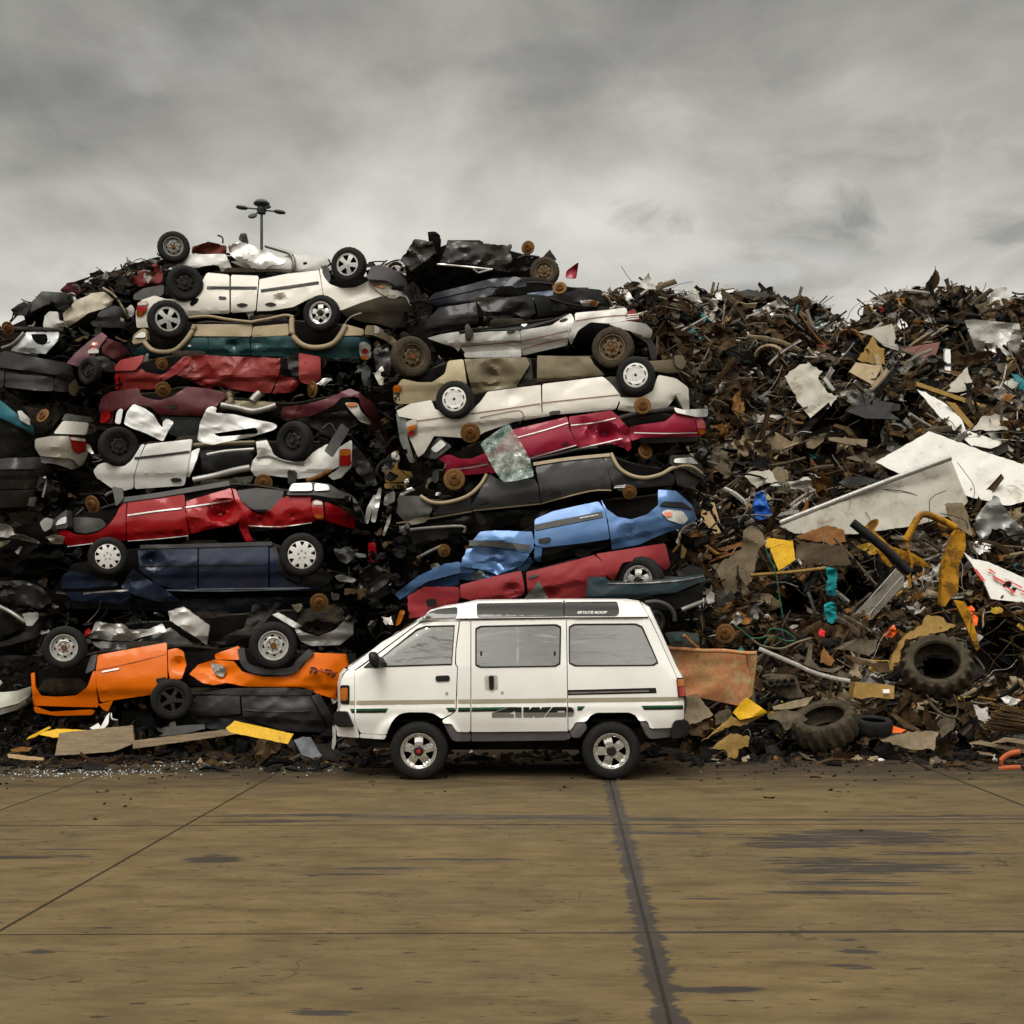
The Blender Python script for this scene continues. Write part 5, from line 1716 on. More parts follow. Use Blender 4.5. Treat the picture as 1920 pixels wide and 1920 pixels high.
    c.p('grille', 'D -60 1260 300 1200 470 1210 480 1300 300 1500 -60 1560', M_DARK, 0.15, amp=0.2)
    c.done()
    c = Wreck('crushed_car', 'black car corner behind the front wheel of the orange pickup', 17.6, BLACKP, 'F -40 400 220 380', PILE_F, 0.1, 0.3, amp=0.07, freq=1.6, seed=71)
    c.p('fender', 'F -40 425 100 370 210 300 200 380 60 420 -40 440', SLATE)
    c.p('corner_piece', 'F 120 260 152 248 202 252 200 282 172 322 142 322', SILVER, -0.05, amp=0.15)
    c.p('lower_panel', 'F -40 480 60 475 160 480 140 498 -40 505', SLATE, 0.0)
    c.p('inner_panel', 'F -40 230 40 240 140 320 -40 420', M_DARK, 0.1, amp=.15)
    c.bar('tube', 'F -10 215 60 250 130 300', 0.03, M_STEEL, -0.05)
    c.done()
    c = Wreck('cream_car', 'pale cream car nose resting low at the left edge beside the orange pickup', 17.3, CREAM, 'F -60 740 165 690', PILE_F, 0.1, 0.4, amp=0.02, freq=1.2, seed=73)
    c.p('fender', 'F -60 672 20 672 92 664 166 640 160 690 92 732 -60 770', paint((0.62, 0.63, 0.55), .32, 0, .5, .2))
    c.p('bumper', 'F -60 776 92 738 160 696 150 724 92 764 -60 808', paint((0.50, 0.50, 0.43), .4, 0, .3, .3), -0.05, rim=0.2)
    c.done()


def right_pile():
    c = Wreck('crushed_car', 'dark teal car flattened directly behind the rear of the van', 16.95, DKTEAL, 'G 1190 1040 1880 1010', PILE_R, 0.2, 0.3, amp=0.07, freq=1.6, seed=81)
    c.p('fender', 'G 1196 1092 1206 964 1300 964 1332 990 1500 992 1700 970 1862 948 1872 982 1702 1052 1440 1085')
    c.p('lower_panel', 'G 1150 1100 1440 1092 1702 1062 1862 1000 1852 1100 1700 1150 1400 1150', M_BLACK, 0.06, amp=0.1)
    c.strip('seam', 'G 1320 1002 1500 1000 1720 985 1860 960', 2, M_STEEL, -0.02)
    c.p('bumper', 'G 1700 930 1790 900 1850 915 1870 948 1720 965', M_BLACK, 0.1, rim=.15)
    c.p('lamp_pod', 'G 1870 1085 1900 1045 1922 1060 1915 1100 1885 1118', M_CAPWHITE, -0.1, amp=0.1)
    c.bar('hose', 'G 1530 1110 1600 1105 1660 1130 1690 1170 1695 1210', 0.03, M_GREYPL, -0.1)
    c.bar('rod', 'G 1735 1150 1790 1128 1850 1105', 0.03, M_STEEL, -0.1)
    c.wheel('H 1640 170', 22, 'dark', yaw=35, ex=-0.05)
    c.p('door_card', 'U 640 520 800 505 1020 530 1030 690 800 685 720 680', plain('grey_green_trim', (0.10, 0.125, 0.12), .6), -0.05, amp=0.08)
    c.p('pocket', 'U 735 535 830 535 840 610 740 610', plain('teal_trim', (0.06, 0.12, 0.125), .5), -0.12, rim=0.05, occ=False)
    c.bar('rod', 'U 855 545 930 620 1015 690', 0.02, paint((0.4, 0.2, .07), .5, 0, 0, .3), -0.16)
    c.done('G 1210 980 1500 1000 1840 960 1830 1090 1690 1180 1640 1240 1500 1200 1200 1100')
    c = Wreck('red_sedan', 'faded rose-red car sagging to the left behind the van roof', 17.3, ROSE, 'G 190 1130 1670 860', PILE_R, 0.2, 0.3, amp=0.03, freq=1.0, seed=83, dents=(('G 780 1040', 20, 0.12), ('G 1000 1060', 20, .1)))
    c.p('door', 'G 488 1010 660 965 832 930 846 1000 852 1062 760 1090 560 1100 490 1080')
    c.p('door', 'G 860 938 1060 890 1242 842 1292 882 1312 962 1192 1082 1000 1096 872 1092')
    c.p('fender', 'G 1250 836 1450 805 1642 775 1672 900 1642 930 1602 892 1500 866 1400 886 1352 990 1314 962 1292 880')
    c.p('crushed_tail', 'G 192 1072 282 1020 480 1022 486 1080 470 1120 380 1150 262 1192 200 1198', amp=0.16, step=5)
    c.p('handle', 'G 870 965 920 950 935 958 880 975', M_GREYPL, -0.02, par='door', occ=False)
    c.p('tail_light', 'G 122 1242 150 1150 182 1156 150 1232', M_AMBER, -0.05)
    c.p('bracket', 'G 296 1090 350 1086 358 1130 302 1136', M_BLACK, -0.06)
    c.p('torn_trim', 'G 845 1092 932 985 988 1096', plain('dull_green_trim', (0.115, 0.125, 0.11), .55), -0.2, amp=0.04)
    c.wheel('G 1488 985', 46, 'alloy_chrome', yaw=-25, ex=-0.02)
    c.done('G 220 1090 500 1030 1240 850 1640 800 1640 900 1300 1080 600 1110 230 1180')
    c = Wreck('blue_coupe', 'metallic blue car with buckled rear and dark side mouldings above the van', 17.6, BLUE, 'G 120 1010 1830 610', PILE_R, 0.3, 0.5, amp=0.03, freq=1.1, seed=85, dents=(('G 680 860', 46, 0.25), ('G 1440 720', 26, .07)))
    c.p('door', 'G 908 640 1010 596 1140 566 1268 540 1300 590 1312 640 1330 752 1200 772 1080 786 952 800 906 782')
    c.p('fender', 'G 1280 528 1312 582 1372 626 1452 642 1542 612 1602 560 1602 474 1702 480 1792 560 1822 642 1722 692 1610 730 1500 782 1342 812 1334 740 1318 640')
    c.p('rear_door', 'G 560 760 602 710 700 704 890 710 904 760 903 800 880 832 700 800 570 780', amp=0.06)
    c.p('crumpled_quarter', 'G 488 902 522 812 570 790 700 806 880 836 842 900 700 952 602 922', amp=0.17, step=5)
    c.p('crumpled_quarter', 'G 420 930 500 880 560 900 700 940 850 890 880 850 900 880 860 930 700 975 560 985 420 975', ex=0.08, amp=0.15, label='folded blue metal under the rear door')
    c.p('inner_sill', 'G 900 800 960 800 1200 775 1330 770 1330 800 1100 850 960 880 900 880', M_BLACK, 0.12, amp=0.1, occ=False)
    c.p('tail_panel', 'G 120 1062 252 960 402 890 488 880 492 940 302 992 150 1092', amp=0.08)
    c.p('tail_panel', 'G 140 1090 300 1000 490 950 480 1010 300 1040 160 1090', BLUE, 0.05, amp=0.12)
    c.p('pillar', 'G 908 792 950 802 940 882 905 870', amp=0.05)
    c.strip('moulding', 'G 908 688 1100 650 1290 612', 11, M_GREYPL, par='door')
    c.strip('moulding', 'G 540 775 700 780 880 802', 11, M_GREYPL)
    c.p('bumper_insert', 'G 1610 562 1632 540 1742 545 1802 590 1740 575', M_BLACK, -0.04)
    hl = c.p('headlight', 'G 1620 602 1650 585 1742 595 1772 642 1742 672 1652 642', M_CLEAR, -0.03)
    c.p('turn_lens', 'G 1632 602 1680 600 1680 626 1636 626', lens('salmon_lens', (0.75, 0.20, 0.10)), -0.05, par=hl, rim=0.01)
    c.p('handle', 'G 925 752 990 740 1002 756 985 772 930 775', M_BLACK, -0.02, par='door', ch=2)
    wl = plain('white_letters', (0.75, 0.74, 0.7), 0.5, var=0.05)
    for k in range(9):
        x = 440 + k * 62
        y = 500 - k * 11.5
        h = 13 if k % 3 else 16
        q = [(1060 + a / 16, 940 + b_ / 16) for a, b_ in ((x, y - h), (x + 44, y - h - 8), (x + 40, y + h - 8), (x - 4, y + h))]
        c.p('lettering', q, wl, -0.03, rim=0, ch=0, step=3, occ=False)
    c.p('mirror', 'G 1130 812 1190 800 1230 830 1180 860 1140 850', M_BLACK, 0.0, rim=0.1)
    c.p('glass_shard', 'G 540 960 600 925 625 940 620 980 560 985', glassy('green_shards', (0.45, 0.6, 0.52), 0.15, 0.3), -0.08, amp=0.1)
    c.rotor('G 1442 490', 14.5, yaw=5, ex=0.06)
    c.done('G 200 1020 500 900 900 680 1260 550 1620 500 1780 590 1700 690 1330 800 900 830 600 930')
    c = Wreck('grey_sedan', 'charcoal sedan with beige wheel-arch mouldings in the middle of the right pile', 17.8, SLATE, 'G 120 610 1860 390', PILE_R, 0.3, 0.5, amp=0.02, freq=1.0, seed=87, dents=(('G 1420 440', 24, 0.08),))
    c.p('door', 'G 912 346 1100 312 1282 290 1310 340 1340 440 1338 476 1212 480 945 550 932 450')
    c.p('door', 'G 628 420 652 385 720 428 904 412 926 450 940 545 760 572 560 592 552 560 590 500')
    c.p('quarter_panel', 'G 330 612 402 545 545 508 556 590 452 614 350 640')
    c.p('fender', 'G 1290 286 1340 276 1362 350 1432 394 1532 412 1672 384 1700 396 1690 450 1500 462 1382 482 1345 440')
    c.p('front_corner', 'G 1690 360 1800 345 1856 400 1800 470 1710 450', M_GREYPL, 0.05, amp=0.1)
    c.p('rear_corner', 'G 130 602 142 508 290 510 332 582 302 640 182 662', M_GREYPL, 0.03, amp=0.07)
    c.p('lamp', 'G 60 545 110 502 122 540 70 568', M_CHROME, 0.0)
    c.bar('arch_flare', 'G 1338 272 1380 350 1450 395 1530 408 1620 388 1690 350 1780 342 1846 385', 0.028, TANPL, -0.02)
    c.bar('arch_flare', 'G 265 510 330 545 420 545 530 510 600 450 638 388', 0.026, TANPL, -0.02)
    c.strip('sill_trim', 'G 900 330 1100 300 1340 277', 6, TANPL, -0.02)
    for q in ('G 130 662 300 640 556 596', 'G 560 592 760 572 945 553', 'G 948 552 1212 483 1340 478'):
        c.strip('belt_trim', q, 2.4, TANPL, -0.018)
    c.p('bumper', 'G 1668 332 1672 280 1790 280 1852 340 1862 422 1760 360', M_DKSTEEL, -0.05, rim=0.15, ch=2)
    c.p('bumper_face', 'G 1690 322 1694 300 1790 290 1830 330', M_CHROME, -0.07, rim=0.01, occ=False)
    for q in ('G 580 548 615 528 652 538 615 556', 'G 982 500 1020 480 1062 488 1020 512'):
        c.p('handle', q, M_BLACK, -0.015, ch=2, par='door')
    c.strip('emblem', 'G 1358 456 1420 448', 1.5, M_CAPWHITE, -0.015, rim=0)
    c.strip('emblem', 'G 1352 464 1416 458', 1.5, M_CAPWHITE, -0.015, rim=0)
    c.p('foam', 'G 200 655 240 632 322 628 290 660 210 670', mottled('pale_foam', [(0.3, (0.35, 0.33, 0.25)), (0.7, (0.55, 0.53, 0.43))], .9), -0.06, amp=0.2)
    c.p('window_frame', 'G 560 592 600 600 640 650 620 680 590 660', M_BLACK, 0.0, rim=0.05)
    c.bar('window_frame', 'G 210 700 300 690 500 680 510 715', 0.022, M_STEEL, 0.05)
    c.p('crushed_roof', 'G 180 700 600 610 1000 570 1000 620 560 720 230 780', M_BLACK, 0.25, amp=0.2)
    c.bar('roof_rail', 'G 250 860 320 820 390 790', 0.025, M_STEEL, 0.1)
    c.rotor('G 455 415', 19, yaw=-8, ex=0.0)
    c.rotor('G 400 818', 13, yaw=25, ex=0.1)
    c.done('G 160 540 500 530 700 420 1300 290 1680 380 1800 420 1500 480 1300 500 560 620 250 700')
    c = Wreck('burgundy_car', 'burgundy car with white pinstripes crossing the middle of the right pile', 18.0, BURG, 'G 345 330 1870 100', PILE_R, 0.4, 0.3, amp=0.025, freq=1.0, seed=89, dents=(('G 1290 165', 34, 0.24), ('G 1440 160', 24, .14), ('G 1180 110', 22, 0.06)))
    c.p('fender', 'G 350 292 432 275 482 300 552 300 622 270 660 262 650 380 520 392 402 396 412 330')
    c.p('door', 'G 640 300 772 140 1092 64 1100 130 1130 190 1152 226 1000 272 880 306 860 350 650 384')
    c.p('door', 'G 1100 64 1342 28 1392 80 1432 122 1420 190 1412 242 1342 216 1152 238 1134 190 1110 140', amp=0.06, label='crumpled burgundy rear door')
    c.p('quarter_panel', 'G 1440 118 1642 90 1702 40 1780 46 1852 60 1872 150 1832 182 1500 186 1450 200')
    c.p('pillar', 'G 1412 130 1440 122 1452 240 1432 262 1416 240', amp=0.1)
    c.p('bumper', 'G 1690 10 1742 25 1882 18 1882 62 1822 66 1702 40', M_CHROME, -0.06, rim=0.12)
    c.p('bumper', 'G 280 292 312 210 372 178 442 230 402 262 352 302', M_GREYPL, -0.05, rim=0.2, label='front bumper')
    c.p('bumper_face', 'G 320 245 380 192 412 220 352 268', M_CAPWHITE, -0.08, rim=0.02, occ=False)
    c.bar('headlight_ring', 'G 350 300 390 298 410 325 396 360 370 366', 0.022, M_CHROME, 0.05)
    c.p('lamp_pod', 'G 330 385 345 360 370 365 365 430 335 440', M_GREYPL, 0.0, rim=0.1)
    tl = c.p('tail_light', 'G 1815 85 1842 75 1866 95 1872 160 1832 166', M_RED, -0.02)
    c.p('amber_lens', 'G 1828 140 1868 138 1870 160 1832 166', M_AMBER, -0.03, par=tl, rim=0.01)
    for q in ('G 812 180 960 140 1096 98', 'G 1112 112 1240 98 1362 72', 'G 872 300 1000 264 1142 224', 'G 1166 240 1290 212 1402 186', 'G 1466 154 1650 158 1822 154', 'G 440 362 540 350 646 330'):
        c.strip('pinstripe', q, 1.9, M_CAPWHITE, -0.014, rim=0)
    c.p('handle', 'G 1056 212 1096 200 1104 214 1064 228', MAROON, -0.02, par='door', ch=1)
    c.p('bumper_strip', 'G 1490 182 1820 174 1832 200 1702 206 1512 216', M_BLACK, -0.04, rim=0.15)
    c.bar('weatherstrip', 'G 880 308 1000 286 1150 250 1260 240', 0.03, M_BLACK, 0.0)
    c.bar('axle', 'G 1370 80 1480 50 1700 20', 0.04, M_DKSTEEL, 0.1)
    c.rotor('G 545 155', 18, yaw=-12, ex=0.02)
    c.rotor('G 1515 0', 16.5, yaw=5, ex=0.0)
    c.rotor('G 1532 258', 14.5, yaw=15, ex=0.12)
    c.done('G 380 290 800 150 1340 40 1800 60 1840 170 1400 230 880 300 640 370 400 380')
    c = Wreck('white_wagon', 'long white station wagon with white wheel covers near the middle of the right pile', 18.3, IVORY, 'C 130 1130 1775 960', PILE_R, 0.45, 0.5, bw=0.6, amp=0.014, freq=0.8, seed=91, dents=(('C 760 960', 30, 0.05), ('C 1690 990', 12, .06)), cat='wrecked car')
    c.p('quarter_panel', 'C 130 1050 212 1010 326 990 346 1040 442 1082 542 1060 602 1000 642 944 742 930 942 905 946 1060 1002 1078 792 1112 622 1172 592 1192 502 1202 342 1192 282 1292 252 1312 202 1202 252 1102 142 1082')
    c.p('door', 'C 950 900 1292 858 1342 902 1392 966 1380 1000 1364 1042 1082 1068 952 1076')
    c.p('fender', 'C 1350 958 1402 976 1502 976 1572 940 1602 848 1702 868 1772 920 1778 1022 1742 1034 1722 962 1692 982 1652 1034 1502 1062 1372 1046 1390 1000')
    c.p('bumper', 'C 1694 950 1732 948 1778 1000 1776 1060 1746 1050 1722 1000', CREAM, -0.05, rim=0.2)
    c.p('tailgate', 'C 126 1062 186 1084 192 1200 232 1342 204 1342 150 1222', plain('grey_green_panel', (0.20, 0.215, 0.20), .4), 0.05)
    for q in ('C 250 1108 450 1080 700 1046 940 1010', 'C 952 1006 1150 984 1384 960'):
        c.strip('pinstripe', q, 1.6, paint((0.20, 0.08, 0.05), .5, 0, 0, .2), -0.01, rim=0)
    c.strip('pinstripe', 'C 600 1090 760 1056 830 1052 845 1090 820 1120', 1.4, paint((0.20, 0.08, 0.05), .5, 0, 0, .2), -0.01, rim=0)
    c.p('fuel_flap', [(P('C 615 1097')[0][0] + 10 * math.cos(a * .3927), P('C 615 1097')[0][1] + 7.5 * math.sin(a * .3927)) for a in range(16)], None, -0.006, rim=0.006, occ=False)
    c.p('handle', 'C 985 1066 1000 1052 1052 1048 1050 1064', M_GREYPL, -0.02, par='door')
    tl = c.p('tail_light', 'C 184 1112 246 1090 242 1170 202 1202 188 1160', M_CLEAR, -0.03)
    c.p('red_lens', 'C 192 1170 240 1160 228 1185 202 1200', M_RED, -0.045, par=tl, rim=0.01)
    c.p('amber_lens', 'C 188 1140 243 1125 241 1155 190 1166', M_AMBER, -0.045, par=tl, rim=0.01)
    c.p('arch_liner', 'C 1300 862 1350 856 1420 930 1500 960 1480 975 1400 972 1350 915', M_DKSTEEL, 0.02, occ=False)
    c.p('window_reveal', 'C 600 1180 800 1120 1000 1085 1360 1050 1360 1075 900 1130 620 1210', M_BLACK, 0.1)
    c.wheel('C 455 985', 36, 'cap', yaw=-8, ex=-0.1)
    c.wheel('C 1475 850', 36.5, 'cap', yaw=-8, ex=-0.1)
    c.done('C 160 1070 340 1000 640 950 940 910 1300 870 1600 870 1740 960 1700 1030 1360 1050 900 1100 600 1180 260 1280')
    c = Wreck('tan_sedan', 'tan sedan with mud-brown dented doors pressed under the silver wagon', 18.7, TANDK, 'C 115 890 1740 790', PILE_R, 0.3, 0.3, amp=0.03, freq=1.0, seed=93, dents=(('C 690 850', 40, 0.18), ('C 1100 800', 30, .05)))
    c.p('fender', 'C 120 1002 110 960 140 900 162 870 250 890 332 890 402 842 420 770 506 760 530 920 546 980 470 968 402 960 352 1000 300 1012 142 1012', TAN)
    c.p('door', 'C 512 760 690 752 862 750 880 790 800 922 700 948 602 962 560 952 536 870', amp=0.05)
    c.p('door', 'C 922 740 1216 745 1242 790 1302 850 1100 875 920 892')
    c.p('pillar', 'C 866 752 886 756 900 880 890 902 816 915 884 800', M_DKSTEEL, 0.02, amp=0.08)
    c.p('quarter_panel', 'C 1540 772 1700 760 1742 832 1650 840 1562 822')
    c.p('bumper_end', 'C 1690 740 1740 735 1762 780 1740 820 1700 800', TANDK, -0.05, rim=0.1)
    c.p('turn_lamp', 'C 110 912 152 900 156 940 112 952', M_AMBER, -0.03)
    c.p('headlamp', 'C 112 954 150 944 148 1000 120 1002', M_DKSTEEL, 0.0)
    c.p('plate', 'C 405 885 470 880 474 892 410 898', M_STEEL, -0.02, rim=0.005, occ=False)
    c.done('C 140 900 420 780 860 760 1240 750 1700 770 1700 830 1300 850 600 950 140 1000')
    c = Wreck('silver_wagon', 'silver sedan with muddy steel wheels and thin red lines high in the right pile', 19.0, SILVER, 'C 290 650 1590 590', PILE_R, 0.3, 0.45, amp=0.016, freq=0.9, seed=95, dents=(('C 780 690', 18, 0.03),))
    c.p('fender', 'C 300 642 380 620 482 604 494 682 480 720 452 690 400 676 330 652')
    c.p('door', 'C 486 620 650 605 822 600 834 690 834 740 660 742 514 722 494 700')
    c.p('door', 'C 826 598 1002 570 1060 530 1112 500 1132 540 1120 575 1102 602 1092 682 960 712 840 740', label='rear door')
    c.p('quarter_panel', 'C 1132 500 1302 485 1422 470 1442 540 1332 560 1222 552 1152 598 1112 682 1096 640 1108 600 1136 540')
    c.p('bumper', 'C 1322 562 1432 545 1532 560 1572 600 1562 642 1480 632 1450 602 1392 590', ex=-0.03, rim=0.1)
    c.p('bumper_side', 'C 1442 604 1562 642 1592 700 1594 762 1562 762 1542 672', M_GREYPL, 0.0, rim=0.15, yaw=.3)
    tl = c.p('tail_light', 'C 1420 500 1470 475 1502 540 1432 545', paint((0.22, 0.02, .02), .2, 0, .6, .1), -0.02)
    for k in range(3):
        c.strip('lens_bar', 'C %d %d %d %d' % (1428, 512 + k * 12, 1494, 506 + k * 12), 2, M_CAPWHITE, -0.03, par=tl, rim=0.003)
    c.p('mirror', 'C 515 572 530 556 566 612 540 652 515 642', M_BLACK, -0.1, rim=0.1)
    c.p('sill', 'C 510 722 832 706 834 748 512 752', M_CAPWHITE, -0.03, amp=0.04)
    red = paint((0.16, 0.02, .02), .5, 0, 0, .1)
    for q in ('C 490 690 660 676 820 660', 'C 830 662 960 632 1096 600', 'C 838 704 960 670 1094 640', 'C 1136 545 1300 520 1430 512', 'C 1330 575 1440 568 1560 604'):
        c.strip('pinstripe', q, 1.3, red, -0.012, rim=0)
    c.p('handle', 'C 742 608 772 596 806 604 772 616', M_BLACK, -0.015, par='door', ch=2)
    c.p('handle', 'C 1040 545 1070 530 1100 530 1070 550', M_BLACK, -0.015, ch=2, occ=False)
    c.p('window_reveal', 'C 560 600 800 580 860 570 1000 540 1100 500 1060 530 840 596', M_BLACK, 0.05, occ=False)
    c.p('glass_corner', 'C 826 565 870 560 850 580', M_CHROME, -0.03, rim=0.01, occ=False)
    c.wheel('C 222 745', 39, 'steel_mud', yaw=24, ex=-0.1)
    c.wheel('C 1342 694', 40, 'steel_rust', yaw=-16, ex=-0.12)
    c.done('C 320 660 480 610 1100 520 1420 490 1540 600 1540 680 1100 660 840 730 500 730 420 690')
    c = Wreck('black_pickup', 'charcoal car squashed flat on top of the silver sedan', 19.8, SLATE, 'C 280 560 910 480', PILE_R, 0.3, 0.2, amp=0.05, freq=1.3, seed=97, cat='wrecked car', dents=(('C 800 500', 30, .12),))
    c.p('door', 'C 280 602 302 540 372 470 576 440 592 560 480 592 320 622')
    c.p('door', 'C 582 440 740 415 892 395 912 500 860 542 780 492 620 492', amp=0.08)
    c.p('fender', 'C 900 402 960 400 1000 420 1100 470 1180 460 1300 480 1100 505 930 520', M_BLACK, amp=0.12)
    c.p('crease_panel', 'C 620 500 780 498 850 545 830 560 700 580 620 560', BLACKP, 0.12, amp=0.15)
    c.p('handle', 'C 318 572 366 565 370 582 322 588', M_BLACK, -0.02, par='door')
    c.strip('seam', 'C 300 545 440 535 590 515', 1.6, M_BLACK, -0.004, rim=0)
    c.done()
    c = Wreck('navy_sedan', 'ink-blue sedan with an orange corner lamp near the top of the right pile', 20.3, INK, 'C 300 420 1330 410', PILE_R, 0.3, 0.4, amp=0.05, freq=1.2, seed=99)
    c.p('side_panel', 'C 302 432 342 388 520 345 652 310 802 296 852 310 862 350 782 362 662 350 520 382')
    c.p('door', 'C 300 440 520 390 660 356 780 372 660 400 560 436 380 466', amp=0.07)
    c.p('fender', 'C 862 390 1012 372 1010 400 960 410 900 430', paint((0.045, 0.07, 0.13), .4, .2, .4, .4), amp=0.08)
    c.p('fender', 'C 962 400 1102 384 1162 358 1282 370 1342 450 1302 472 1120 470 1000 440', SLATE, amp=0.04)
    hl = c.p('headlight', 'C 1160 432 1222 425 1286 440 1276 466 1180 462', M_CLEAR, -0.03)
    c.p('turn_lens', 'C 1222 430 1256 430 1256 460 1222 460', M_AMBER, -0.045, par=hl, rim=0.01)
    c.bar('wheel_arch_edge', 'C 1290 395 1320 420 1340 462', 0.025, TANPL, -0.02)
    c.p('seat', 'C 662 352 780 348 860 392 700 404 656 390', M_DARK, 0.0, amp=0.1)
    c.rotor('C 1048 358', 13.5, yaw=-6)
    c.done()
    c = Wreck('black_car', 'black crumpled car on top of the right pile with a bare hub sticking up', 21.0, BLACKP, 'C 150 200 1040 200', PILE_R, 0.2, 0.2, amp=0.14, freq=1.7, seed=101)
    c.p('hood', 'C 150 202 190 150 232 82 332 100 352 160 302 202 212 262', ex=-0.1)
    c.p('door', 'C 372 226 400 150 420 88 560 104 752 120 782 200 742 272 640 255 560 240', amp=0.10)
    c.p('fender', 'C 742 272 802 212 902 188 1002 192 1042 230 1000 215 920 220 860 262', M_BLACK, amp=0.1)
    c.p('torn_panel', 'C 938 202 992 142 1032 202', SLATE, -0.05, amp=0.06)
    c.p('mirror', 'C 750 120 775 110 782 130 765 150', M_BLACK, 0.0)
    c.p('crushed_roof', 'C 200 270 380 240 560 255 740 285 700 340 420 370 260 350', M_DARK, 0.2, amp=0.2)
    c.bar('pillar', 'C 310 75 345 75 350 110 340 180', 0.09, M_DARK, 0.0)
    c.bar('door_trim', 'C 362 228 500 240 670 258', 0.025, M_CHROME, -0.06)
    c.bar('window_rod', 'C 560 252 590 275 605 272 660 258', 0.02, M_STEEL, -0.06)
    c.bar('strut', 'C 865 170 862 190 868 220', 0.05, M_DKSTEEL, 0.0)
    c.bar('hose', 'C 810 195 850 180 900 182 935 188', 0.02, M_BLACK, -0.05)
    c.rotor('C 868 133', 14, yaw=-8, ex=-0.05)
    c.wheel('C 960 265', 28, 'steel_rust', yaw=-10, ex=-0.1)
    c.done('C 180 210 400 120 740 140 900 210 1030 240 1000 330 500 380 260 300')
    # odd bits wedged in this pile
    o = sheet('fender_scrap', P('C 1080 302 1086 262 1156 212 1142 306'), lambda x, y: W(x, y, 20.8 + 0.1 * noise.noise(Vector((x * .05, y * .05, 2)))), BURG, step=6)
    tagged(o, 'pointed burgundy fender scrap standing up beside the topmost black car', 'metal scrap')
    o = sheet('shattered_windscreen', P('G 600 215 690 148 760 98 830 210 880 300 905 400 800 425 730 432 690 380 640 290'),
              lambda x, y: W(x, y, 17.72 + 0.05 * crump(x * .008, y * .008, 3, 3.0) + (y - 870) * -0.001), make_shatter(), step=4.5, rim=0.012, ch=1, ang=0.1)
    tagged(o, 'shattered greenish windscreen draped over the burgundy car', 'broken windscreen')
    OCC.append(P('G 600 215 760 98 905 400 730 432'))
    for q, lab, sd_ in (('D 928 300 950 210 1000 148 1080 180 1152 230 1192 300 1222 332 1218 285 1252 258 1306 285 1262 350 1222 432 1100 372 990 332', 'crumpled white plastic sheet hanging beside the dark wheel, the smaller of two', 1),
                        ('D 1478 422 1500 290 1552 180 1588 165 1628 180 1612 215 1760 228 1920 268 2050 292 2082 312 2060 342 1900 392 1702 432 1602 456 1560 452', 'large torn white plastic sheet draped over the crushed maroon sedan', 2)):
        hol = [P('D 1600 372 1800 342 1922 325 1936 370 1780 385 1640 395')] if sd_ == 2 else []
        pl = P(q)
        o = sheet('plastic_sheet', pl, lambda x, y: W(x, y, 18.5 - 0.16 * crump(x * .008, y * .008, sd_ * 4, 1.5) - 0.045 * abs(noise.noise(Vector(((x + y) * .02, (y - 0.4 * x) * .09, sd_))))), plain('white_plastic', (0.80, 0.80, 0.81), 0.45, var=0.06), step=3.6, rim=0.01, holes=hol, ang=0.8)
        tagged(o, lab, 'plastic sheet', 'white plastic sheets in the left pile')
        OCC.append(pl)
    o = sheet('plastic_strip', P('D 860 292 874 212 900 183 922 190 902 302'), lambda x, y: W(x, y, 18.6), plain('white_plastic', (0.80, 0.80, 0.81), 0.45, var=0.06), step=4, rim=0.02)
    tagged(o, 'short white plastic strip standing by the maroon sedan tail', 'plastic strip')


def make_shatter():
    m, t, b = base_mat('shattered_glass')
    tc = t.new('ShaderNodeTexCoord').outputs['Object']
    vo = t.new('ShaderNodeTexVoronoi')
    vo.feature = 'DISTANCE_TO_EDGE'
    t.l.new(t.mapping(tc, scale=(1, 0.2, 1)), vo.inputs['Vector'])
    vo.inputs['Scale'].default_value = 7
    vo2 = t.new('ShaderNodeTexVoronoi')
    vo2.feature = 'DISTANCE_TO_EDGE'
    t.l.new(t.mapping(tc, rot=(0, 0.7, 0), scale=(2.4, .2, 0.8)), vo2.inputs['Vector'])
    vo2.inputs['Scale'].default_value = 9
    cr = t.math('MULTIPLY', t.math('MAXIMUM', t.ramp(vo.outputs['Distance'], [(0.0, 1.0), (0.022, 0.0)]), t.ramp(vo2.outputs['Distance'], [(0.0, 0.9), (0.03, 0.0)])), t.ramp(t.noise(tc, 3.0, 3), [(0.38, 0.1), (0.6, 0.9)]))
    cl = t.ramp(t.noise(tc, 6, 4), [(0.35, 0.0), (0.65, 1.0)])
    col = t.mix(cl, (0.10, 0.20, 0.165), (0.40, 0.47, 0.44))
    col = t.mix(cr, col, (0.75, 0.80, 0.78))
    t.l.new(col, b.inputs['Base Color'])
    b.inputs['Roughness'].default_value = 0.18
    b.inputs['Alpha'].default_value = 0.72
    al = t.math('ADD', t.math('MULTIPLY', cl, 0.35), t.math('MULTIPLY', cr, 0.4))
    t.l.new(t.math('ADD', al, 0.38, clamp=True), b.inputs['Alpha'])
    return m


left_pile()
far_left()
right_pile()
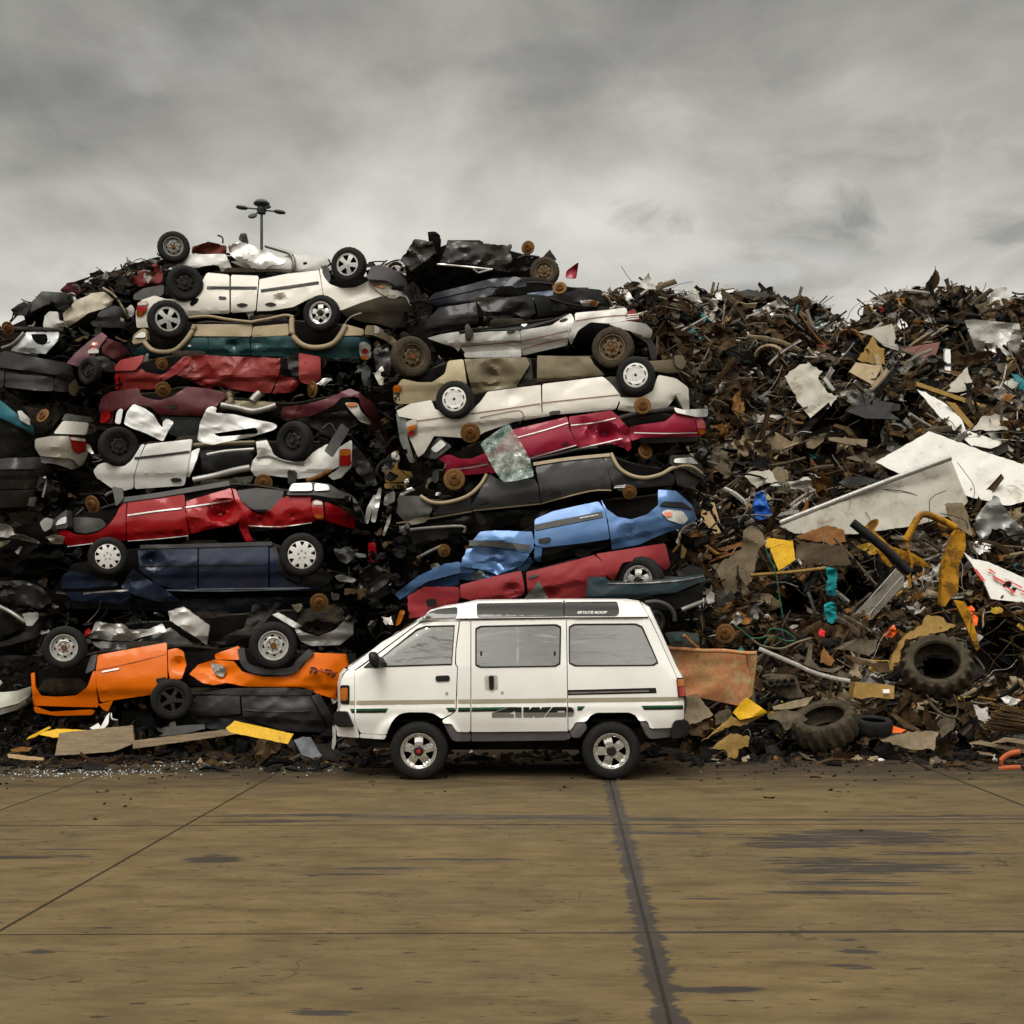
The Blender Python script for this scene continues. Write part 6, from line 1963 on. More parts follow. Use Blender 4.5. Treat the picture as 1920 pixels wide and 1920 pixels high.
# ------------------------------------------------------------------ the mass behind: mound and loose scrap
SKY = [(-900, 640), (-160, 625), (0, 612), (60, 585), (130, 560), (200, 530), (260, 505), (330, 496), (600, 512), (700, 512), (760, 512), (820, 505), (1000, 508),
       (1080, 560), (1150, 560), (1210, 548), (1300, 568), (1345, 556), (1410, 562), (1500, 574), (1550, 588), (1580, 616), (1603, 630), (1618, 606), (1640, 572), (1690, 560), (1745, 548), (1800, 556), (1870, 570), (1960, 572), (2120, 590), (2400, 600), (2900, 640)]
HOLES = [(705, 880, 62, 330, 2.2), (700, 1130, 70, 160, 1.2), (30, 930, 95, 130, 1.2), (40, 1110, 80, 70, 1.0), (1400, 752, 70, 34, 1.6), (1560, 790, 80, 34, 1.2), (1545, 855, 60, 40, 1.0), (1700, 770, 50, 40, 1.0), (1490, 1128, 66, 46, 1.5), (1600, 1110, 40, 40, 1.0), (1880, 1230, 60, 90, 1.6), (1800, 1150, 60, 50, 0.8), (1440, 1360, 90, 36, 0.6),
         (1640, 820, 40, 30, 1.0), (1560, 905, 40, 16, .6), (1750, 1260, 50, 30, .8), (1560, 1010, 60, 14, .4), (1740, 1340, 60, 30, 0.6), (1390, 880, 30, 26, .8), (1590, 700, 40, 26, .6)]


def skyline(px):
    for (x0, y0), (x1, y1) in zip(SKY, SKY[1:]):
        if x0 <= px <= x1:
            return y0 + (y1 - y0) * (px - x0) / (x1 - x0)
    return 600


def heap_d(px, py):
    h = (1400 - py) / 850.0
    dl = 18.6 + max(0, h) * 5.4
    dr = 18.15 + max(0, h) * 9.5 + max(0, h) ** 2 * 3.0
    k = smst((px - 1230) / 130)
    d = dl + (dr - dl) * k
    if h < 0:
        d += h * 6
    d += 0.35 * noise.noise(Vector((px * 0.011, py * 0.013, 1.5))) + 0.2 * noise.noise(Vector((px * 0.03, py * 0.035, 7.5)))
    for cx, cy, rx, ry, a in HOLES:
        q = ((px - cx) / rx) ** 2 + ((py - cy) / ry) ** 2
        if q < 1:
            d += a * (1 - q)
    return d


def in_hole(px, py, lim=0.8):
    return any(((px - cx) / rx) ** 2 + ((py - cy) / ry) ** 2 < lim for cx, cy, rx, ry, a in HOLES)


def make_mound():
    bm = bmesh.new()
    cols = []
    xs = [-740 + 40 * i for i in range(15)] + [-160 + 14 * i for i in range(164)] + [2150 + 40 * i for i in range(15)]
    for px in xs:
        top = skyline(px) + 8
        col = []
        n = 60
        for j in range(n + 1):
            py = 1404 + (top - 1404) * j / n
            p = W(px, py, heap_d(px, py))
            if j == 0:
                p = W(px, 1404, FOC * EYE / (1404 - HY))
                p.z = -0.05
            col.append(bm.verts.new(p))
        last = col[-1].co
        for q in (2.0, 6.0, 14.0):
            col.append(bm.verts.new((last.x * (1 + q / last.y), last.y + q, last.z * (1 - q * 0.03))))
        cols.append(col)
    for a, b in zip(cols, cols[1:]):
        for j in range(len(a) - 1):
            bm.faces.new((a[j], b[j], b[j + 1], a[j + 1]))
    bmesh.ops.recalc_face_normals(bm, faces=bm.faces[:])
    m = mottled('shaded_packed_scrap', [(0.35, (0.003, 0.0025, 0.002)), (0.55, (0.008, 0.006, 0.004)), (0.75, (0.024, 0.015, 0.008))], 0.95, 0, 5, 0.8)  # near-black, so the deep shade of the gaps is put into the colour
    o = from_bm('scrap_mound', bm, m, ang=0.9)
    tagged(o, 'dark packed mass of crushed scrap behind the stacked cars', 'scrap heap', kind='stuff')


make_mound()

RUSTS = [mottled('rust_dark', [(0.3, (0.016, 0.009, 0.005)), (0.55, (0.042, 0.024, 0.012)), (0.75, (0.085, 0.046, 0.02))], 0.85, 0.1, 9),
         mottled('rust_brown', [(0.3, (0.034, 0.021, 0.011)), (0.55, (0.085, 0.054, 0.028)), (0.75, (0.15, 0.098, 0.052))], 0.85, 0.1, 8),
         mottled('brown_grey', [(0.3, (0.055, 0.043, 0.029)), (0.55, (0.118, 0.096, 0.066)), (0.78, (0.19, 0.158, 0.112))], 0.75, 0.15, 7),
         mottled('dark_scrap', [(0.3, (0.007, 0.006, 0.006)), (0.6, (0.020, 0.018, 0.016)), (0.8, (0.040, 0.032, 0.024))], 0.6, 0.25, 7),
         mottled('mid_scrap', [(0.3, (0.06, 0.056, 0.051)), (0.6, (0.155, 0.146, 0.133)), (0.8, (0.09, 0.066, 0.042))], 0.5, 0.4, 7),
         mottled('pale_scrap', [(0.3, (0.25, 0.235, 0.21)), (0.6, (0.46, 0.44, 0.40)), (0.82, (0.24, 0.18, 0.12))], 0.5, 0.2, 6),
         mottled('tan_scrap', [(0.3, (0.17, 0.125, 0.075)), (0.6, (0.32, 0.25, 0.155)), (0.8, (0.2, 0.14, 0.08))], 0.75, 0.0, 6),
         mottled('black_scrap', [(0.4, (0.004, 0.004, 0.004)), (0.7, (0.012, 0.011, 0.010))], 0.5, 0.0, 5),
         mottled('bright_scrap', [(0.3, (0.50, 0.49, 0.46)), (0.75, (0.70, 0.69, 0.66))], 0.35, 0.3, 6),
         mottled('rust_orange', [(0.3, (0.10, 0.045, 0.012)), (0.55, (0.25, 0.115, 0.03)), (0.75, (0.36, 0.19, 0.06))], 0.85, 0.0, 8),
         mottled('teal_scrap', [(0.3, (0.02, 0.13, 0.15)), (0.7, (0.05, 0.30, 0.33))], 0.6, 0.0, 6),
         mottled('red_scrap', [(0.3, (0.10, 0.012, 0.012)), (0.7, (0.30, 0.04, 0.03))], 0.6, 0.0, 6),
         mottled('yellow_scrap', [(0.3, (0.25, 0.15, 0.02)), (0.7, (0.55, 0.34, 0.03))], 0.7, 0.0, 6)]


class Acc:
    def __init__(s):
        s.v, s.f, s.m = [], [], []

    def build(s, name, mats, smooth=False, base=None):
        me = bpy.data.meshes.new(name)
        b = base or Vector()
        me.from_pydata([tuple(Vector(p) - b) for p in s.v], [], s.f)
        me.polygons.foreach_set('material_index', s.m)
        finish(me, mats, smooth, 0.6)
        o = link(name, me)
        o.location = b
        return o


def rot_to(n, spin):
    q = Vector(n).normalized().to_track_quat('Z', 'Y').to_matrix()
    return q @ Matrix.Rotation(spin, 3, 'Z')


def pc_sheet(acc, c, w, h, mi, rnd, nrm, nu=5, nv=4, cr=0.10):
    R = rot_to(nrm, rnd.gauss(0.2, 0.75) + rnd.choice((0, math.pi)))
    u0, a, b = rnd.uniform(.2, .8), rnd.uniform(-1.2, 1.2), rnd.uniform(-0.8, 0.8)
    cu, sk, sd = rnd.uniform(-0.7, 0.7), rnd.uniform(-.4, .4), rnd.random() * 50
    base = len(acc.v)
    tp = rnd.uniform(0.4, 1.0)
    for j in range(nv):
        for i in range(nu):
            u, v = i / (nu - 1), j / (nv - 1)
            ex = (u in (0, 1)) or (v in (0, 1))
            x = (u - .5 + sk * (v - .5)) * w * (1 - (1 - tp) * v)
            y = (v - .5) * h
            z = w * 0.45 * (a * abs(u - u0) + cu * (v - .5) ** 2 + b * (u - .5) * (v - .5)) + cr * w * (noise.noise(Vector((u * 3, v * 3, sd))) - (1.1 * abs(noise.noise(Vector((u * 4.5 + v * 2, v * 4, sd + 5)))) if nu > 5 else 0))
            if ex:
                jj = 1.0 if nu < 6 else 0.55
                x += rnd.uniform(-.09, .09) * w * jj
                y += rnd.uniform(-.12, .12) * h * jj
            acc.v.append(c + R @ Vector((x, y, z)))
    for j in range(nv - 1):
        for i in range(nu - 1):
            k = base + j * nu + i
            acc.f.append((k, k + 1, k + nu + 1, k + nu))
            acc.m.append(mi)


def pc_bar(acc, c, L, r, mi, rnd, n=5, bend=0.35, dirv=None):
    d = dirv or Vector((rnd.choice((-1, 1)) * rnd.uniform(.4, 1), rnd.uniform(-.5, .5), rnd.gauss(0, .45))).normalized()
    s = d.cross(Vector((0.2, 1, 0.3))).normalized()
    t = d.cross(s)
    bs, bt = rnd.uniform(-bend, bend), rnd.uniform(-bend, bend)
    seg = 5
    base = len(acc.v)
    fl = rnd.choice((1, 1, 0.35, 2.2))
    for i in range(seg + 1):
        q = i / seg - .5
        p = c + d * q * L + s * bs * L * (q * q * 2 - .2) + t * bt * L * (abs(q) - .25)
        for k in range(n):
            an = 2 * math.pi * k / n
            acc.v.append(p + s * math.cos(an) * r * fl + t * math.sin(an) * r)
    for i in range(seg):
        for k in range(n):
            a = base + i * n + k
            b = base + i * n + (k + 1) % n
            acc.f.append((a, b, b + n, a + n))
            acc.m.append(mi)
    for e in (base, base + seg * n):
        acc.f.append(tuple(e + k for k in range(n)))
        acc.m.append(mi)


def pc_angle(acc, c, L, w, mi, rnd):
    """a bent length of folded channel"""
    d = Vector((rnd.uniform(-1, 1), rnd.uniform(-.5, .5), rnd.uniform(-.8, .8))).normalized()
    s = d.cross(Vector((0.1, 1, 0.5))).normalized()
    t = d.cross(s)
    R0 = rnd.uniform(0, 6.28)
    s, t = s * math.cos(R0) + t * math.sin(R0), t * math.cos(R0) - s * math.sin(R0)
    prof = [(-w, w * .7), (-w, 0), (w, 0), (w, w * .7)]
    kink, kq = rnd.uniform(-.5, .5), rnd.uniform(.3, .7)
    base = len(acc.v)
    seg = 4
    for i in range(seg + 1):
        q = i / seg
        p = c + d * (q - .5) * L + s * kink * L * abs(q - kq)
        tw = rnd.uniform(.7, 1.2)
        for a, b in prof:
            acc.v.append(p + s * a * tw + t * b)
    for i in range(seg):
        for k in range(3):
            a = base + i * 4 + k
            acc.f.append((a, a + 1, a + 5, a + 4))
            acc.m.append(mi)


def pc_ring(acc, c, R, r, mi, rnd):
    n, m = 18, 5
    q = rot_to(near_normal(rnd), 0)
    arc = rnd.choice((2 * math.pi, 2 * math.pi, rnd.uniform(2.5, 5.5)))
    sq = rnd.uniform(.55, 1.0)
    base = len(acc.v)
    for i in range(n + 1):
        a = arc * i / n
        for j in range(m):
            b = 2 * math.pi * j / m
            rr = R + r * math.cos(b)
            acc.v.append(c + q @ Vector((rr * math.cos(a), rr * math.sin(a) * sq, r * 1.6 * math.sin(b))))
    for i in range(n):
        for j in range(m):
            k = base + i * m + j
            k2 = base + i * m + (j + 1) % m
            acc.f.append((k, k2, k2 + m, k + m))
            acc.m.append(mi)


def pc_wire(acc, c, L, r, mi, rnd):
    p = c.copy()
    d = Vector((rnd.uniform(-1, 1), rnd.uniform(-.5, .3), rnd.uniform(-1, .6))).normalized()
    pts = []
    w = Vector((rnd.uniform(-1, 1), rnd.uniform(-.4, .4), rnd.uniform(-1, 1)))
    for i in range(16):
        pts.append(p.copy())
        w = (w + Vector((rnd.uniform(-1, 1), rnd.uniform(-.5, .5), rnd.uniform(-1, 1))) * .7) * .8
        d = (d + w * 0.55).normalized()
        p = p + d * L / 16
    base = len(acc.v)
    for i, q in enumerate(pts):
        t_ = (pts[min(i + 1, 15)] - pts[max(i - 1, 0)]).normalized()
        s = t_.cross(Vector((.2, 1, .3))).normalized()
        u = t_.cross(s)
        for k in range(4):
            a = k * math.pi / 2
            acc.v.append(q + s * math.cos(a) * r + u * math.sin(a) * r)
    for i in range(15):
        for k in range(4):
            a = base + i * 4 + k
            b = base + i * 4 + (k + 1) % 4
            acc.f.append((a, b, b + 4, a + 4))
            acc.m.append(mi)


ICO = None


def pc_chunk(acc, c, r, mi, rnd):
    global ICO
    if ICO is None:
        bm = bmesh.new()
        bmesh.ops.create_icosphere(bm, subdivisions=2, radius=1)
        ICO = ([v.co.copy() for v in bm.verts], [tuple(v.index for v in f.verts) for f in bm.faces])
        bm.free()
    sx, sy, sz, sd = rnd.uniform(.6, 1.4), rnd.uniform(.5, 1), rnd.uniform(.5, 1.1), rnd.random() * 90
    base = len(acc.v)
    for v in ICO[0]:
        k = 1 + 0.9 * noise.noise(v * 1.7 + Vector((sd, 0, 0)))
        acc.v.append(c + Vector((v.x * sx, v.y * sy, v.z * sz)) * r * k)
    for f in ICO[1]:
        acc.f.append(tuple(base + i for i in f))
        acc.m.append(mi)


def near_normal(rnd):
    return Vector((rnd.uniform(-.9, .9), -1, rnd.uniform(-.5, 1.3)))


HERO = []


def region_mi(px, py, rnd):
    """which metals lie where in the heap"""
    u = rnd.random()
    if py > 1250:  # darker mix low down: shade put into the scrap colours
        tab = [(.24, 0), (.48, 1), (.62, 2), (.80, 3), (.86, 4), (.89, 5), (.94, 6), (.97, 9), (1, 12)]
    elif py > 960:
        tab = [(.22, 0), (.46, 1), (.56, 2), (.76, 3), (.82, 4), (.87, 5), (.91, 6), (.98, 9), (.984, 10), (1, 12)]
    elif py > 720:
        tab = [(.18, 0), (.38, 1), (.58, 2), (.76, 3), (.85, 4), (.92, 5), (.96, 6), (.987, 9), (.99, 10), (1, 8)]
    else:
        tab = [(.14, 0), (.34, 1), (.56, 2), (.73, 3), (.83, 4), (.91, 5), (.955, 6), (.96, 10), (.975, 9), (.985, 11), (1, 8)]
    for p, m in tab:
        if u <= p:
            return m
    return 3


def scatter_heap():
    rnd = random.Random(99)
    acc = Acc()
    n = 0
    while n < 6200:
        px = rnd.uniform(1130, 1990) if n % 9 else rnd.uniform(1980, 2420)
        top = skyline(px)
        py = rnd.uniform(top - 8, 1408)
        if px < 1340 and py > 690 and px < 1290 + 40 * noise.noise(Vector((py * .02, 0, 3))):
            continue
        if px < 1225 and py > 600:
            continue
        if in_hole(px, py, 0.75) and rnd.random() < 0.88:
            continue
        if any(inside((px, py), q) for q in HERO) and rnd.random() < 0.93:
            continue
        d = heap_d(px, py) - rnd.uniform(-.1, 0.62) * (0.5 + 0.9 * smst(0.5 + noise.noise(Vector((px * .02, py * .024, 11)))))
        c = W(px, py, d)
        c.z = max(c.z, 0.02)
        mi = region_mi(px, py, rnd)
        k = d / FOC
        u = rnd.random()
        big = 0.7 + 0.5 * rnd.random() ** 2 + (0.5 if rnd.random() < 0.12 else 0)
        if u < 0.33:
            if rnd.random() < .55:
                mi = rnd.choice((3, 7, 0, 0, 3, 1))  # small pieces mostly near-black: shade of the gaps put into their colour
            w = rnd.uniform(9, 32) * k * big
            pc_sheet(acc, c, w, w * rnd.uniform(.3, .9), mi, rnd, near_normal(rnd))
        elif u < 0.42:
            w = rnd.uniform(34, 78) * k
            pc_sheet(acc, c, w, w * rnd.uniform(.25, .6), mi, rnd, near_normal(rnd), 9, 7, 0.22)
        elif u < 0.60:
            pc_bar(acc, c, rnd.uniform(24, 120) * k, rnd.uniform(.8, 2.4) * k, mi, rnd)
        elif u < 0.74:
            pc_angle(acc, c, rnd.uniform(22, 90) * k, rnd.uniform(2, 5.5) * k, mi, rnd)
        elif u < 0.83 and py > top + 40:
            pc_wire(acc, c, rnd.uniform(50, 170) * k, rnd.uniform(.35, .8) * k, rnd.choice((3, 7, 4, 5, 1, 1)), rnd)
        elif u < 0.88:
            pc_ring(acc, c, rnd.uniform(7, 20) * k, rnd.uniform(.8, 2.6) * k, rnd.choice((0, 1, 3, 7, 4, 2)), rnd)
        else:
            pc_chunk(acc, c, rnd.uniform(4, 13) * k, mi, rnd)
        n += 1
    # tangles breaking the skyline
    for i in range(420):
        px = rnd.uniform(1130, 1980)
        py = skyline(px) - abs(rnd.gauss(0, 7 if not 1555 < px < 1630 else 2))
        d = heap_d(px, skyline(px)) + rnd.uniform(-.2, .6)
        k = d / FOC
        mi = rnd.choice((0, 1, 2, 3, 3, 4, 5))
        u = rnd.random()
        if u < .45:
            pc_bar(acc, W(px, py, d), rnd.uniform(14, 50) * k, rnd.uniform(.5, 1.6) * k, mi, rnd, 5, 0.7)
        elif u < .75:
            w = rnd.uniform(8, 24) * k
            pc_sheet(acc, W(px, py + 4, d), w, w * .6, mi, rnd, near_normal(rnd))
        else:
            pc_angle(acc, W(px, py + 4, d), rnd.uniform(14, 40) * k, rnd.uniform(1.5, 4) * k, mi, rnd)
    o = acc.build('loose_scrap', RUSTS, True)
    tagged(o, 'countless small rusty shards, rods and torn strips covering the scrap heap', 'scrap metal', kind='stuff')


# ---- larger pieces of the right-hand heap, each a thing of its own
def scrap(name, label, cat, poly, mat, up=0.45, amp=0.06, f=1.4, tilt=0.35, yaw=0.0, rim=0.02, step=6, ch=0, group=None, depth=None, seed=0, holes=(), fold=None, jag=None):
    pl = P(poly)
    if jag is None:
        jag = 2.2 if name in ('metal_sheet', 'mustard_sheet', 'rubble_slab', 'car_door_skin', 'concrete_slab', 'torn_card', 'cloth') else 0.5
    raw = pl
    pl = []
    for i_, (x_, y_) in enumerate(resample(raw, 7)):
        v_ = Vector((x_ * .13, y_ * .13, 4.2))
        pl.append((x_ + jag * 1.7 * noise.noise(v_), y_ + jag * 1.7 * noise.noise(v_ + Vector((9, 3, 1)))))
    cx = sum(p[0] for p in pl) / len(pl)
    cy = sum(p[1] for p in pl) / len(pl)
    d0 = depth if depth is not None else heap_d(cx, cy) - up
    k = d0 / FOC
    sd_ = seed or (cx + cy) % 37

    def fn(x, y):
        q = d0 - tilt * (y - cy) * k + yaw * (x - cx) * k - amp * crump(x * k, y * k, sd_, f)
        if fold:
            q += fold[2] * abs((x - fold[0]) * math.cos(fold[1]) + (y - fold[0 if len(fold) < 4 else 3]) * math.sin(fold[1])) * k
        p = W(x, y, q)
        return p
    HERO.append(pl)
    o = sheet(name, pl, fn, mat, step=step, rim=rim, ch=ch, holes=[P(h) for h in holes], ang=0.4)
    return tagged(o, label, cat, group)


def bars(name, label, cat, poly, r, mat, up=0.5, depth=None, group=None, n=8, flat=1.0, k=5, dd=0.0):
    pts = P(poly)
    cx = sum(p[0] for p in pts) / len(pts)
    cy = sum(p[1] for p in pts) / len(pts)
    d0 = depth if depth is not None else heap_d(cx, cy) - up
    ln = smooth_line([(x, y, 0) for x, y in pts], k)
    m = len(ln)
    HERO.append(ribbon([(v[0], v[1]) for v in ln], max(6, 2 * r * FOC / d0)))
    o = tube(name, [W(v[0], v[1], d0 + dd * (i / m - .5)) for i, v in enumerate(ln)], r, mat, None, n, flat=flat)
    return tagged(o, label, cat, group)


def tyre(label, c, rpx, d, nrm, spin=0, muddy=True, lug=0.10, wid=0.42, group='old tyres lying in the scrap heap', cut=False):
    x, y = P(c)[0]
    bm = bmesh.new()
    n = 72
    prof = [(0.62, -wid * .8), (0.66, -wid), (0.8, -wid * 1.12), (0.93, -wid * 1.0), (0.98, -wid * .75), (1.0, -wid * .3), (1.0, wid * .3), (0.98, wid * .75), (0.93, wid), (0.8, wid * 1.12), (0.66, wid), (0.62, wid * .8), (0.70, wid * .7), (0.86, 0), (0.70, -wid * .7), (0.62, -wid * .8)]

    def mod(j, k, r, yy):
        if 3 <= j <= 8 and lug:
            ph = (k + (2 if j > 5 else 0)) % 4
            if ph < 2:
                return r - lug, yy
        return r, yy
    lathe_into(bm, prof, n, mod=mod, axis='Z')
    bmesh.ops.recalc_face_normals(bm, faces=bm.faces[:])
    s = rpx * d / FOC
    R = rot_to(nrm, spin).to_4x4()
    p = W(x, y, d)
    bm.transform(Matrix.Translation(p) @ R @ Matrix.Scale(s, 4))
    zmin = min(v.co.z for v in bm.verts)
    if zmin < 0.0:
        bmesh.ops.translate(bm, verts=bm.verts, vec=(0, 0, -zmin))
    o = from_bm('tyre', bm, M_MUDRUB if muddy else M_RUBBER, ang=0.5, base=p)
    HERO.append([(x + rpx * math.cos(a * .6), y + rpx * .8 * math.sin(a * .6)) for a in range(10)])
    return tagged(o, label, 'tyre', group)


WPAN = mottled('chipped_white_panel', [(0.3, (0.68, 0.67, 0.64)), (0.56, (0.60, 0.585, 0.545)), (0.66, (0.40, 0.35, 0.27)), (0.74, (0.55, 0.53, 0.485))], 0.45, 0, 1.9, 0.12, fine_k=0.12)
WPAN2 = mottled('dirty_cream_panel', [(0.3, (0.50, 0.48, 0.425)), (0.54, (0.43, 0.405, 0.345)), (0.66, (0.24, 0.195, 0.135)), (0.78, (0.42, 0.395, 0.335))], 0.5, 0, 2.4, 0.12, fine_k=0.2)
YEL = mottled('chipped_yellow_paint', [(0.3, (0.48, 0.23, 0.010)), (0.50, (0.40, 0.19, 0.010)), (0.58, (0.12, 0.055, 0.013)), (0.7, (0.32, 0.15, 0.010))], 0.6, 0, 3.4, 0.3)
YELB = mottled('bright_yellow_paint', [(0.3, (0.72, 0.42, 0.015)), (0.62, (0.66, 0.37, 0.012)), (0.72, (0.20, 0.11, 0.02)), (0.85, (0.6, 0.34, 0.012))], 0.5, 0, 5, 0.15)
MUST = mottled('mustard_steel', [(0.3, (0.20, 0.12, 0.03)), (0.6, (0.30, 0.185, 0.05)), (0.8, (0.12, 0.07, 0.025))], 0.65, 0, 6, 0.2)
BRSH = mottled('brown_sheet', [(0.3, (0.12, 0.09, 0.055)), (0.6, (0.20, 0.155, 0.10)), (0.8, (0.14, 0.085, 0.04))], 0.6, 0.2, 5, 0.2)
RUSH = mottled('rust_sheet', [(0.3, (0.13, 0.055, 0.018)), (0.55, (0.23, 0.10, 0.03)), (0.75, (0.11, 0.06, 0.03))], 0.75, 0.1, 5, 0.25)
CONT = mottled('rust_container', [(0.28, (0.22, 0.11, 0.05)), (0.42, (0.46, 0.26, 0.115)), (0.52, (0.50, 0.20, 0.09)), (0.60, (0.46, 0.33, 0.165)), (0.72, (0.36, 0.17, 0.07))], 0.7, 0.05, 2.6, 0.2, fine_k=0.4)
WOOD = mottled('weathered_board', [(0.3, (0.13, 0.095, 0.06)), (0.55, (0.235, 0.18, 0.115)), (0.75, (0.32, 0.25, 0.165))], 0.85, 0, 3, 0.3, stretch=(0.7, 4, 9))
PLY = mottled('fresh_timber', [(0.3, (0.33, 0.22, 0.11)), (0.55, (0.47, 0.33, 0.175)), (0.8, (0.38, 0.25, 0.12))], 0.75, 0, 3, 0.15, stretch=(6, 4, 1))
GREYSH = mottled('galvanised_sheet', [(0.3, (0.22, 0.215, 0.20)), (0.55, (0.38, 0.37, 0.345)), (0.8, (0.27, 0.24, 0.20))], 0.4, 0.5, 4, 0.12)
TEALC = plain('teal_cloth', (0.01, 0.22, 0.25), 0.85, var=0.4)
BLUEB = plain('blue_bag', (0.02, 0.10, 0.42), 0.4, var=0.5)
ORNG = plain('orange_plastic', (0.80, 0.12, 0.01), 0.5, var=0.3)
GWIRE = plain('green_cable', (0.03, 0.13, 0.075), 0.5)


def heap_heroes():
    G = 'torn sheets in the scrap heap'
    S = scrap
    S('white_board', 'biggest white panel lying flat across the right of the heap', 'panel', 'S 1642 866 1743 809 1861 852 1960 884 1950 935 1888 948 1811 930 1700 896', WPAN, 0.9, 0.09, 0.9, 0.9, rim=0.05, step=8, jag=1.3)
    S('truck_side', 'long cream truck side panel with ribbed rail, sloping up to the right', 'panel', 'S 1462 986 1783 862 1815 940 1796 962 1720 985 1600 1002 1490 1000', WPAN2, 1.3, 0.06, 0.9, 0.25, rim=0.06, step=8, jag=0.9)
    bars('panel_rail', 'pale aluminium rail along the top edge of the cream truck side', 'rail', 'S 1462 981 1620 919 1783 858', 0.05, GREYSH, 1.42, flat=0.6)
    S('white_sheet', 'curled white sheet with a dark cavity beneath it, above the biggest white panel', 'panel', 'J 1000 1050 1080 1080 1250 1172 1390 1312 1425 1402 1720 1502 1655 1600 1500 1562 1300 1382 1150 1232', WPAN, 0.8, 0.10, 0.9, 0.7, -0.3, rim=0.03, jag=1.2)
    S('white_board', 'tall dented white board standing in the middle of the heap', 'panel', 'J -130 940 -20 850 72 815 110 850 190 890 160 960 240 1080 332 1112 200 1262 150 1332 90 1300 0 1182', WPAN2, 0.9, 0.14, 1.5, 0.3, rim=0.03, jag=2.5)
    S('sign_board', 'white sign board with scrawled red lettering on the right edge', 'sign', 'L 1312 930 1402 1000 1562 1032 1922 1192 1960 1210 1960 1460 1920 1442 1592 1402 1502 1202', WPAN, 1.0, 0.05, 1.0, 0.7, rim=0.05)
    S('steel_tank', 'crumpled grey metal tank near the upper right corner of the heap', 'tank', 'J 1410 460 1482 450 1882 490 1902 622 1862 762 1582 802 1502 702', GREYSH, 1.0, 0.22, 1.1, 0.1, rim=0.25)
    S('plastic_jug', 'pale crumpled jug standing on the crest at the right', 'container', 'J 1640 345 1662 192 1700 174 1772 176 1790 230 1812 382 1720 390', paint((0.62, 0.62, 0.60), .4, 0, .1, .3), 0.5, 0.12, 3.0, 0.1, rim=0.2)
    for q, lab in (('I 430 175 535 52 592 202', 'tall grey triangular sheet standing on the crest, the leftmost spike'), ('I 820 292 925 178 990 305', 'grey triangular sheet on the crest, second spike from the stacked cars')):
        S('metal_sheet', lab, 'metal sheet', q, GREYSH, 0.7, 0.08, 1.5, 0.2, group=G)
    S('metal_sheet', 'bent grey and tan sheet on the crest beside the second spike', 'metal sheet', 'I 1060 182 1262 180 1252 216 1152 232 1172 312 1090 272', GREYSH, 0.7, 0.14, 1.5, group=G)
    S('crumpled_foil', 'crumpled bright silver duct just below the crest', 'metal sheet', 'I 1370 382 1502 350 1600 290 1652 250 1722 302 1702 422 1502 442', paint((0.50, .49, .47), .3, .5, 0, .3), 0.4, 0.35, 2.6, rim=0.1, step=4, group=G, jag=1.5)
    S('roof_sheet', 'glossy black bent sheet lying along the crest', 'metal sheet', 'I 1270 222 1382 193 1642 250 1540 264 1352 248', SLATE, 0.7, 0.12, 1.4, 1.2, group=G)
    S('metal_sheet', 'small teal strip below the second spike', 'metal sheet', 'I 940 375 972 380 1032 442 1002 482', RUSTS[10], 0.4, 0.05, group=G)
    S('metal_sheet', 'brown sheet piece beneath the second grey spike', 'metal sheet', 'I 850 310 950 360 920 440 835 400', RUSTS[1], 0.4, 0.1, group=G)
    S('metal_sheet', 'ochre leaning steel plate left of centre near the top of the heap', 'metal sheet', 'I 1130 660 1160 480 1240 415 1200 500 1185 650 1140 675', MUST, 0.5, 0.05, group=G)
    S('board', 'cream board standing upright near the notch in the crest', 'board', 'J 500 560 792 490 852 722 722 682 622 592', WPAN2, 0.7, 0.04, 0.8, 0.15, rim=0.04)
    S('carton', 'tan cardboard box lid below the upright cream board', 'carton', 'J 420 902 482 820 702 852 622 1012', mottled('card', [(0.3, (0.33, 0.25, 0.15)), (0.7, (0.45, 0.36, 0.23))], .8, 0, 4, .1), 0.8, 0.04, 0.9, 0.5, rim=0.08)
    S('metal_sheet', 'brown folded plate leaning behind the cardboard lid', 'metal sheet', 'J 490 800 630 590 660 680 720 700 720 840 560 820', MUST, 0.6, 0.08, group=G)
    S('slatted_panel', 'red-brown slatted siding panel near the top right', 'panel', 'J 850 700 1202 645 1152 800 1100 845 1000 790', mottled('red_siding', [(0.3, (0.15, 0.065, 0.05)), (0.7, (0.25, 0.12, 0.09))], .6, 0, 3, .1, stretch=(1, 1, 6)), 0.6, 0.03, 0.8, 0.3, rim=0.03)
    S('plastic_channel', 'upright white plastic channel beside the slatted red panel', 'channel', 'J 1240 702 1290 710 1292 916 1245 905', paint((0.75, .75, .75), .4, 0, 0, .1), 0.8, 0.01, rim=0.08)
    S('metal_sheet', 'pale tan kite-shaped sheet right of the white plastic channel', 'metal sheet', 'J 1240 1062 1432 860 1492 1040 1342 1082', WPAN2, 0.7, 0.08, 1.2, group=G)
    S('metal_sheet', 'cream bent cover at the right end of the mustard strap', 'metal sheet', 'J 1480 1402 1562 1280 1702 1270 1780 1310 1790 1400 1642 1402', WPAN2, 0.8, 0.12, 1.3, group=G)
    S('beam', 'brown steel beam sloping down to the right above the curled white sheet', 'beam', 'J 1000 985 1600 1190 1582 1222 1002 1022', MUST, 0.9, 0.02, rim=0.12)
    S('strap', 'curved mustard strap hanging from the brown beam', 'strap', 'J 1250 1152 1332 1170 1432 1292 1492 1362 1462 1392 1390 1312', MUST, 1.0, 0.03, rim=0.03)
    S('beam', 'olive steel beam at the right edge below the crumpled tank', 'beam', 'J 1700 780 1780 775 1960 840 1960 900 1880 880', MUST, 0.6, 0.04, rim=0.1)
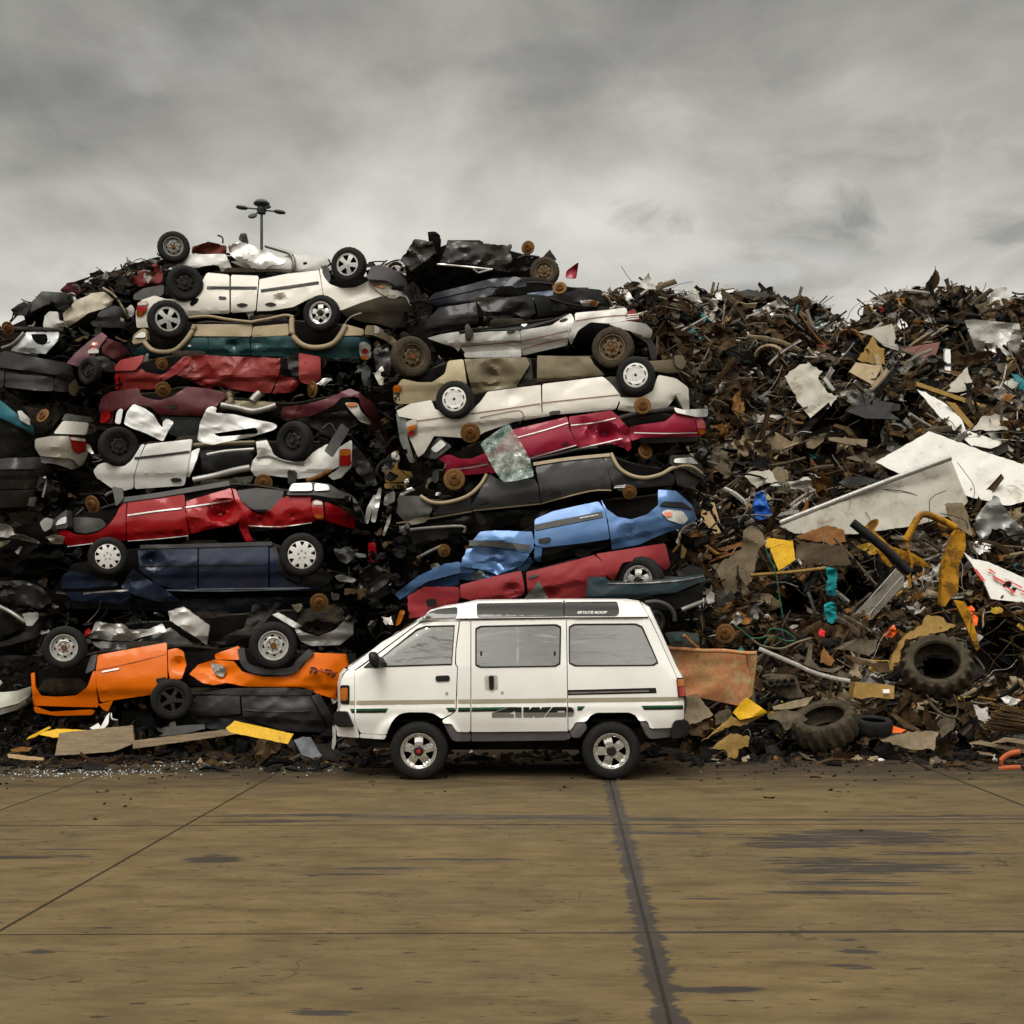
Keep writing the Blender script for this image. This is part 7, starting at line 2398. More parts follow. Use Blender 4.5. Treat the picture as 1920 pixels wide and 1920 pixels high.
    S('metal_sheet', 'grey ribbed triangular sheet near the right edge of the heap', 'metal sheet', 'J 1640 1050 1900 915 1930 960 1760 1090 1740 1040', GREYSH, 0.7, 0.1, group=G)
    S('car_bonnet', 'dark flattened car bonnet with pale torn edges in the middle of the heap', 'car panel', 'J 400 1240 580 1130 860 1180 860 1230 760 1240 860 1310 560 1300', SLATE, 0.8, 0.15, 1.5, 1.0, rim=0.1)
    S('bumper_bar', 'brown perforated bumper bar below the dark bonnet', 'car part', 'J 240 1460 400 1470 580 1480 570 1545 420 1525 250 1490', BRSH, 0.8, 0.03, rim=0.1)
    S('drum_end', 'tan curved drum shell left of the perforated bumper bar', 'drum', 'J 50 1490 130 1410 220 1420 200 1500 120 1560 60 1550', BRSH, 0.8, 0.1, rim=0.15)
    S('black_hose', 'fat black rubber hose above the cream truck side', 'hose', 'J 330 1850 420 1800 560 1800 700 1835 560 1870 420 1900', M_BLACK, 1.0, 0.1, 1.0, rim=0.15)
    # middle band
    for q, lab in (('K 345 460 420 418 602 742 540 762 430 640', 'broad pale timber board beside the blue car, the front one'), ('K 480 440 530 438 600 700 560 640', 'narrow pale timber slat behind the front board')):
        S('timber', lab, 'timber', q, PLY, 0.9, 0.01, rim=0.05, group='pale timber by the blue car')
    S('rubbish_bag', 'shiny blue plastic bag tied at the top in mid heap', 'bag', 'K 920 500 960 345 1000 322 1035 340 1062 450 1112 562 1040 600 952 622', BLUEB, 0.9, 0.2, 4.0, 0.1, rim=0.2, step=4, ch=1)
    S('metal_sheet', 'pale cream square sheet above the blue bag', 'metal sheet', 'K 810 162 902 130 1090 112 1162 222 952 292', WPAN2, 0.6, 0.05, group=G)
    S('metal_sheet', 'brown scaly sheet next to the pale cream square sheet', 'metal sheet', 'K 1100 130 1160 65 1280 130 1270 210 1180 260 1150 220', BRSH, 0.6, 0.1, group=G)
    S('metal_sheet', 'big draped brown sheet at the left of the rust-red bars', 'metal sheet', 'K 510 1072 642 1010 802 902 822 722 900 660 1000 722 1042 852 972 902 942 1082 902 1222 792 1302 742 1382 652 1382 592 1202', BRSH, 1.2, 0.12, 0.9, 0.15, group=G)
    S('yellow_plate', 'bright yellow square plate hanging over a dark cavity', 'plate', 'K 1085 900 1312 818 1342 1012 1172 1122', YELB, 1.3, 0.03, rim=0.04)
    S('yellow_plate', 'worn yellow flap tucked behind the bright square plate', 'plate', 'K 1042 882 1062 790 1302 822 1090 892', YELB, 1.15, 0.05)
    S('metal_sheet', 'rust-red torn sheet below the cream truck side', 'metal sheet', 'K 1340 782 1602 680 1700 670 1832 712 1852 832 1762 852 1702 862 1602 832 1422 812', RUSH, 1.35, 0.08, group=G)
    S('metal_sheet', 'wide dark brown sheet hanging under the rust-red torn sheet', 'metal sheet', 'K 1350 1002 1352 860 1422 832 1702 862 1832 872 1902 1062 1702 1072 1500 1040', BRSH, 1.25, 0.12, 0.9, -0.2, group=G)
    bars('wooden_pole', 'mustard pole lying level under the yellow plate', 'pole', 'K 890 1166 1250 1140 1645 1095', 0.03, MUST, 1.35)
    S('cloth', 'upper hanging piece of torn teal cloth', 'cloth', 'K 1640 1082 1752 1090 1760 1200 1740 1382 1700 1360 1652 1362 1660 1200', TEALC, 1.3, 0.12, 4.0, 0, ch=1, group='teal cloth scraps', step=4)
    S('cloth', 'lower hanging piece of torn teal cloth', 'cloth', 'K 1630 1450 1690 1430 1742 1442 1752 1622 1700 1650 1652 1622 1630 1560', TEALC, 1.25, 0.12, 4.0, 0, ch=1, group='teal cloth scraps', step=4)
    bars('cable', 'long green cable hanging straight down from the yellow plate', 'cable', 'K 1038 890 1080 1000 1145 1150 1200 1500 1245 1700', 0.011, GWIRE, 1.5, n=6, group='green cables')
    bars('cable', 'looped green cable tangled above the curved pale strip', 'cable', 'M 735 75 800 110 900 190 1040 180 1100 100 1250 130 1340 210 1240 220 1100 180 1010 290 1000 320', 0.012, GWIRE, 0.9, n=6, group='green cables')
    bars('cable', 'brown cable arching to the right above the curved pale strip', 'cable', 'M 900 200 1000 270 1200 300 1350 240 1500 195', 0.02, BRSH, 0.85, n=6)
    S('rust_bar', 'dark rusted girder slanting down beside the blue car', 'girder', 'K 250 942 330 930 622 1312 560 1312', RUSTS[0], 1.1, 0.03, rim=0.1)
    S('rust_bar', 'rust-red girder running from the dark girder to the draped sheet', 'girder', 'K 350 950 640 880 802 832 802 872 620 930 402 982', RUSH, 1.0, 0.03, rim=0.08)
    S('rust_bar', 'second rust-red girder just below the first one', 'girder', 'K 470 1040 560 980 820 905 860 920 700 960', RUSH, 1.05, 0.03, rim=0.08)
    S('bent_strip', 'ochre bent prongs hanging beside the rear of the blue car', 'bracket', 'K 105 940 150 860 185 750 215 740 255 920 225 1000 195 990 205 830 130 935', MUST, 0.9, 0.05)
    # yellow loader frame on the right
    r = root('loader_frame', 'bent yellow tube frame and arm of a machine at the right', 'machine frame', W(1740, 1080, heap_d(1740, 1060) - 1.5), None)

    def LF(name, poly, kind='sheet', rr=0.05, up=1.5, amp=0.05, mat=YEL, rim=0.06):
        pts = P(poly)
        dd = 19.9 - 0.0 * up
        HERO.append(pts if kind == 'sheet' else ribbon(pts, 14))
        if kind == 'tube':
            ln = smooth_line([(x, y, 0) for x, y in pts], 3)
            return tube(name, [W(v[0], v[1], dd) for v in ln], rr, mat, r, 10)
        return sheet(name, pts, lambda x, y: W(x, y, dd + 0.12 - amp * crump(x * .008, y * .008, 5, 2.0)), mat, r, step=5, rim=rim, ch=1)
    LF('tube_frame', 'L 735 820 790 720 895 560 1060 600 1235 690', 'tube', 0.055)
    LF('post', 'L 1205 762 1262 700 1332 742 1342 882 1272 1062 1262 1332 1182 1402 1130 1482 1090 1472 1100 1102 1142 952', rim=0.15)
    LF('arm', 'L 322 692 402 610 462 600 470 640 422 722 602 880 802 942 900 1000 1000 1092 802 1062 642 962 470 800')
    LF('brace', 'L 440 900 500 930 610 1070 580 1090 500 1010')
    LF('hook_rod', 'L 740 830 775 960 800 1060 770 1180 785 1285', 'tube', 0.022)
    LF('leg', 'L 1215 1410 1332 1430 1400 1580 1482 1900 1440 1920 1330 1640')
    bars('pole', 'black steel pole slanting down across the yellow frame arm', 'pole', 'L 205 640 480 860 780 1140', 0.07, M_BLACK, depth=19.6)
    S('corrugated_panel', 'grey corrugated strip slanting up to the yellow frame', 'panel', 'L 210 1582 642 1100 722 1172 722 1262 402 1602 272 1672', mottled('ribbed_grey', [(0.3, (0.12, 0.105, 0.085)), (0.7, (0.21, 0.19, 0.155))], .6, .2, 4, .2), 1.0, 0.02, rim=0.04)
    for k, q in enumerate(('L 215 1575 430 1340 640 1105', 'L 285 1660 500 1410 700 1180')):
        bars('metal_rod', ('upper', 'lower')[k] + ' pale rod along the grey corrugated strip', 'rod', q, 0.014, M_STEEL, 1.1, n=6)
    S('car_door_skin', 'grey crumpled car wing at the right below the white panel', 'car panel', 'L 1420 702 1452 570 1632 372 1692 432 1760 560 1922 702 1922 920 1702 702 1602 702 1560 800 1480 800', paint((0.22, 0.22, 0.215), .35, .4, .3, .3), 1.0, 0.2, 1.2, 0.1, rim=0.08)
    S('foil', 'shiny crumpled foil clump beside the yellow post', 'foil', 'L 1400 880 1440 825 1520 840 1620 870 1580 930 1500 970 1430 930', M_CHROME, 1.0, 0.3, 4.0, step=3.5, rim=0.05)
    S('metal_sheet', 'brown scaly sheet behind the yellow tube frame', 'metal sheet', 'L 1130 442 1300 430 1352 520 1402 782 1222 662 1160 560', BRSH, 1.1, 0.06, group=G)
    S('plastic_scrap', 'orange plastic scrap right of the yellow frame, the upper one', 'plastic scrap', 'L 1350 1500 1400 1470 1430 1510 1400 1555 1360 1545', ORNG, 1.2, 0.15, 4, rim=0.08, step=3, group='orange plastic scraps')
    S('plastic_scrap', 'orange and white plastic scrap right of the yellow frame, the lower one', 'plastic scrap', 'L 1360 1620 1430 1560 1465 1590 1450 1670 1380 1700', ORNG, 1.2, 0.15, 4, rim=0.08, step=3, group='orange plastic scraps')
    S('plastic_scrap', 'orange plastic scrap under the grey corrugated strip', 'plastic scrap', 'N 515 170 560 130 620 60 650 130 600 190 560 180', ORNG, 0.9, 0.15, 4, rim=0.05, step=3, group='orange plastic scraps')
    S('plastic_scrap', 'small bright red scrap right of the teal cloth', 'plastic scrap', 'M 1570 140 1600 95 1640 130 1630 180 1595 185', plain('red_plastic', (0.6, 0.02, 0.03), .5, var=.3), 0.9, 0.1, 4, step=3, rim=0.04)
    S('mustard_sheet', 'large ochre curved plate over the big lying tractor tyre', 'plate', 'N 620 330 680 240 760 150 900 60 960 -30 1080 -30 1160 40 1240 70 1130 125 1000 160 740 205 690 320 670 540 590 550 560 440', MUST, 1.2, 0.08, 0.9, rim=0.05)
    # bottom band
    r2 = root('steel_container', 'rust-orange dented steel bin standing behind the rear of the van', 'steel bin', W(1345, 1330, 17.4) + Vector((0, 0.8, -0.35)))
    for nm, q, dd, yw, lab in (('front_wall', 'M 60 285 840 342 900 600 872 700 780 872 400 792 240 782 60 760', 0.0, 0.05, None), ('side_wall', 'M 850 345 950 338 962 380 912 760 880 800 790 872 876 700 902 600', 0.02, 0.8, None)):
        pts = P(q)
        HERO.append(pts)
        cx = sum(p[0] for p in pts) / len(pts)
        sheet(nm, pts, lambda x, y: W(x, y, 17.3 + dd + yw * (x - cx) * 17.3 / FOC - 0.09 * crump(x * .0072, y * .0072, 9, 0.9)), CONT, r2, step=6, rim=0.05, ch=0)
    tube('top_rim', [W(v[0], v[1], 17.22) for v in smooth_line([(x, y, 0) for x, y in P('M 60 290 400 320 620 322 840 345 950 345')], 4)], 0.028, CONT, r2, 8)
    S('yellow_plate', 'yellow folded plate at the foot of the steel bin', 'plate', 'M 720 942 800 840 862 790 960 860 1062 932 920 985 782 1012', YELB, depth=17.0, amp=0.12, f=1.6, rim=0.04)
    S('metal_sheet', 'ochre torn strip below the yellow folded plate', 'metal sheet', 'M 560 1100 700 980 780 1015 1040 950 860 1060 700 1070 520 1150 400 1230', MUST, depth=16.95, amp=0.12, group=G)
    S('rubble_slab', 'grey-brown rounded slab at the rear corner of the van', 'slab', 'M 225 1002 262 800 372 762 440 860 522 962 400 1030 282 1052', BRSH, depth=17.0, amp=0.1, rim=0.3, ch=1)
    S('rubble_slab', 'brown tyre-tread lump on the ground behind the van bumper', 'slab', 'M 270 1060 470 1020 480 1120 440 1180 340 1170 280 1160', RUSTS[1], depth=16.95, amp=0.15, f=3, rim=0.2)
    S('metal_sheet', 'pale crumpled plate left of the yellow folded plate', 'metal sheet', 'M 530 960 600 920 690 905 710 980 640 1040 540 1060', RUSTS[2], depth=17.1, amp=0.15, f=2, group=G)
    S('metal_sheet', 'ochre torn sheet lying on the ground behind the van', 'metal sheet', 'M 480 1300 600 1210 700 1150 890 1180 860 1280 770 1300 760 1390 680 1390 640 1310', MUST, depth=16.75, amp=0.15, f=1.6, group=G)
    rb = root('engine_block', 'grimy engine block with ports lying right of the steel bin', 'engine', W(1468, 1290, 17.7))
    for nm, q, mt, ex in (('block', 'M 1040 575 1120 560 1350 570 1385 700 1442 782 1282 802 1180 760 1060 702', RUSTS[2], 0.0), ('head', 'M 1040 630 1340 600 1372 650 1060 665', RUSTS[4], -0.08)):
        pts = P(q)
        HERO.append(pts)
        sheet(nm, pts, lambda x, y: W(x, y, 17.7 + ex - 0.1 * crump(x * .0075, y * .0075, 2, 2.5)), mt, rb, step=4, rim=0.3)
    for k in range(4):
        x, y = 1095 + k * 70, 645 - k * 6
        bm = bmesh.new()
        lathe_into(bm, [(0.045, 0.0), (0.05, -0.03), (0.03, -0.03), (0.028, 0.02), (0, 0.02)], 14, c=W(*P('M %d %d' % (x, y))[0], 17.58))
        from_bm('port', bm, M_DKSTEEL, rb)
    bars('bent_strip', 'long pale curved strip arching down to the right of the steel bin', 'strip', 'M 975 300 1150 375 1350 460 1500 530 1700 590 1885 625', 0.03, RUSTS[5], depth=17.4, flat=0.5)
    S('board', 'pale board edge under the engine block', 'board', 'M 1110 882 1300 830 1522 778 1452 870 1300 900 1122 912', RUSTS[6], depth=17.1, amp=0.04, rim=0.04)
    S('concrete_slab', 'weathered grey sheet bent over a dark hollow beside the tractor tyre', 'slab', 'M 1060 972 1222 910 1350 930 1472 1002 1332 1062 1242 1122 1180 1020 1080 1000', RUSTS[2], depth=16.95, amp=0.12, rim=0.05)
    S('bracket', 'thin bent angle frame above the pale board', 'bracket', 'M 1430 460 1480 260 1520 240 1500 400 1580 490 1700 500 1820 470 1790 400 1830 480 1720 540 1580 520', RUSTS[2], depth=17.8, amp=0.05)
    S('metal_sheet', 'brown leaning plate inside the thin bent angle frame', 'metal sheet', 'M 1590 430 1620 280 1740 420 1690 470', RUSH, depth=18.0, amp=0.05, group=G)
    S('metal_sheet', 'torn brown cap with pale top edge left of the ochre curved plate', 'metal sheet', 'N 20 300 200 215 330 200 460 215 440 300 370 382 240 330', RUSTS[2], depth=18.0, amp=0.1, group=G)
    S('metal_sheet', 'brown strip under the torn brown cap', 'metal sheet', 'N 100 340 240 380 380 450 560 440 600 545 480 540 370 470 220 450', RUSTS[1], depth=17.9, amp=0.1, group=G)
    S('mustard_box', 'mustard metal cabinet with a white tag below the brown strips', 'cabinet', 'N 210 782 232 640 400 650 622 672 622 802 540 800 400 780 300 805', MUST, depth=17.4, amp=0.05, rim=0.25)
    S('tag', 'small white tag stuck on the mustard cabinet', 'tag', 'N 508 708 575 705 578 742 512 744', M_CAPWHITE, depth=17.33, amp=0.0, rim=0.005)
    tyre('big treaded tractor tyre lying tilted under the ochre plate at the right', 'N 1050 480', 66, 17.6, (-0.25, -0.8, 0.62), 0.3, lug=0.09, wid=0.36)
    tyre('muddy tractor tyre leaning low on the ground, left of the flat tyre', 'M 1640 1060', 62, 16.9, (-0.30, -0.38, 0.9), 0.2, lug=0.08, wid=0.36)
    tyre('bald car tyre lying flat on the ground beside the muddy tractor tyre', 'N 410 1075', 36, 16.9, (0.03, -0.16, 1.0), 0.1, False, 0.0, 0.36)
    bars('tyre_scrap', 'broken hoop of tyre carcass hanging below the big tractor tyre', 'tyre scrap', 'N 950 760 990 850 1080 940 1200 985 1250 960 1250 860 1215 760', 0.02, RUSTS[2], depth=17.2, flat=0.6)
    S('metal_sheet', 'flat brown sheet lying at the foot of the heap right of the flat tyre', 'metal sheet', 'N 480 1212 620 1170 762 1130 1062 1132 1012 1312 780 1300', BRSH, depth=16.7, amp=0.06, tilt=0.8, group=G)
    S('traffic_cone_scrap', 'orange wedge of plastic poking out beside the flat tyre', 'plastic scrap', 'N 604 1142 610 1070 680 1095 742 1112 690 1140', ORNG, depth=16.8, amp=0.05, rim=0.1, group='orange plastic scraps')
    S('metal_sheet', 'small tilted grey brick-shaped plate beside the flat brown sheet', 'metal sheet', 'N 1065 1130 1130 1060 1200 1030 1225 1060 1210 1110 1100 1185', RUSTS[2], depth=16.9, amp=0.05, group=G)
    S('metal_sheet', 'long narrow brown plate standing behind the flat brown sheet', 'metal sheet', 'N 560 930 640 960 780 1050 900 1120 860 1130 720 1080', RUSTS[1], depth=17.1, amp=0.05, group=G)
    S('metal_sheet', 'dull maroon plate beneath the broken tyre hoop', 'metal sheet', 'N 930 850 1000 1000 1080 1100 1060 1125 960 1120 900 1000', RUSTS[0], depth=17.4, amp=0.08, group=G)
    S('torn_card', 'pale torn card standing by the bundle of rods', 'card', 'N 1405 870 1440 862 1500 900 1560 880 1550 940 1600 1000 1540 1040 1470 1020 1440 960', RUSTS[5], depth=17.2, amp=0.12, f=2.5)
    S('pale_rag', 'pale rag on top of the bundle of rods', 'rag', 'N 1690 795 1760 770 1840 800 1890 810 1850 850 1790 870 1730 840', RUSTS[8], depth=17.0, amp=0.15, f=3)
    # bundle of thin rods, one thing
    bm = bmesh.new()
    rnd = random.Random(5)
    for k in range(34):
        x0, y0 = P('N %f %f' % (1560 + rnd.uniform(-30, 120), 850 + k * 8 + rnd.uniform(-10, 10)))[0]
        x1, y1 = P('N %f %f' % (1990, 940 + k * 6.5 + rnd.uniform(-10, 10)))[0]
        d = 16.9 + rnd.uniform(-.25, .1)
        tube_into(bm, [W(x0, y0, d), W((x0 + x1) / 2, (y0 + y1) / 2 + rnd.uniform(-1, 1), d - 0.1), W(x1, y1, d - .2)], 0.010, 5)
    bmesh.ops.recalc_face_normals(bm, faces=bm.faces[:])
    o = from_bm('rod_bundle', bm, RUSTS[1], base=W(1890, 1360, 16.9))
    tagged(o, 'bundle of thin brown rods fanned out at the right edge', 'rods')
    HERO.append(P('N 1560 850 1960 870 1960 1130 1700 1080'))
    for k, (q, lab) in enumerate((('N 1380 1250 1500 1220 1700 1270 1960 1310 1960 1350 1700 1300 1480 1260', 'long flat timber slat on the ground under the bundle of rods'),
                                  ('N 1600 1250 1750 1190 1960 1220 1960 1260 1760 1230', 'short flat timber slat above the long one at the right edge'),
                                  ('N 1460 1330 1600 1350 1620 1375 1480 1355', 'broken timber end lying in front of the long slat'))):
        S('timber', lab, 'timber', q, WOOD, depth=16.3 - 0.1 * k, amp=0.01, rim=0.06, group='timber slats at the right edge')
    bars('bracket', 'bent orange-painted steel bracket on the concrete at the right edge', 'bracket', 'N 1700 1480 1690 1430 1730 1380 1800 1345 1880 1335', 0.035, plain('orange_steel', (0.40, 0.09, 0.03), .55, var=.4), depth=15.85, flat=0.6)
    bars('bracket', 'straight orange-painted steel bar lying below the bent bracket', 'bracket', 'N 1665 1510 1760 1495 1880 1490', 0.035, plain('orange_steel', (0.40, 0.09, 0.03), .55, var=.4), depth=15.8, flat=0.6)
    bars('brake_hub_shaft', 'thin rusty axle shaft reaching left from the hub above the steel bin', 'axle', 'M 380 170 450 160 540 130', 0.03, RUSTS[1], depth=18.2)
    ro = root('rusty_hub', 'round rusty brake drum above the steel bin', 'brake drum', W(1360, 1188, 18.0))
    add_rotor(ro, *P('M 640 150')[0], 18.5, 18.0, yaw=-12)
    # medium pieces found all over the heap, one object each
    rnd = random.Random(31)
    cols = ['dark rusty', 'brown rusty', 'brown-grey', 'blackened', 'dull grey', 'pale grey', 'tan', 'black', 'bright grey', 'orange rusty', 'teal', 'red', 'yellow']
    cnt = 0
    while cnt < 280:
        px = rnd.uniform(1180, 1915)
        py = rnd.uniform(skyline(px) + 8, 1385)
        if (px < 1310 and py > 640) or in_hole(px, py) or any(inside((px, py), q) for q in HERO):
            continue
        d = heap_d(px, py) - rnd.uniform(.15, .5)
        c = W(px, py, d)
        mi = rnd.choice((0, 0, 1, 1, 1, 2, 2, 3, 3, 4, 4, 5, 6, 9, 7))
        k = d / FOC
        acc = Acc()
        u = rnd.random()
        if u < .5:
            w = rnd.uniform(44, 118) * k
            pc_sheet(acc, c, w, w * rnd.uniform(.25, .7), 0, rnd, near_normal(rnd), 13, 10, 0.2)
            nm, what, gr = 'scrap_sheet', 'bent %s sheet fragment among the loose scrap of the heap', 'bent sheet fragments in the scrap heap'
        elif u < .76:
            pc_bar(acc, c, rnd.uniform(70, 190) * k, rnd.uniform(1.2, 3.4) * k, 0, rnd, 8, 0.22)
            nm, what, gr = 'scrap_pipe', '%s pipe sticking out of the loose scrap of the heap', 'pipes in the scrap heap'
        elif u < .93:
            pc_angle(acc, c, rnd.uniform(60, 140) * k, rnd.uniform(4, 8) * k, 0, rnd)
            nm, what, gr = 'scrap_channel', '%s folded channel among the loose scrap of the heap', 'folded channels in the scrap heap'
        else:
            pc_ring(acc, c, rnd.uniform(14, 26) * k, rnd.uniform(2, 4.5) * k, 0, rnd)
            nm, what, gr = 'scrap_hoop', '%s steel hoop caught in the loose scrap of the heap', 'steel hoops in the scrap heap'
        o = acc.build(nm, RUSTS[mi], True, c)
        tagged(o, what % cols[mi], 'scrap metal', gr)
        cnt += 1


heap_heroes()
scatter_heap()


# ---- sign lettering: scrawled red strokes
def sign_marks():
    par = [o for o in bpy.data.objects if o.name.startswith('sign_board')][0]
    pl = P('L 1312 930 1402 1000 1562 1032 1922 1192 1960 1210 1960 1460 1920 1442 1592 1402 1502 1202')
    cx = sum(p[0] for p in pl) / len(pl)
    cy = sum(p[1] for p in pl) / len(pl)
    d0 = heap_d(cx, cy) - 1.0
    k = d0 / FOC
    sd_ = (cx + cy) % 37
    ORG[par] = par.location.copy()

    def fn(x, y):
        return W(x, y, d0 - 0.7 * (y - cy) * k - 0.03 - 0.05 * crump(x * k, y * k, sd_, 1.0) - 0.015)
    red = plain('faded_red_letters', (0.50, 0.055, 0.05), 0.6, var=.3)
    for q in ('Z 620 640 700 640 930 945 850 945', 'Z 980 640 1060 640 1200 750 1180 770', 'Z 970 710 1060 720 1080 750 1010 745', 'Z 1080 815 1130 810 1400 950 1370 1000 1140 860 1260 940 1230 960',
              'Z 1380 870 1440 890 1880 1100 1860 1140 1640 1020', 'Z 1370 960 1440 970 1440 1020 1390 1030', 'Z 1400 1080 1460 1080 1730 1240 1600 1270 1560 1190', 'Z 1830 1160 1960 1230 1940 1270 1840 1200', 'Z 1810 1260 1960 1300 1960 1330 1830 1280'):
        sheet('lettering', P(q), fn, red, par, step=4, rim=0, ch=0)


sign_marks()


# ------------------------------------------------------------------ loose bits between the wrecks
def car_debris():
    rnd = random.Random(77)
    acc = Acc()
    lay_l = [(470, 22.3), (540, 21.6), (620, 20.9), (700, 20.1), (780, 19.6), (870, 18.9), (960, 18.5), (1060, 18.2), (1150, 17.9), (1250, 17.4), (1340, 17.0), (1400, 16.9)]
    lay_r = [(470, 21.2), (550, 20.4), (620, 19.2), (700, 18.8), (780, 18.4), (850, 18.2), (930, 18.0), (1010, 17.8), (1090, 17.5), (1200, 17.2), (1400, 17.0)]

    def lay(t, y):
        if y <= t[0][0]:
            return t[0][1]
        for (y0, d0), (y1, d1) in zip(t, t[1:]):
            if y0 <= y <= y1:
                return d0 + (d1 - d0) * (y - y0) / (y1 - y0)
        return t[-1][1]
    boxes = [(min(p[0] for p in q), max(p[0] for p in q), min(p[1] for p in q), max(p[1] for p in q), q) for q in OCC]
    n = 0
    tries = 0
    while n < 1750 and tries < 60000:
        tries += 1
        px = rnd.uniform(-60, 1330) if n % 7 else rnd.uniform(-420, -40)
        py = rnd.uniform(480, 1400)
        top = skyline(px) - 4
        if py < top or (px > 650 and py > 1190) or (px > 1240 and py < 720):
            continue
        if any(b[0] < px < b[1] and b[2] < py < b[3] and inside((px, py), b[4]) for b in boxes):
            continue
        if rnd.random() < 0.86 and any(inside((px, py), h) for h in HULLS):
            continue
        d = lay(lay_l if px < 715 else lay_r, py)
        c = W(px, py, d + rnd.uniform(0.15, 0.95))
        k = d / FOC
        gutter = 640 < px < 790 or px < 110
        mi = rnd.choices((3, 7, 0, 4, 1, 5, 2, 8), (26, 56, 4, 4 if not gutter else 2, 1.6, 1.5, 0.8, 1.0))[0]  # near-black favoured: shade between the cars put into the debris colour
        u = rnd.random()
        if u < .5:
            w = rnd.uniform(8, 30) * k
            pc_sheet(acc, c, w, w * rnd.uniform(.3, .8), mi, rnd, near_normal(rnd))
        elif u < .75:
            pc_bar(acc, c, rnd.uniform(14, 60) * k, rnd.uniform(.6, 2.2) * k, mi, rnd, 6, 0.5)
        elif u < .9:
            pc_angle(acc, c, rnd.uniform(14, 44) * k, rnd.uniform(1.5, 4) * k, mi, rnd)
        else:
            pc_chunk(acc, c, rnd.uniform(4, 9) * k, mi, rnd)
        n += 1
    # spiky tangle along the top of both stacks
    for i in range(260):
        px = rnd.choice((rnd.uniform(160, 330), rnd.uniform(690, 800), rnd.uniform(60, 200), rnd.uniform(400, 620)))
        py = skyline(px) - rnd.uniform(-14, 22)
        d = 22.6 + rnd.uniform(-.3, .6)
        k = d / FOC
        mi = rnd.choice((3, 7, 7, 3, 0, 4, 5))
        if rnd.random() < .5:
            pc_bar(acc, W(px, py, d), rnd.uniform(10, 42) * k, rnd.uniform(.5, 1.8) * k, mi, rnd, 5, .6)
        else:
            w = rnd.uniform(8, 26) * k
            pc_sheet(acc, W(px, py + 4, d), w, w * .6, mi, rnd, near_normal(rnd))
    o = acc.build('car_part_debris', RUSTS)
    tagged(o, 'torn brackets, wires and trim bits wedged between the stacked cars', 'car part debris', kind='stuff')


car_debris()


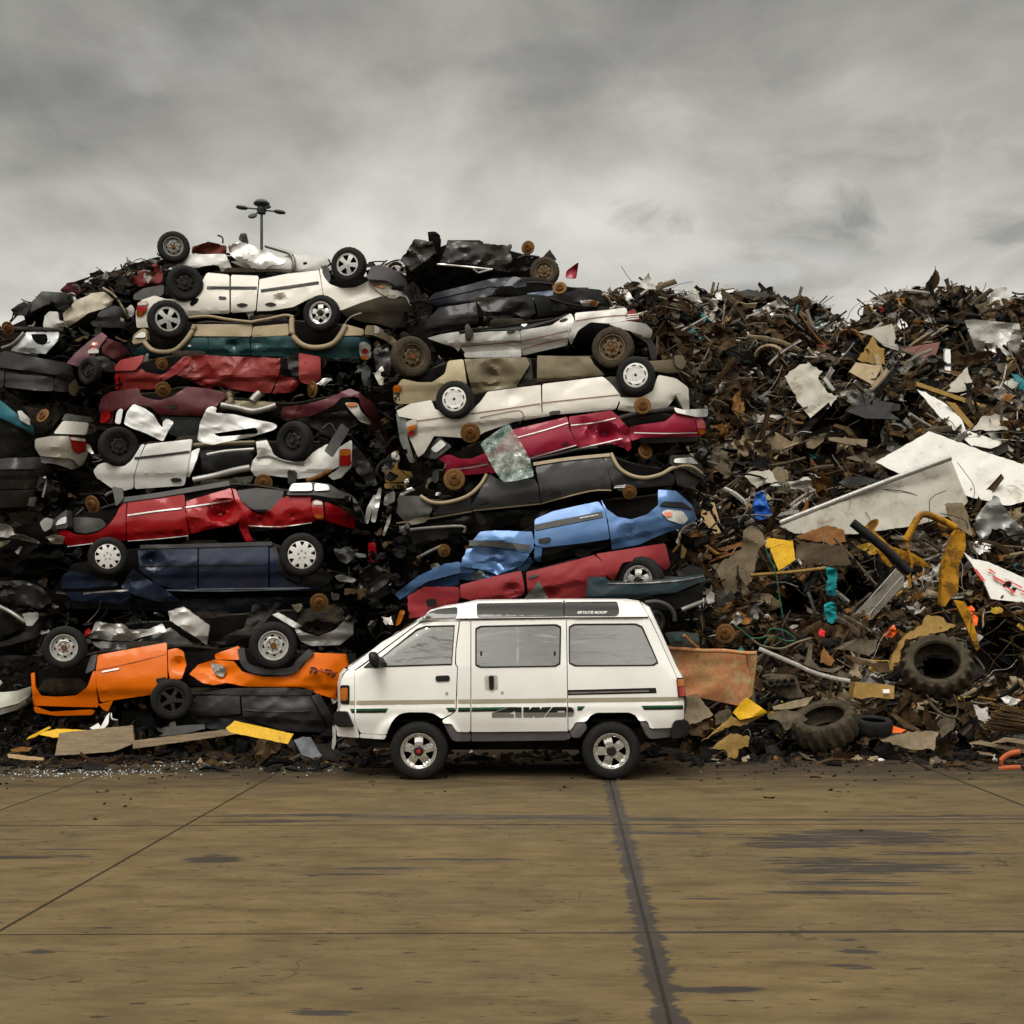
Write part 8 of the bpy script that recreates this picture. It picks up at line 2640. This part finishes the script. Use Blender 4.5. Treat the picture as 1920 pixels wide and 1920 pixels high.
# ------------------------------------------------------------------ at the foot of the piles
def gap_pieces():
    G = 'pieces wedged in the gap between the stacks'

    def piece(name, label, cat, poly, mat, d, amp=0.1, rim=0.05, f=2.0):
        pl = P(poly)
        sd_ = sum(p[0] for p in pl) % 31
        o = sheet(name, pl, lambda x, y: W(x, y, d - amp * crump(x * .0078, y * .0078, sd_, f)), mat, step=4.5, rim=rim, ch=1, ang=0.35)
        tagged(o, label, cat, G)
    piece('yellow_box', 'dull yellow box side deep in the gap between the two stacks', 'box', 'E 1285 660 1300 560 1360 500 1390 500 1380 640 1490 660 1500 730 1290 740', MUST, 19.3, 0.05, 0.3)
    piece('yellow_strip', 'dull yellow strip below the yellow box in the gap', 'metal strip', 'E 1280 745 1500 750 1510 780 1285 785', MUST, 19.2, 0.03)
    piece('door_frame', 'pale bent door frame standing in the gap, the left strip', 'car part', 'E 1180 1030 1200 900 1240 780 1262 775 1250 880 1215 1040', SILVER, 18.6, 0.06)
    piece('door_frame', 'pale bent door frame standing in the gap, the right strip', 'car part', 'E 1130 1045 1150 930 1205 830 1222 835 1195 930 1160 1050', SILVER, 18.7, 0.06)
    piece('door_frame', 'thin pale frame piece leaning beside the grey sedan tail', 'car part', 'E 1265 1135 1310 1000 1335 970 1330 1020 1285 1140', M_STEEL, 18.2, 0.05)
    piece('chrome_lamp', 'square chrome lamp housing at the left end of the grey sedan', 'lamp', 'E 1275 900 1290 830 1360 800 1362 880 1290 915', M_CHROME, 18.0, 0.06)
    piece('red_strip', 'dark red metal strip hanging low in the gap', 'metal strip', 'E 1160 1190 1215 1185 1230 1330 1190 1345 1165 1300', RED, 18.6, 0.04)
    piece('plastic_duct', 'grey twisted plastic duct right of the silver star wheel', 'car part', 'E 900 1230 960 1240 990 1210 1050 1250 1060 1300 1000 1350 950 1330 920 1290', M_GREYPL, 17.9, 0.2, 0.12)
    piece('plastic_duct', 'small grey plastic trim beside the twisted duct', 'car part', 'E 1060 1265 1140 1275 1150 1300 1080 1300', M_GREYPL, 18.0, 0.1)
    piece('bracket', 'dull metal bracket below the twisted duct', 'car part', 'E 905 1440 960 1425 1075 1465 1050 1490 940 1480', RUSTS[4], 17.9, 0.15)
    piece('bumper_end', 'black bumper end standing in the gap beside the red pickup tail', 'car part', 'E 1040 830 1090 900 1130 1000 1140 1050 1100 1040 1060 950', M_BLACK, 18.5, 0.1, 0.15)
    piece('crushed_car_end', 'dark crushed car end in the gap below the maroon bonnet', 'car part', 'E 1040 430 1120 520 1200 640 1230 760 1160 760 1060 640 1010 520', BLACKP, 19.4, 0.2, 0.2)
    piece('crushed_car_end', 'dark crushed car end low in the gap beside the rose-red car', 'car part', 'E 1100 1380 1230 1360 1340 1420 1330 1560 1200 1640 1080 1560', BLACKP, 18.3, 0.25, 0.2)
    piece('crushed_car_end', 'black crushed panel in the gap beside the green wagon', 'car part', 'B 1200 1180 1300 1120 1340 1260 1320 1380 1220 1340', BLACKP, 20.2, 0.2, 0.2)
    piece('lamp_shell', 'dark oval lamp shell hanging below the green wagon tail', 'lamp', 'B 1112 1320 1150 1290 1180 1330 1172 1440 1130 1460 1112 1400', plain('smoked_lens', (0.03, 0.032, 0.032), .15), 20.3, 0.05)
    piece('trim_board', 'folded cream trim board beside the muddy steel wheel', 'board', 'B 1205 1370 1265 1300 1312 1420 1250 1455', CREAM, 19.4, 0.08)
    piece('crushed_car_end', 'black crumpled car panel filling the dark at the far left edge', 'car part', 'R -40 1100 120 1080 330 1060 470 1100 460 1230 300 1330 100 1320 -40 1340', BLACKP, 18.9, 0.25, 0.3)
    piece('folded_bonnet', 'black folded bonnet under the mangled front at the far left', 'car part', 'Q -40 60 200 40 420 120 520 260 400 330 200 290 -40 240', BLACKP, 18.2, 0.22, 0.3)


gap_pieces()


def foot_clutter():
    def board(name, label, cat, poly, mat, d, rim=0.03, tilt=0.25, group=None, amp=0.01):
        return scrap(name, label, cat, poly, mat, depth=d, amp=amp, tilt=tilt, rim=rim, group=group)
    board('plywood_sheet', 'broad weathered plywood sheet lying below the orange pickup', 'board', 'F 290 1006 312 890 500 868 702 848 706 890 712 942 600 986 420 1000', WOOD, 16.75, 0.05, 0.5)
    board('plank', 'long brown plank leaning under the charcoal car', 'plank', 'F 702 972 706 930 900 905 1180 872 1290 868 1262 892 1000 930', WOOD, 16.72, 0.06, 0.3)
    board('yellow_plank', 'bright yellow steel plank slanting beside the front of the van', 'plank', 'F 1195 862 1240 825 1552 894 1522 946 1400 920 1220 886', YELB, 16.3, 0.05, 0.5)
    board('yellow_board', 'flat yellow board behind the plywood sheet', 'board', 'F 190 892 300 866 486 874 472 896 282 912', YELB, 17.0, 0.03, 0.8)
    board('yellow_stick', 'thin chipped yellow stick lying across the flat yellow board', 'stick', 'F 140 922 150 908 258 852 266 862 180 910', YELB, 16.8, 0.03)
    board('pale_stick', 'pale curved strip of wood on the ground at the left', 'stick', 'F 40 1000 70 1002 230 1020 228 1032 120 1030 45 1018', PLY, 16.3, 0.03)
    board('orange_scrap', 'rusty orange sheet scrap near the left edge of the ground', 'metal scrap', 'F 55 975 100 962 170 965 150 985 70 988', RUSTS[9], 16.6, 0.02)
    board('grey_rag', 'grey crumpled cloth scrap at the corner of the charcoal car', 'rag', 'F 1555 925 1600 910 1642 912 1702 1010 1650 1020 1600 1005', plain('grey_cloth', (0.14, 0.15, 0.17), .8, var=.4), 16.2, 0.05, 0.3, amp=0.15)
    board('white_shard', 'jagged white shard standing behind the plywood sheet', 'shard', 'F 530 862 560 800 580 780 572 840 545 872', M_CAPWHITE, 16.9, 0.02)
    board('white_shard', 'low white shard lying left of the standing one', 'shard', 'F 475 860 520 835 535 860 500 876', M_CAPWHITE, 16.9, 0.02)
    board('black_flap', 'black rubber flap lying behind the long plank', 'rubber scrap', 'F 850 905 900 852 1080 842 1085 865 980 890', M_GREYPL, 16.8, 0.03)
    board('bent_post', 'bent grey strip standing beside the front bumper of the van', 'strip', 'T 70 1420 130 1470 120 1700 90 1810 55 1760 70 1600', M_STEEL, 16.0, 0.03)
    acc = Acc()
    rnd = random.Random(3)
    pc_chunk(acc, W(*P('F 1395 995')[0], 16.1), 0.14, 0, rnd)
    o = acc.build('rock', [RUSTS[1]], True, W(*P('F 1395 1020')[0], 16.1))
    tagged(o, 'brown lump of rock on the ground left of the grey cloth', 'rock')
    # rubble and crumbs along the foot
    acc = Acc()
    for i in range(1700):
        side = rnd.random()
        if side < .5:
            px = rnd.uniform(-40, 700)
            Y = rnd.choice((rnd.gauss(16.9, .4), rnd.gauss(16.8, .4), rnd.gauss(16.2, .45)))
        elif side < .62:
            px = rnd.uniform(640, 1290)
            Y = rnd.uniform(16.4, 17.6)
        else:
            px = rnd.uniform(1260, 1960)
            Y = rnd.gauss(17.1, .35) if px < 1700 else rnd.gauss(16.8, .6)
        Y -= 0.75 * noise.noise(Vector((px * .011, 2.0, 0))) + 0.3 * noise.noise(Vector((px * .04, 5.0, 0)))
        if Y < 15.4:
            continue
        X = (px - CX) * Y / FOC
        s = rnd.uniform(.01, .05) * (1 + 2.2 * (rnd.random() ** 6)) * (1.5 if Y > 16.6 else 1)
        c = Vector((X, Y, s * .25))
        mi = rnd.choices((0, 1, 2, 3, 7, 5, 6, 8, 9), (24, 9, 3, 30, 30, 1.6, 2.5, 0.8, 0.8))[0]
        u = rnd.random()
        if u < .4:
            pc_sheet(acc, c, s * 2.5, s * 1.4, mi, rnd, Vector((rnd.uniform(-.5, .5), -.6, 1)))
        elif u < .65:
            pc_bar(acc, c, s * 5, s * .22, mi, rnd, 5, .4, Vector((1, rnd.uniform(-.6, .6), rnd.uniform(-.1, .1))).normalized())
        else:
            pc_chunk(acc, c, s * .7, mi, rnd)
    for i in range(420):
        px = rnd.uniform(-40, 1960)
        Y = 16.6 - abs(rnd.gauss(0, 1.3)) * (0.5 + 0.8 * smst(0.5 + 1.5 * noise.noise(Vector((px * .006, 0, 4)))))
        if Y < 10:
            continue
        c = Vector(((px - CX) * Y / FOC, Y, 0.006))
        s = rnd.uniform(.008, .03)
        if rnd.random() < .6:
            pc_chunk(acc, c, s * .7, rnd.choice((0, 3, 7, 1)), rnd)
        else:
            pc_bar(acc, c, s * 5, s * .2, rnd.choice((0, 3, 7, 1, 2)), rnd, 5, .4, Vector((1, rnd.uniform(-.6, .6), 0.02)).normalized())
    # heaped dark rubble filling the foot of the car stacks
    for i in range(900):
        px = rnd.uniform(-40, 660) if i % 3 else rnd.uniform(1280, 1960)
        Y = rnd.uniform(16.9, 17.9)
        z = rnd.uniform(0, .32) * (Y - 16.5)
        s = rnd.uniform(.06, .2)
        c = Vector(((px - CX) * Y / FOC, Y, z))
        mi = rnd.choices((0, 1, 3, 7, 4), (14, 8, 34, 40, 4))[0]
        if rnd.random() < .6:
            pc_sheet(acc, c, s * 1.6, s, mi, rnd, near_normal(rnd))
        else:
            pc_angle(acc, c, s * 3, s * .2, mi, rnd)
    o = acc.build('ground_rubble', RUSTS)
    tagged(o, 'small rubble, splinters and dirt strewn along the foot of the piles', 'rubble', kind='stuff')
    # glass crumbs glinting on the concrete
    acc = Acc()
    for i in range(800):
        cl = rnd.choice(((75, 1450, 70, 5), (150, 1446, 50, 5), (260, 1448, 60, 5), (430, 1424, 50, 7), (360, 1428, 40, 6), (560, 1440, 50, 5)))
        px, py = rnd.gauss(cl[0], cl[2]), rnd.gauss(cl[1], cl[3])
        if py < 1410:
            continue
        Y = FOC * EYE / (py - HY)
        X = (px - CX) * Y / FOC
        s = rnd.uniform(.004, .010)
        R = rot_to(Vector((rnd.uniform(-1, 1), rnd.uniform(-1, 0.2), 1)), rnd.random() * 6)
        b = len(acc.v)
        for a, q in ((-1, -1), (1, -1), (0.6, 1), (-1, .7)):
            acc.v.append(Vector((X, Y, s * .8)) + R @ Vector((a * s, q * s, 0)))
        acc.f.append((b, b + 1, b + 2, b + 3))
        acc.m.append(0)
    o = acc.build('glass_crumbs', [plain('crumb_glass', (0.42, 0.50, 0.50), 0.15, var=.4)])
    tagged(o, 'glittering crumbs of broken glass on the concrete at the left', 'broken glass', kind='stuff')


foot_clutter()


# ------------------------------------------------------------------ high-mast light beyond the piles
def mast():
    d = 50.0
    k = d / FOC
    b = W(490.5, 385, d)
    m = root('light_mast', 'tall grey floodlight mast rising behind the left pile', 'light mast', Vector((b.x, b.y, 0)))
    gm = plain('mast_steel', (0.10, 0.105, 0.10), 0.5, 0.3)
    dk = plain('lamp_housing', (0.045, 0.05, 0.047), 0.5)
    tube('pole', [Vector((b.x, b.y, 0)), Vector((b.x, b.y, 9)), W(490.5, 396, d)], [0.16, 0.11, 0.05], gm, m, 12)
    bm = bmesh.new()
    lathe_into(bm, [(0.0, 0.12), (0.20, 0.11), (0.32, 0.0), (0.30, -0.06), (0.16, -0.11), (0.10, -0.22), (0.0, -0.22)], 20, axis='Z', c=W(490.5, 381, d))
    bmesh.ops.recalc_face_normals(bm, faces=bm.faces[:])
    from_bm('top_cap', bm, gm, m)
    bm = bmesh.new()
    lathe_into(bm, [(0.0, 0.1), (0.16, 0.1), (0.20, 0.0), (0.16, -0.16), (0.0, -0.16)], 12, axis='Z', c=W(490.5, 393, d))
    bmesh.ops.recalc_face_normals(bm, faces=bm.faces[:])
    from_bm('hub', bm, dk, m)
    for (x0, y0, x1, y1, dd) in ((484, 392, 458, 389.5, 0.3), (497, 394.5, 520, 397, -.3), (486, 396, 475, 404, -.9), (495, 390, 500, 388, 0.9)):
        bm = bmesh.new()
        a, e = W(x0, y0, d), W(x1, y1, d + dd)
        dv = (e - a).normalized()
        tip = e + dv * 0.3
        tube_into(bm, [a, a.lerp(e, .6), e], 0.03, 8)
        tube_into(bm, [e - dv * .15, e - dv * .05, e + dv * .12, tip, tip + dv * .1], [0.03, 0.075, 0.085, 0.07, 0.02], 10, flat=2.0)
        bmesh.ops.recalc_face_normals(bm, faces=bm.faces[:])
        from_bm('lamp_head', bm, dk, m)


mast()
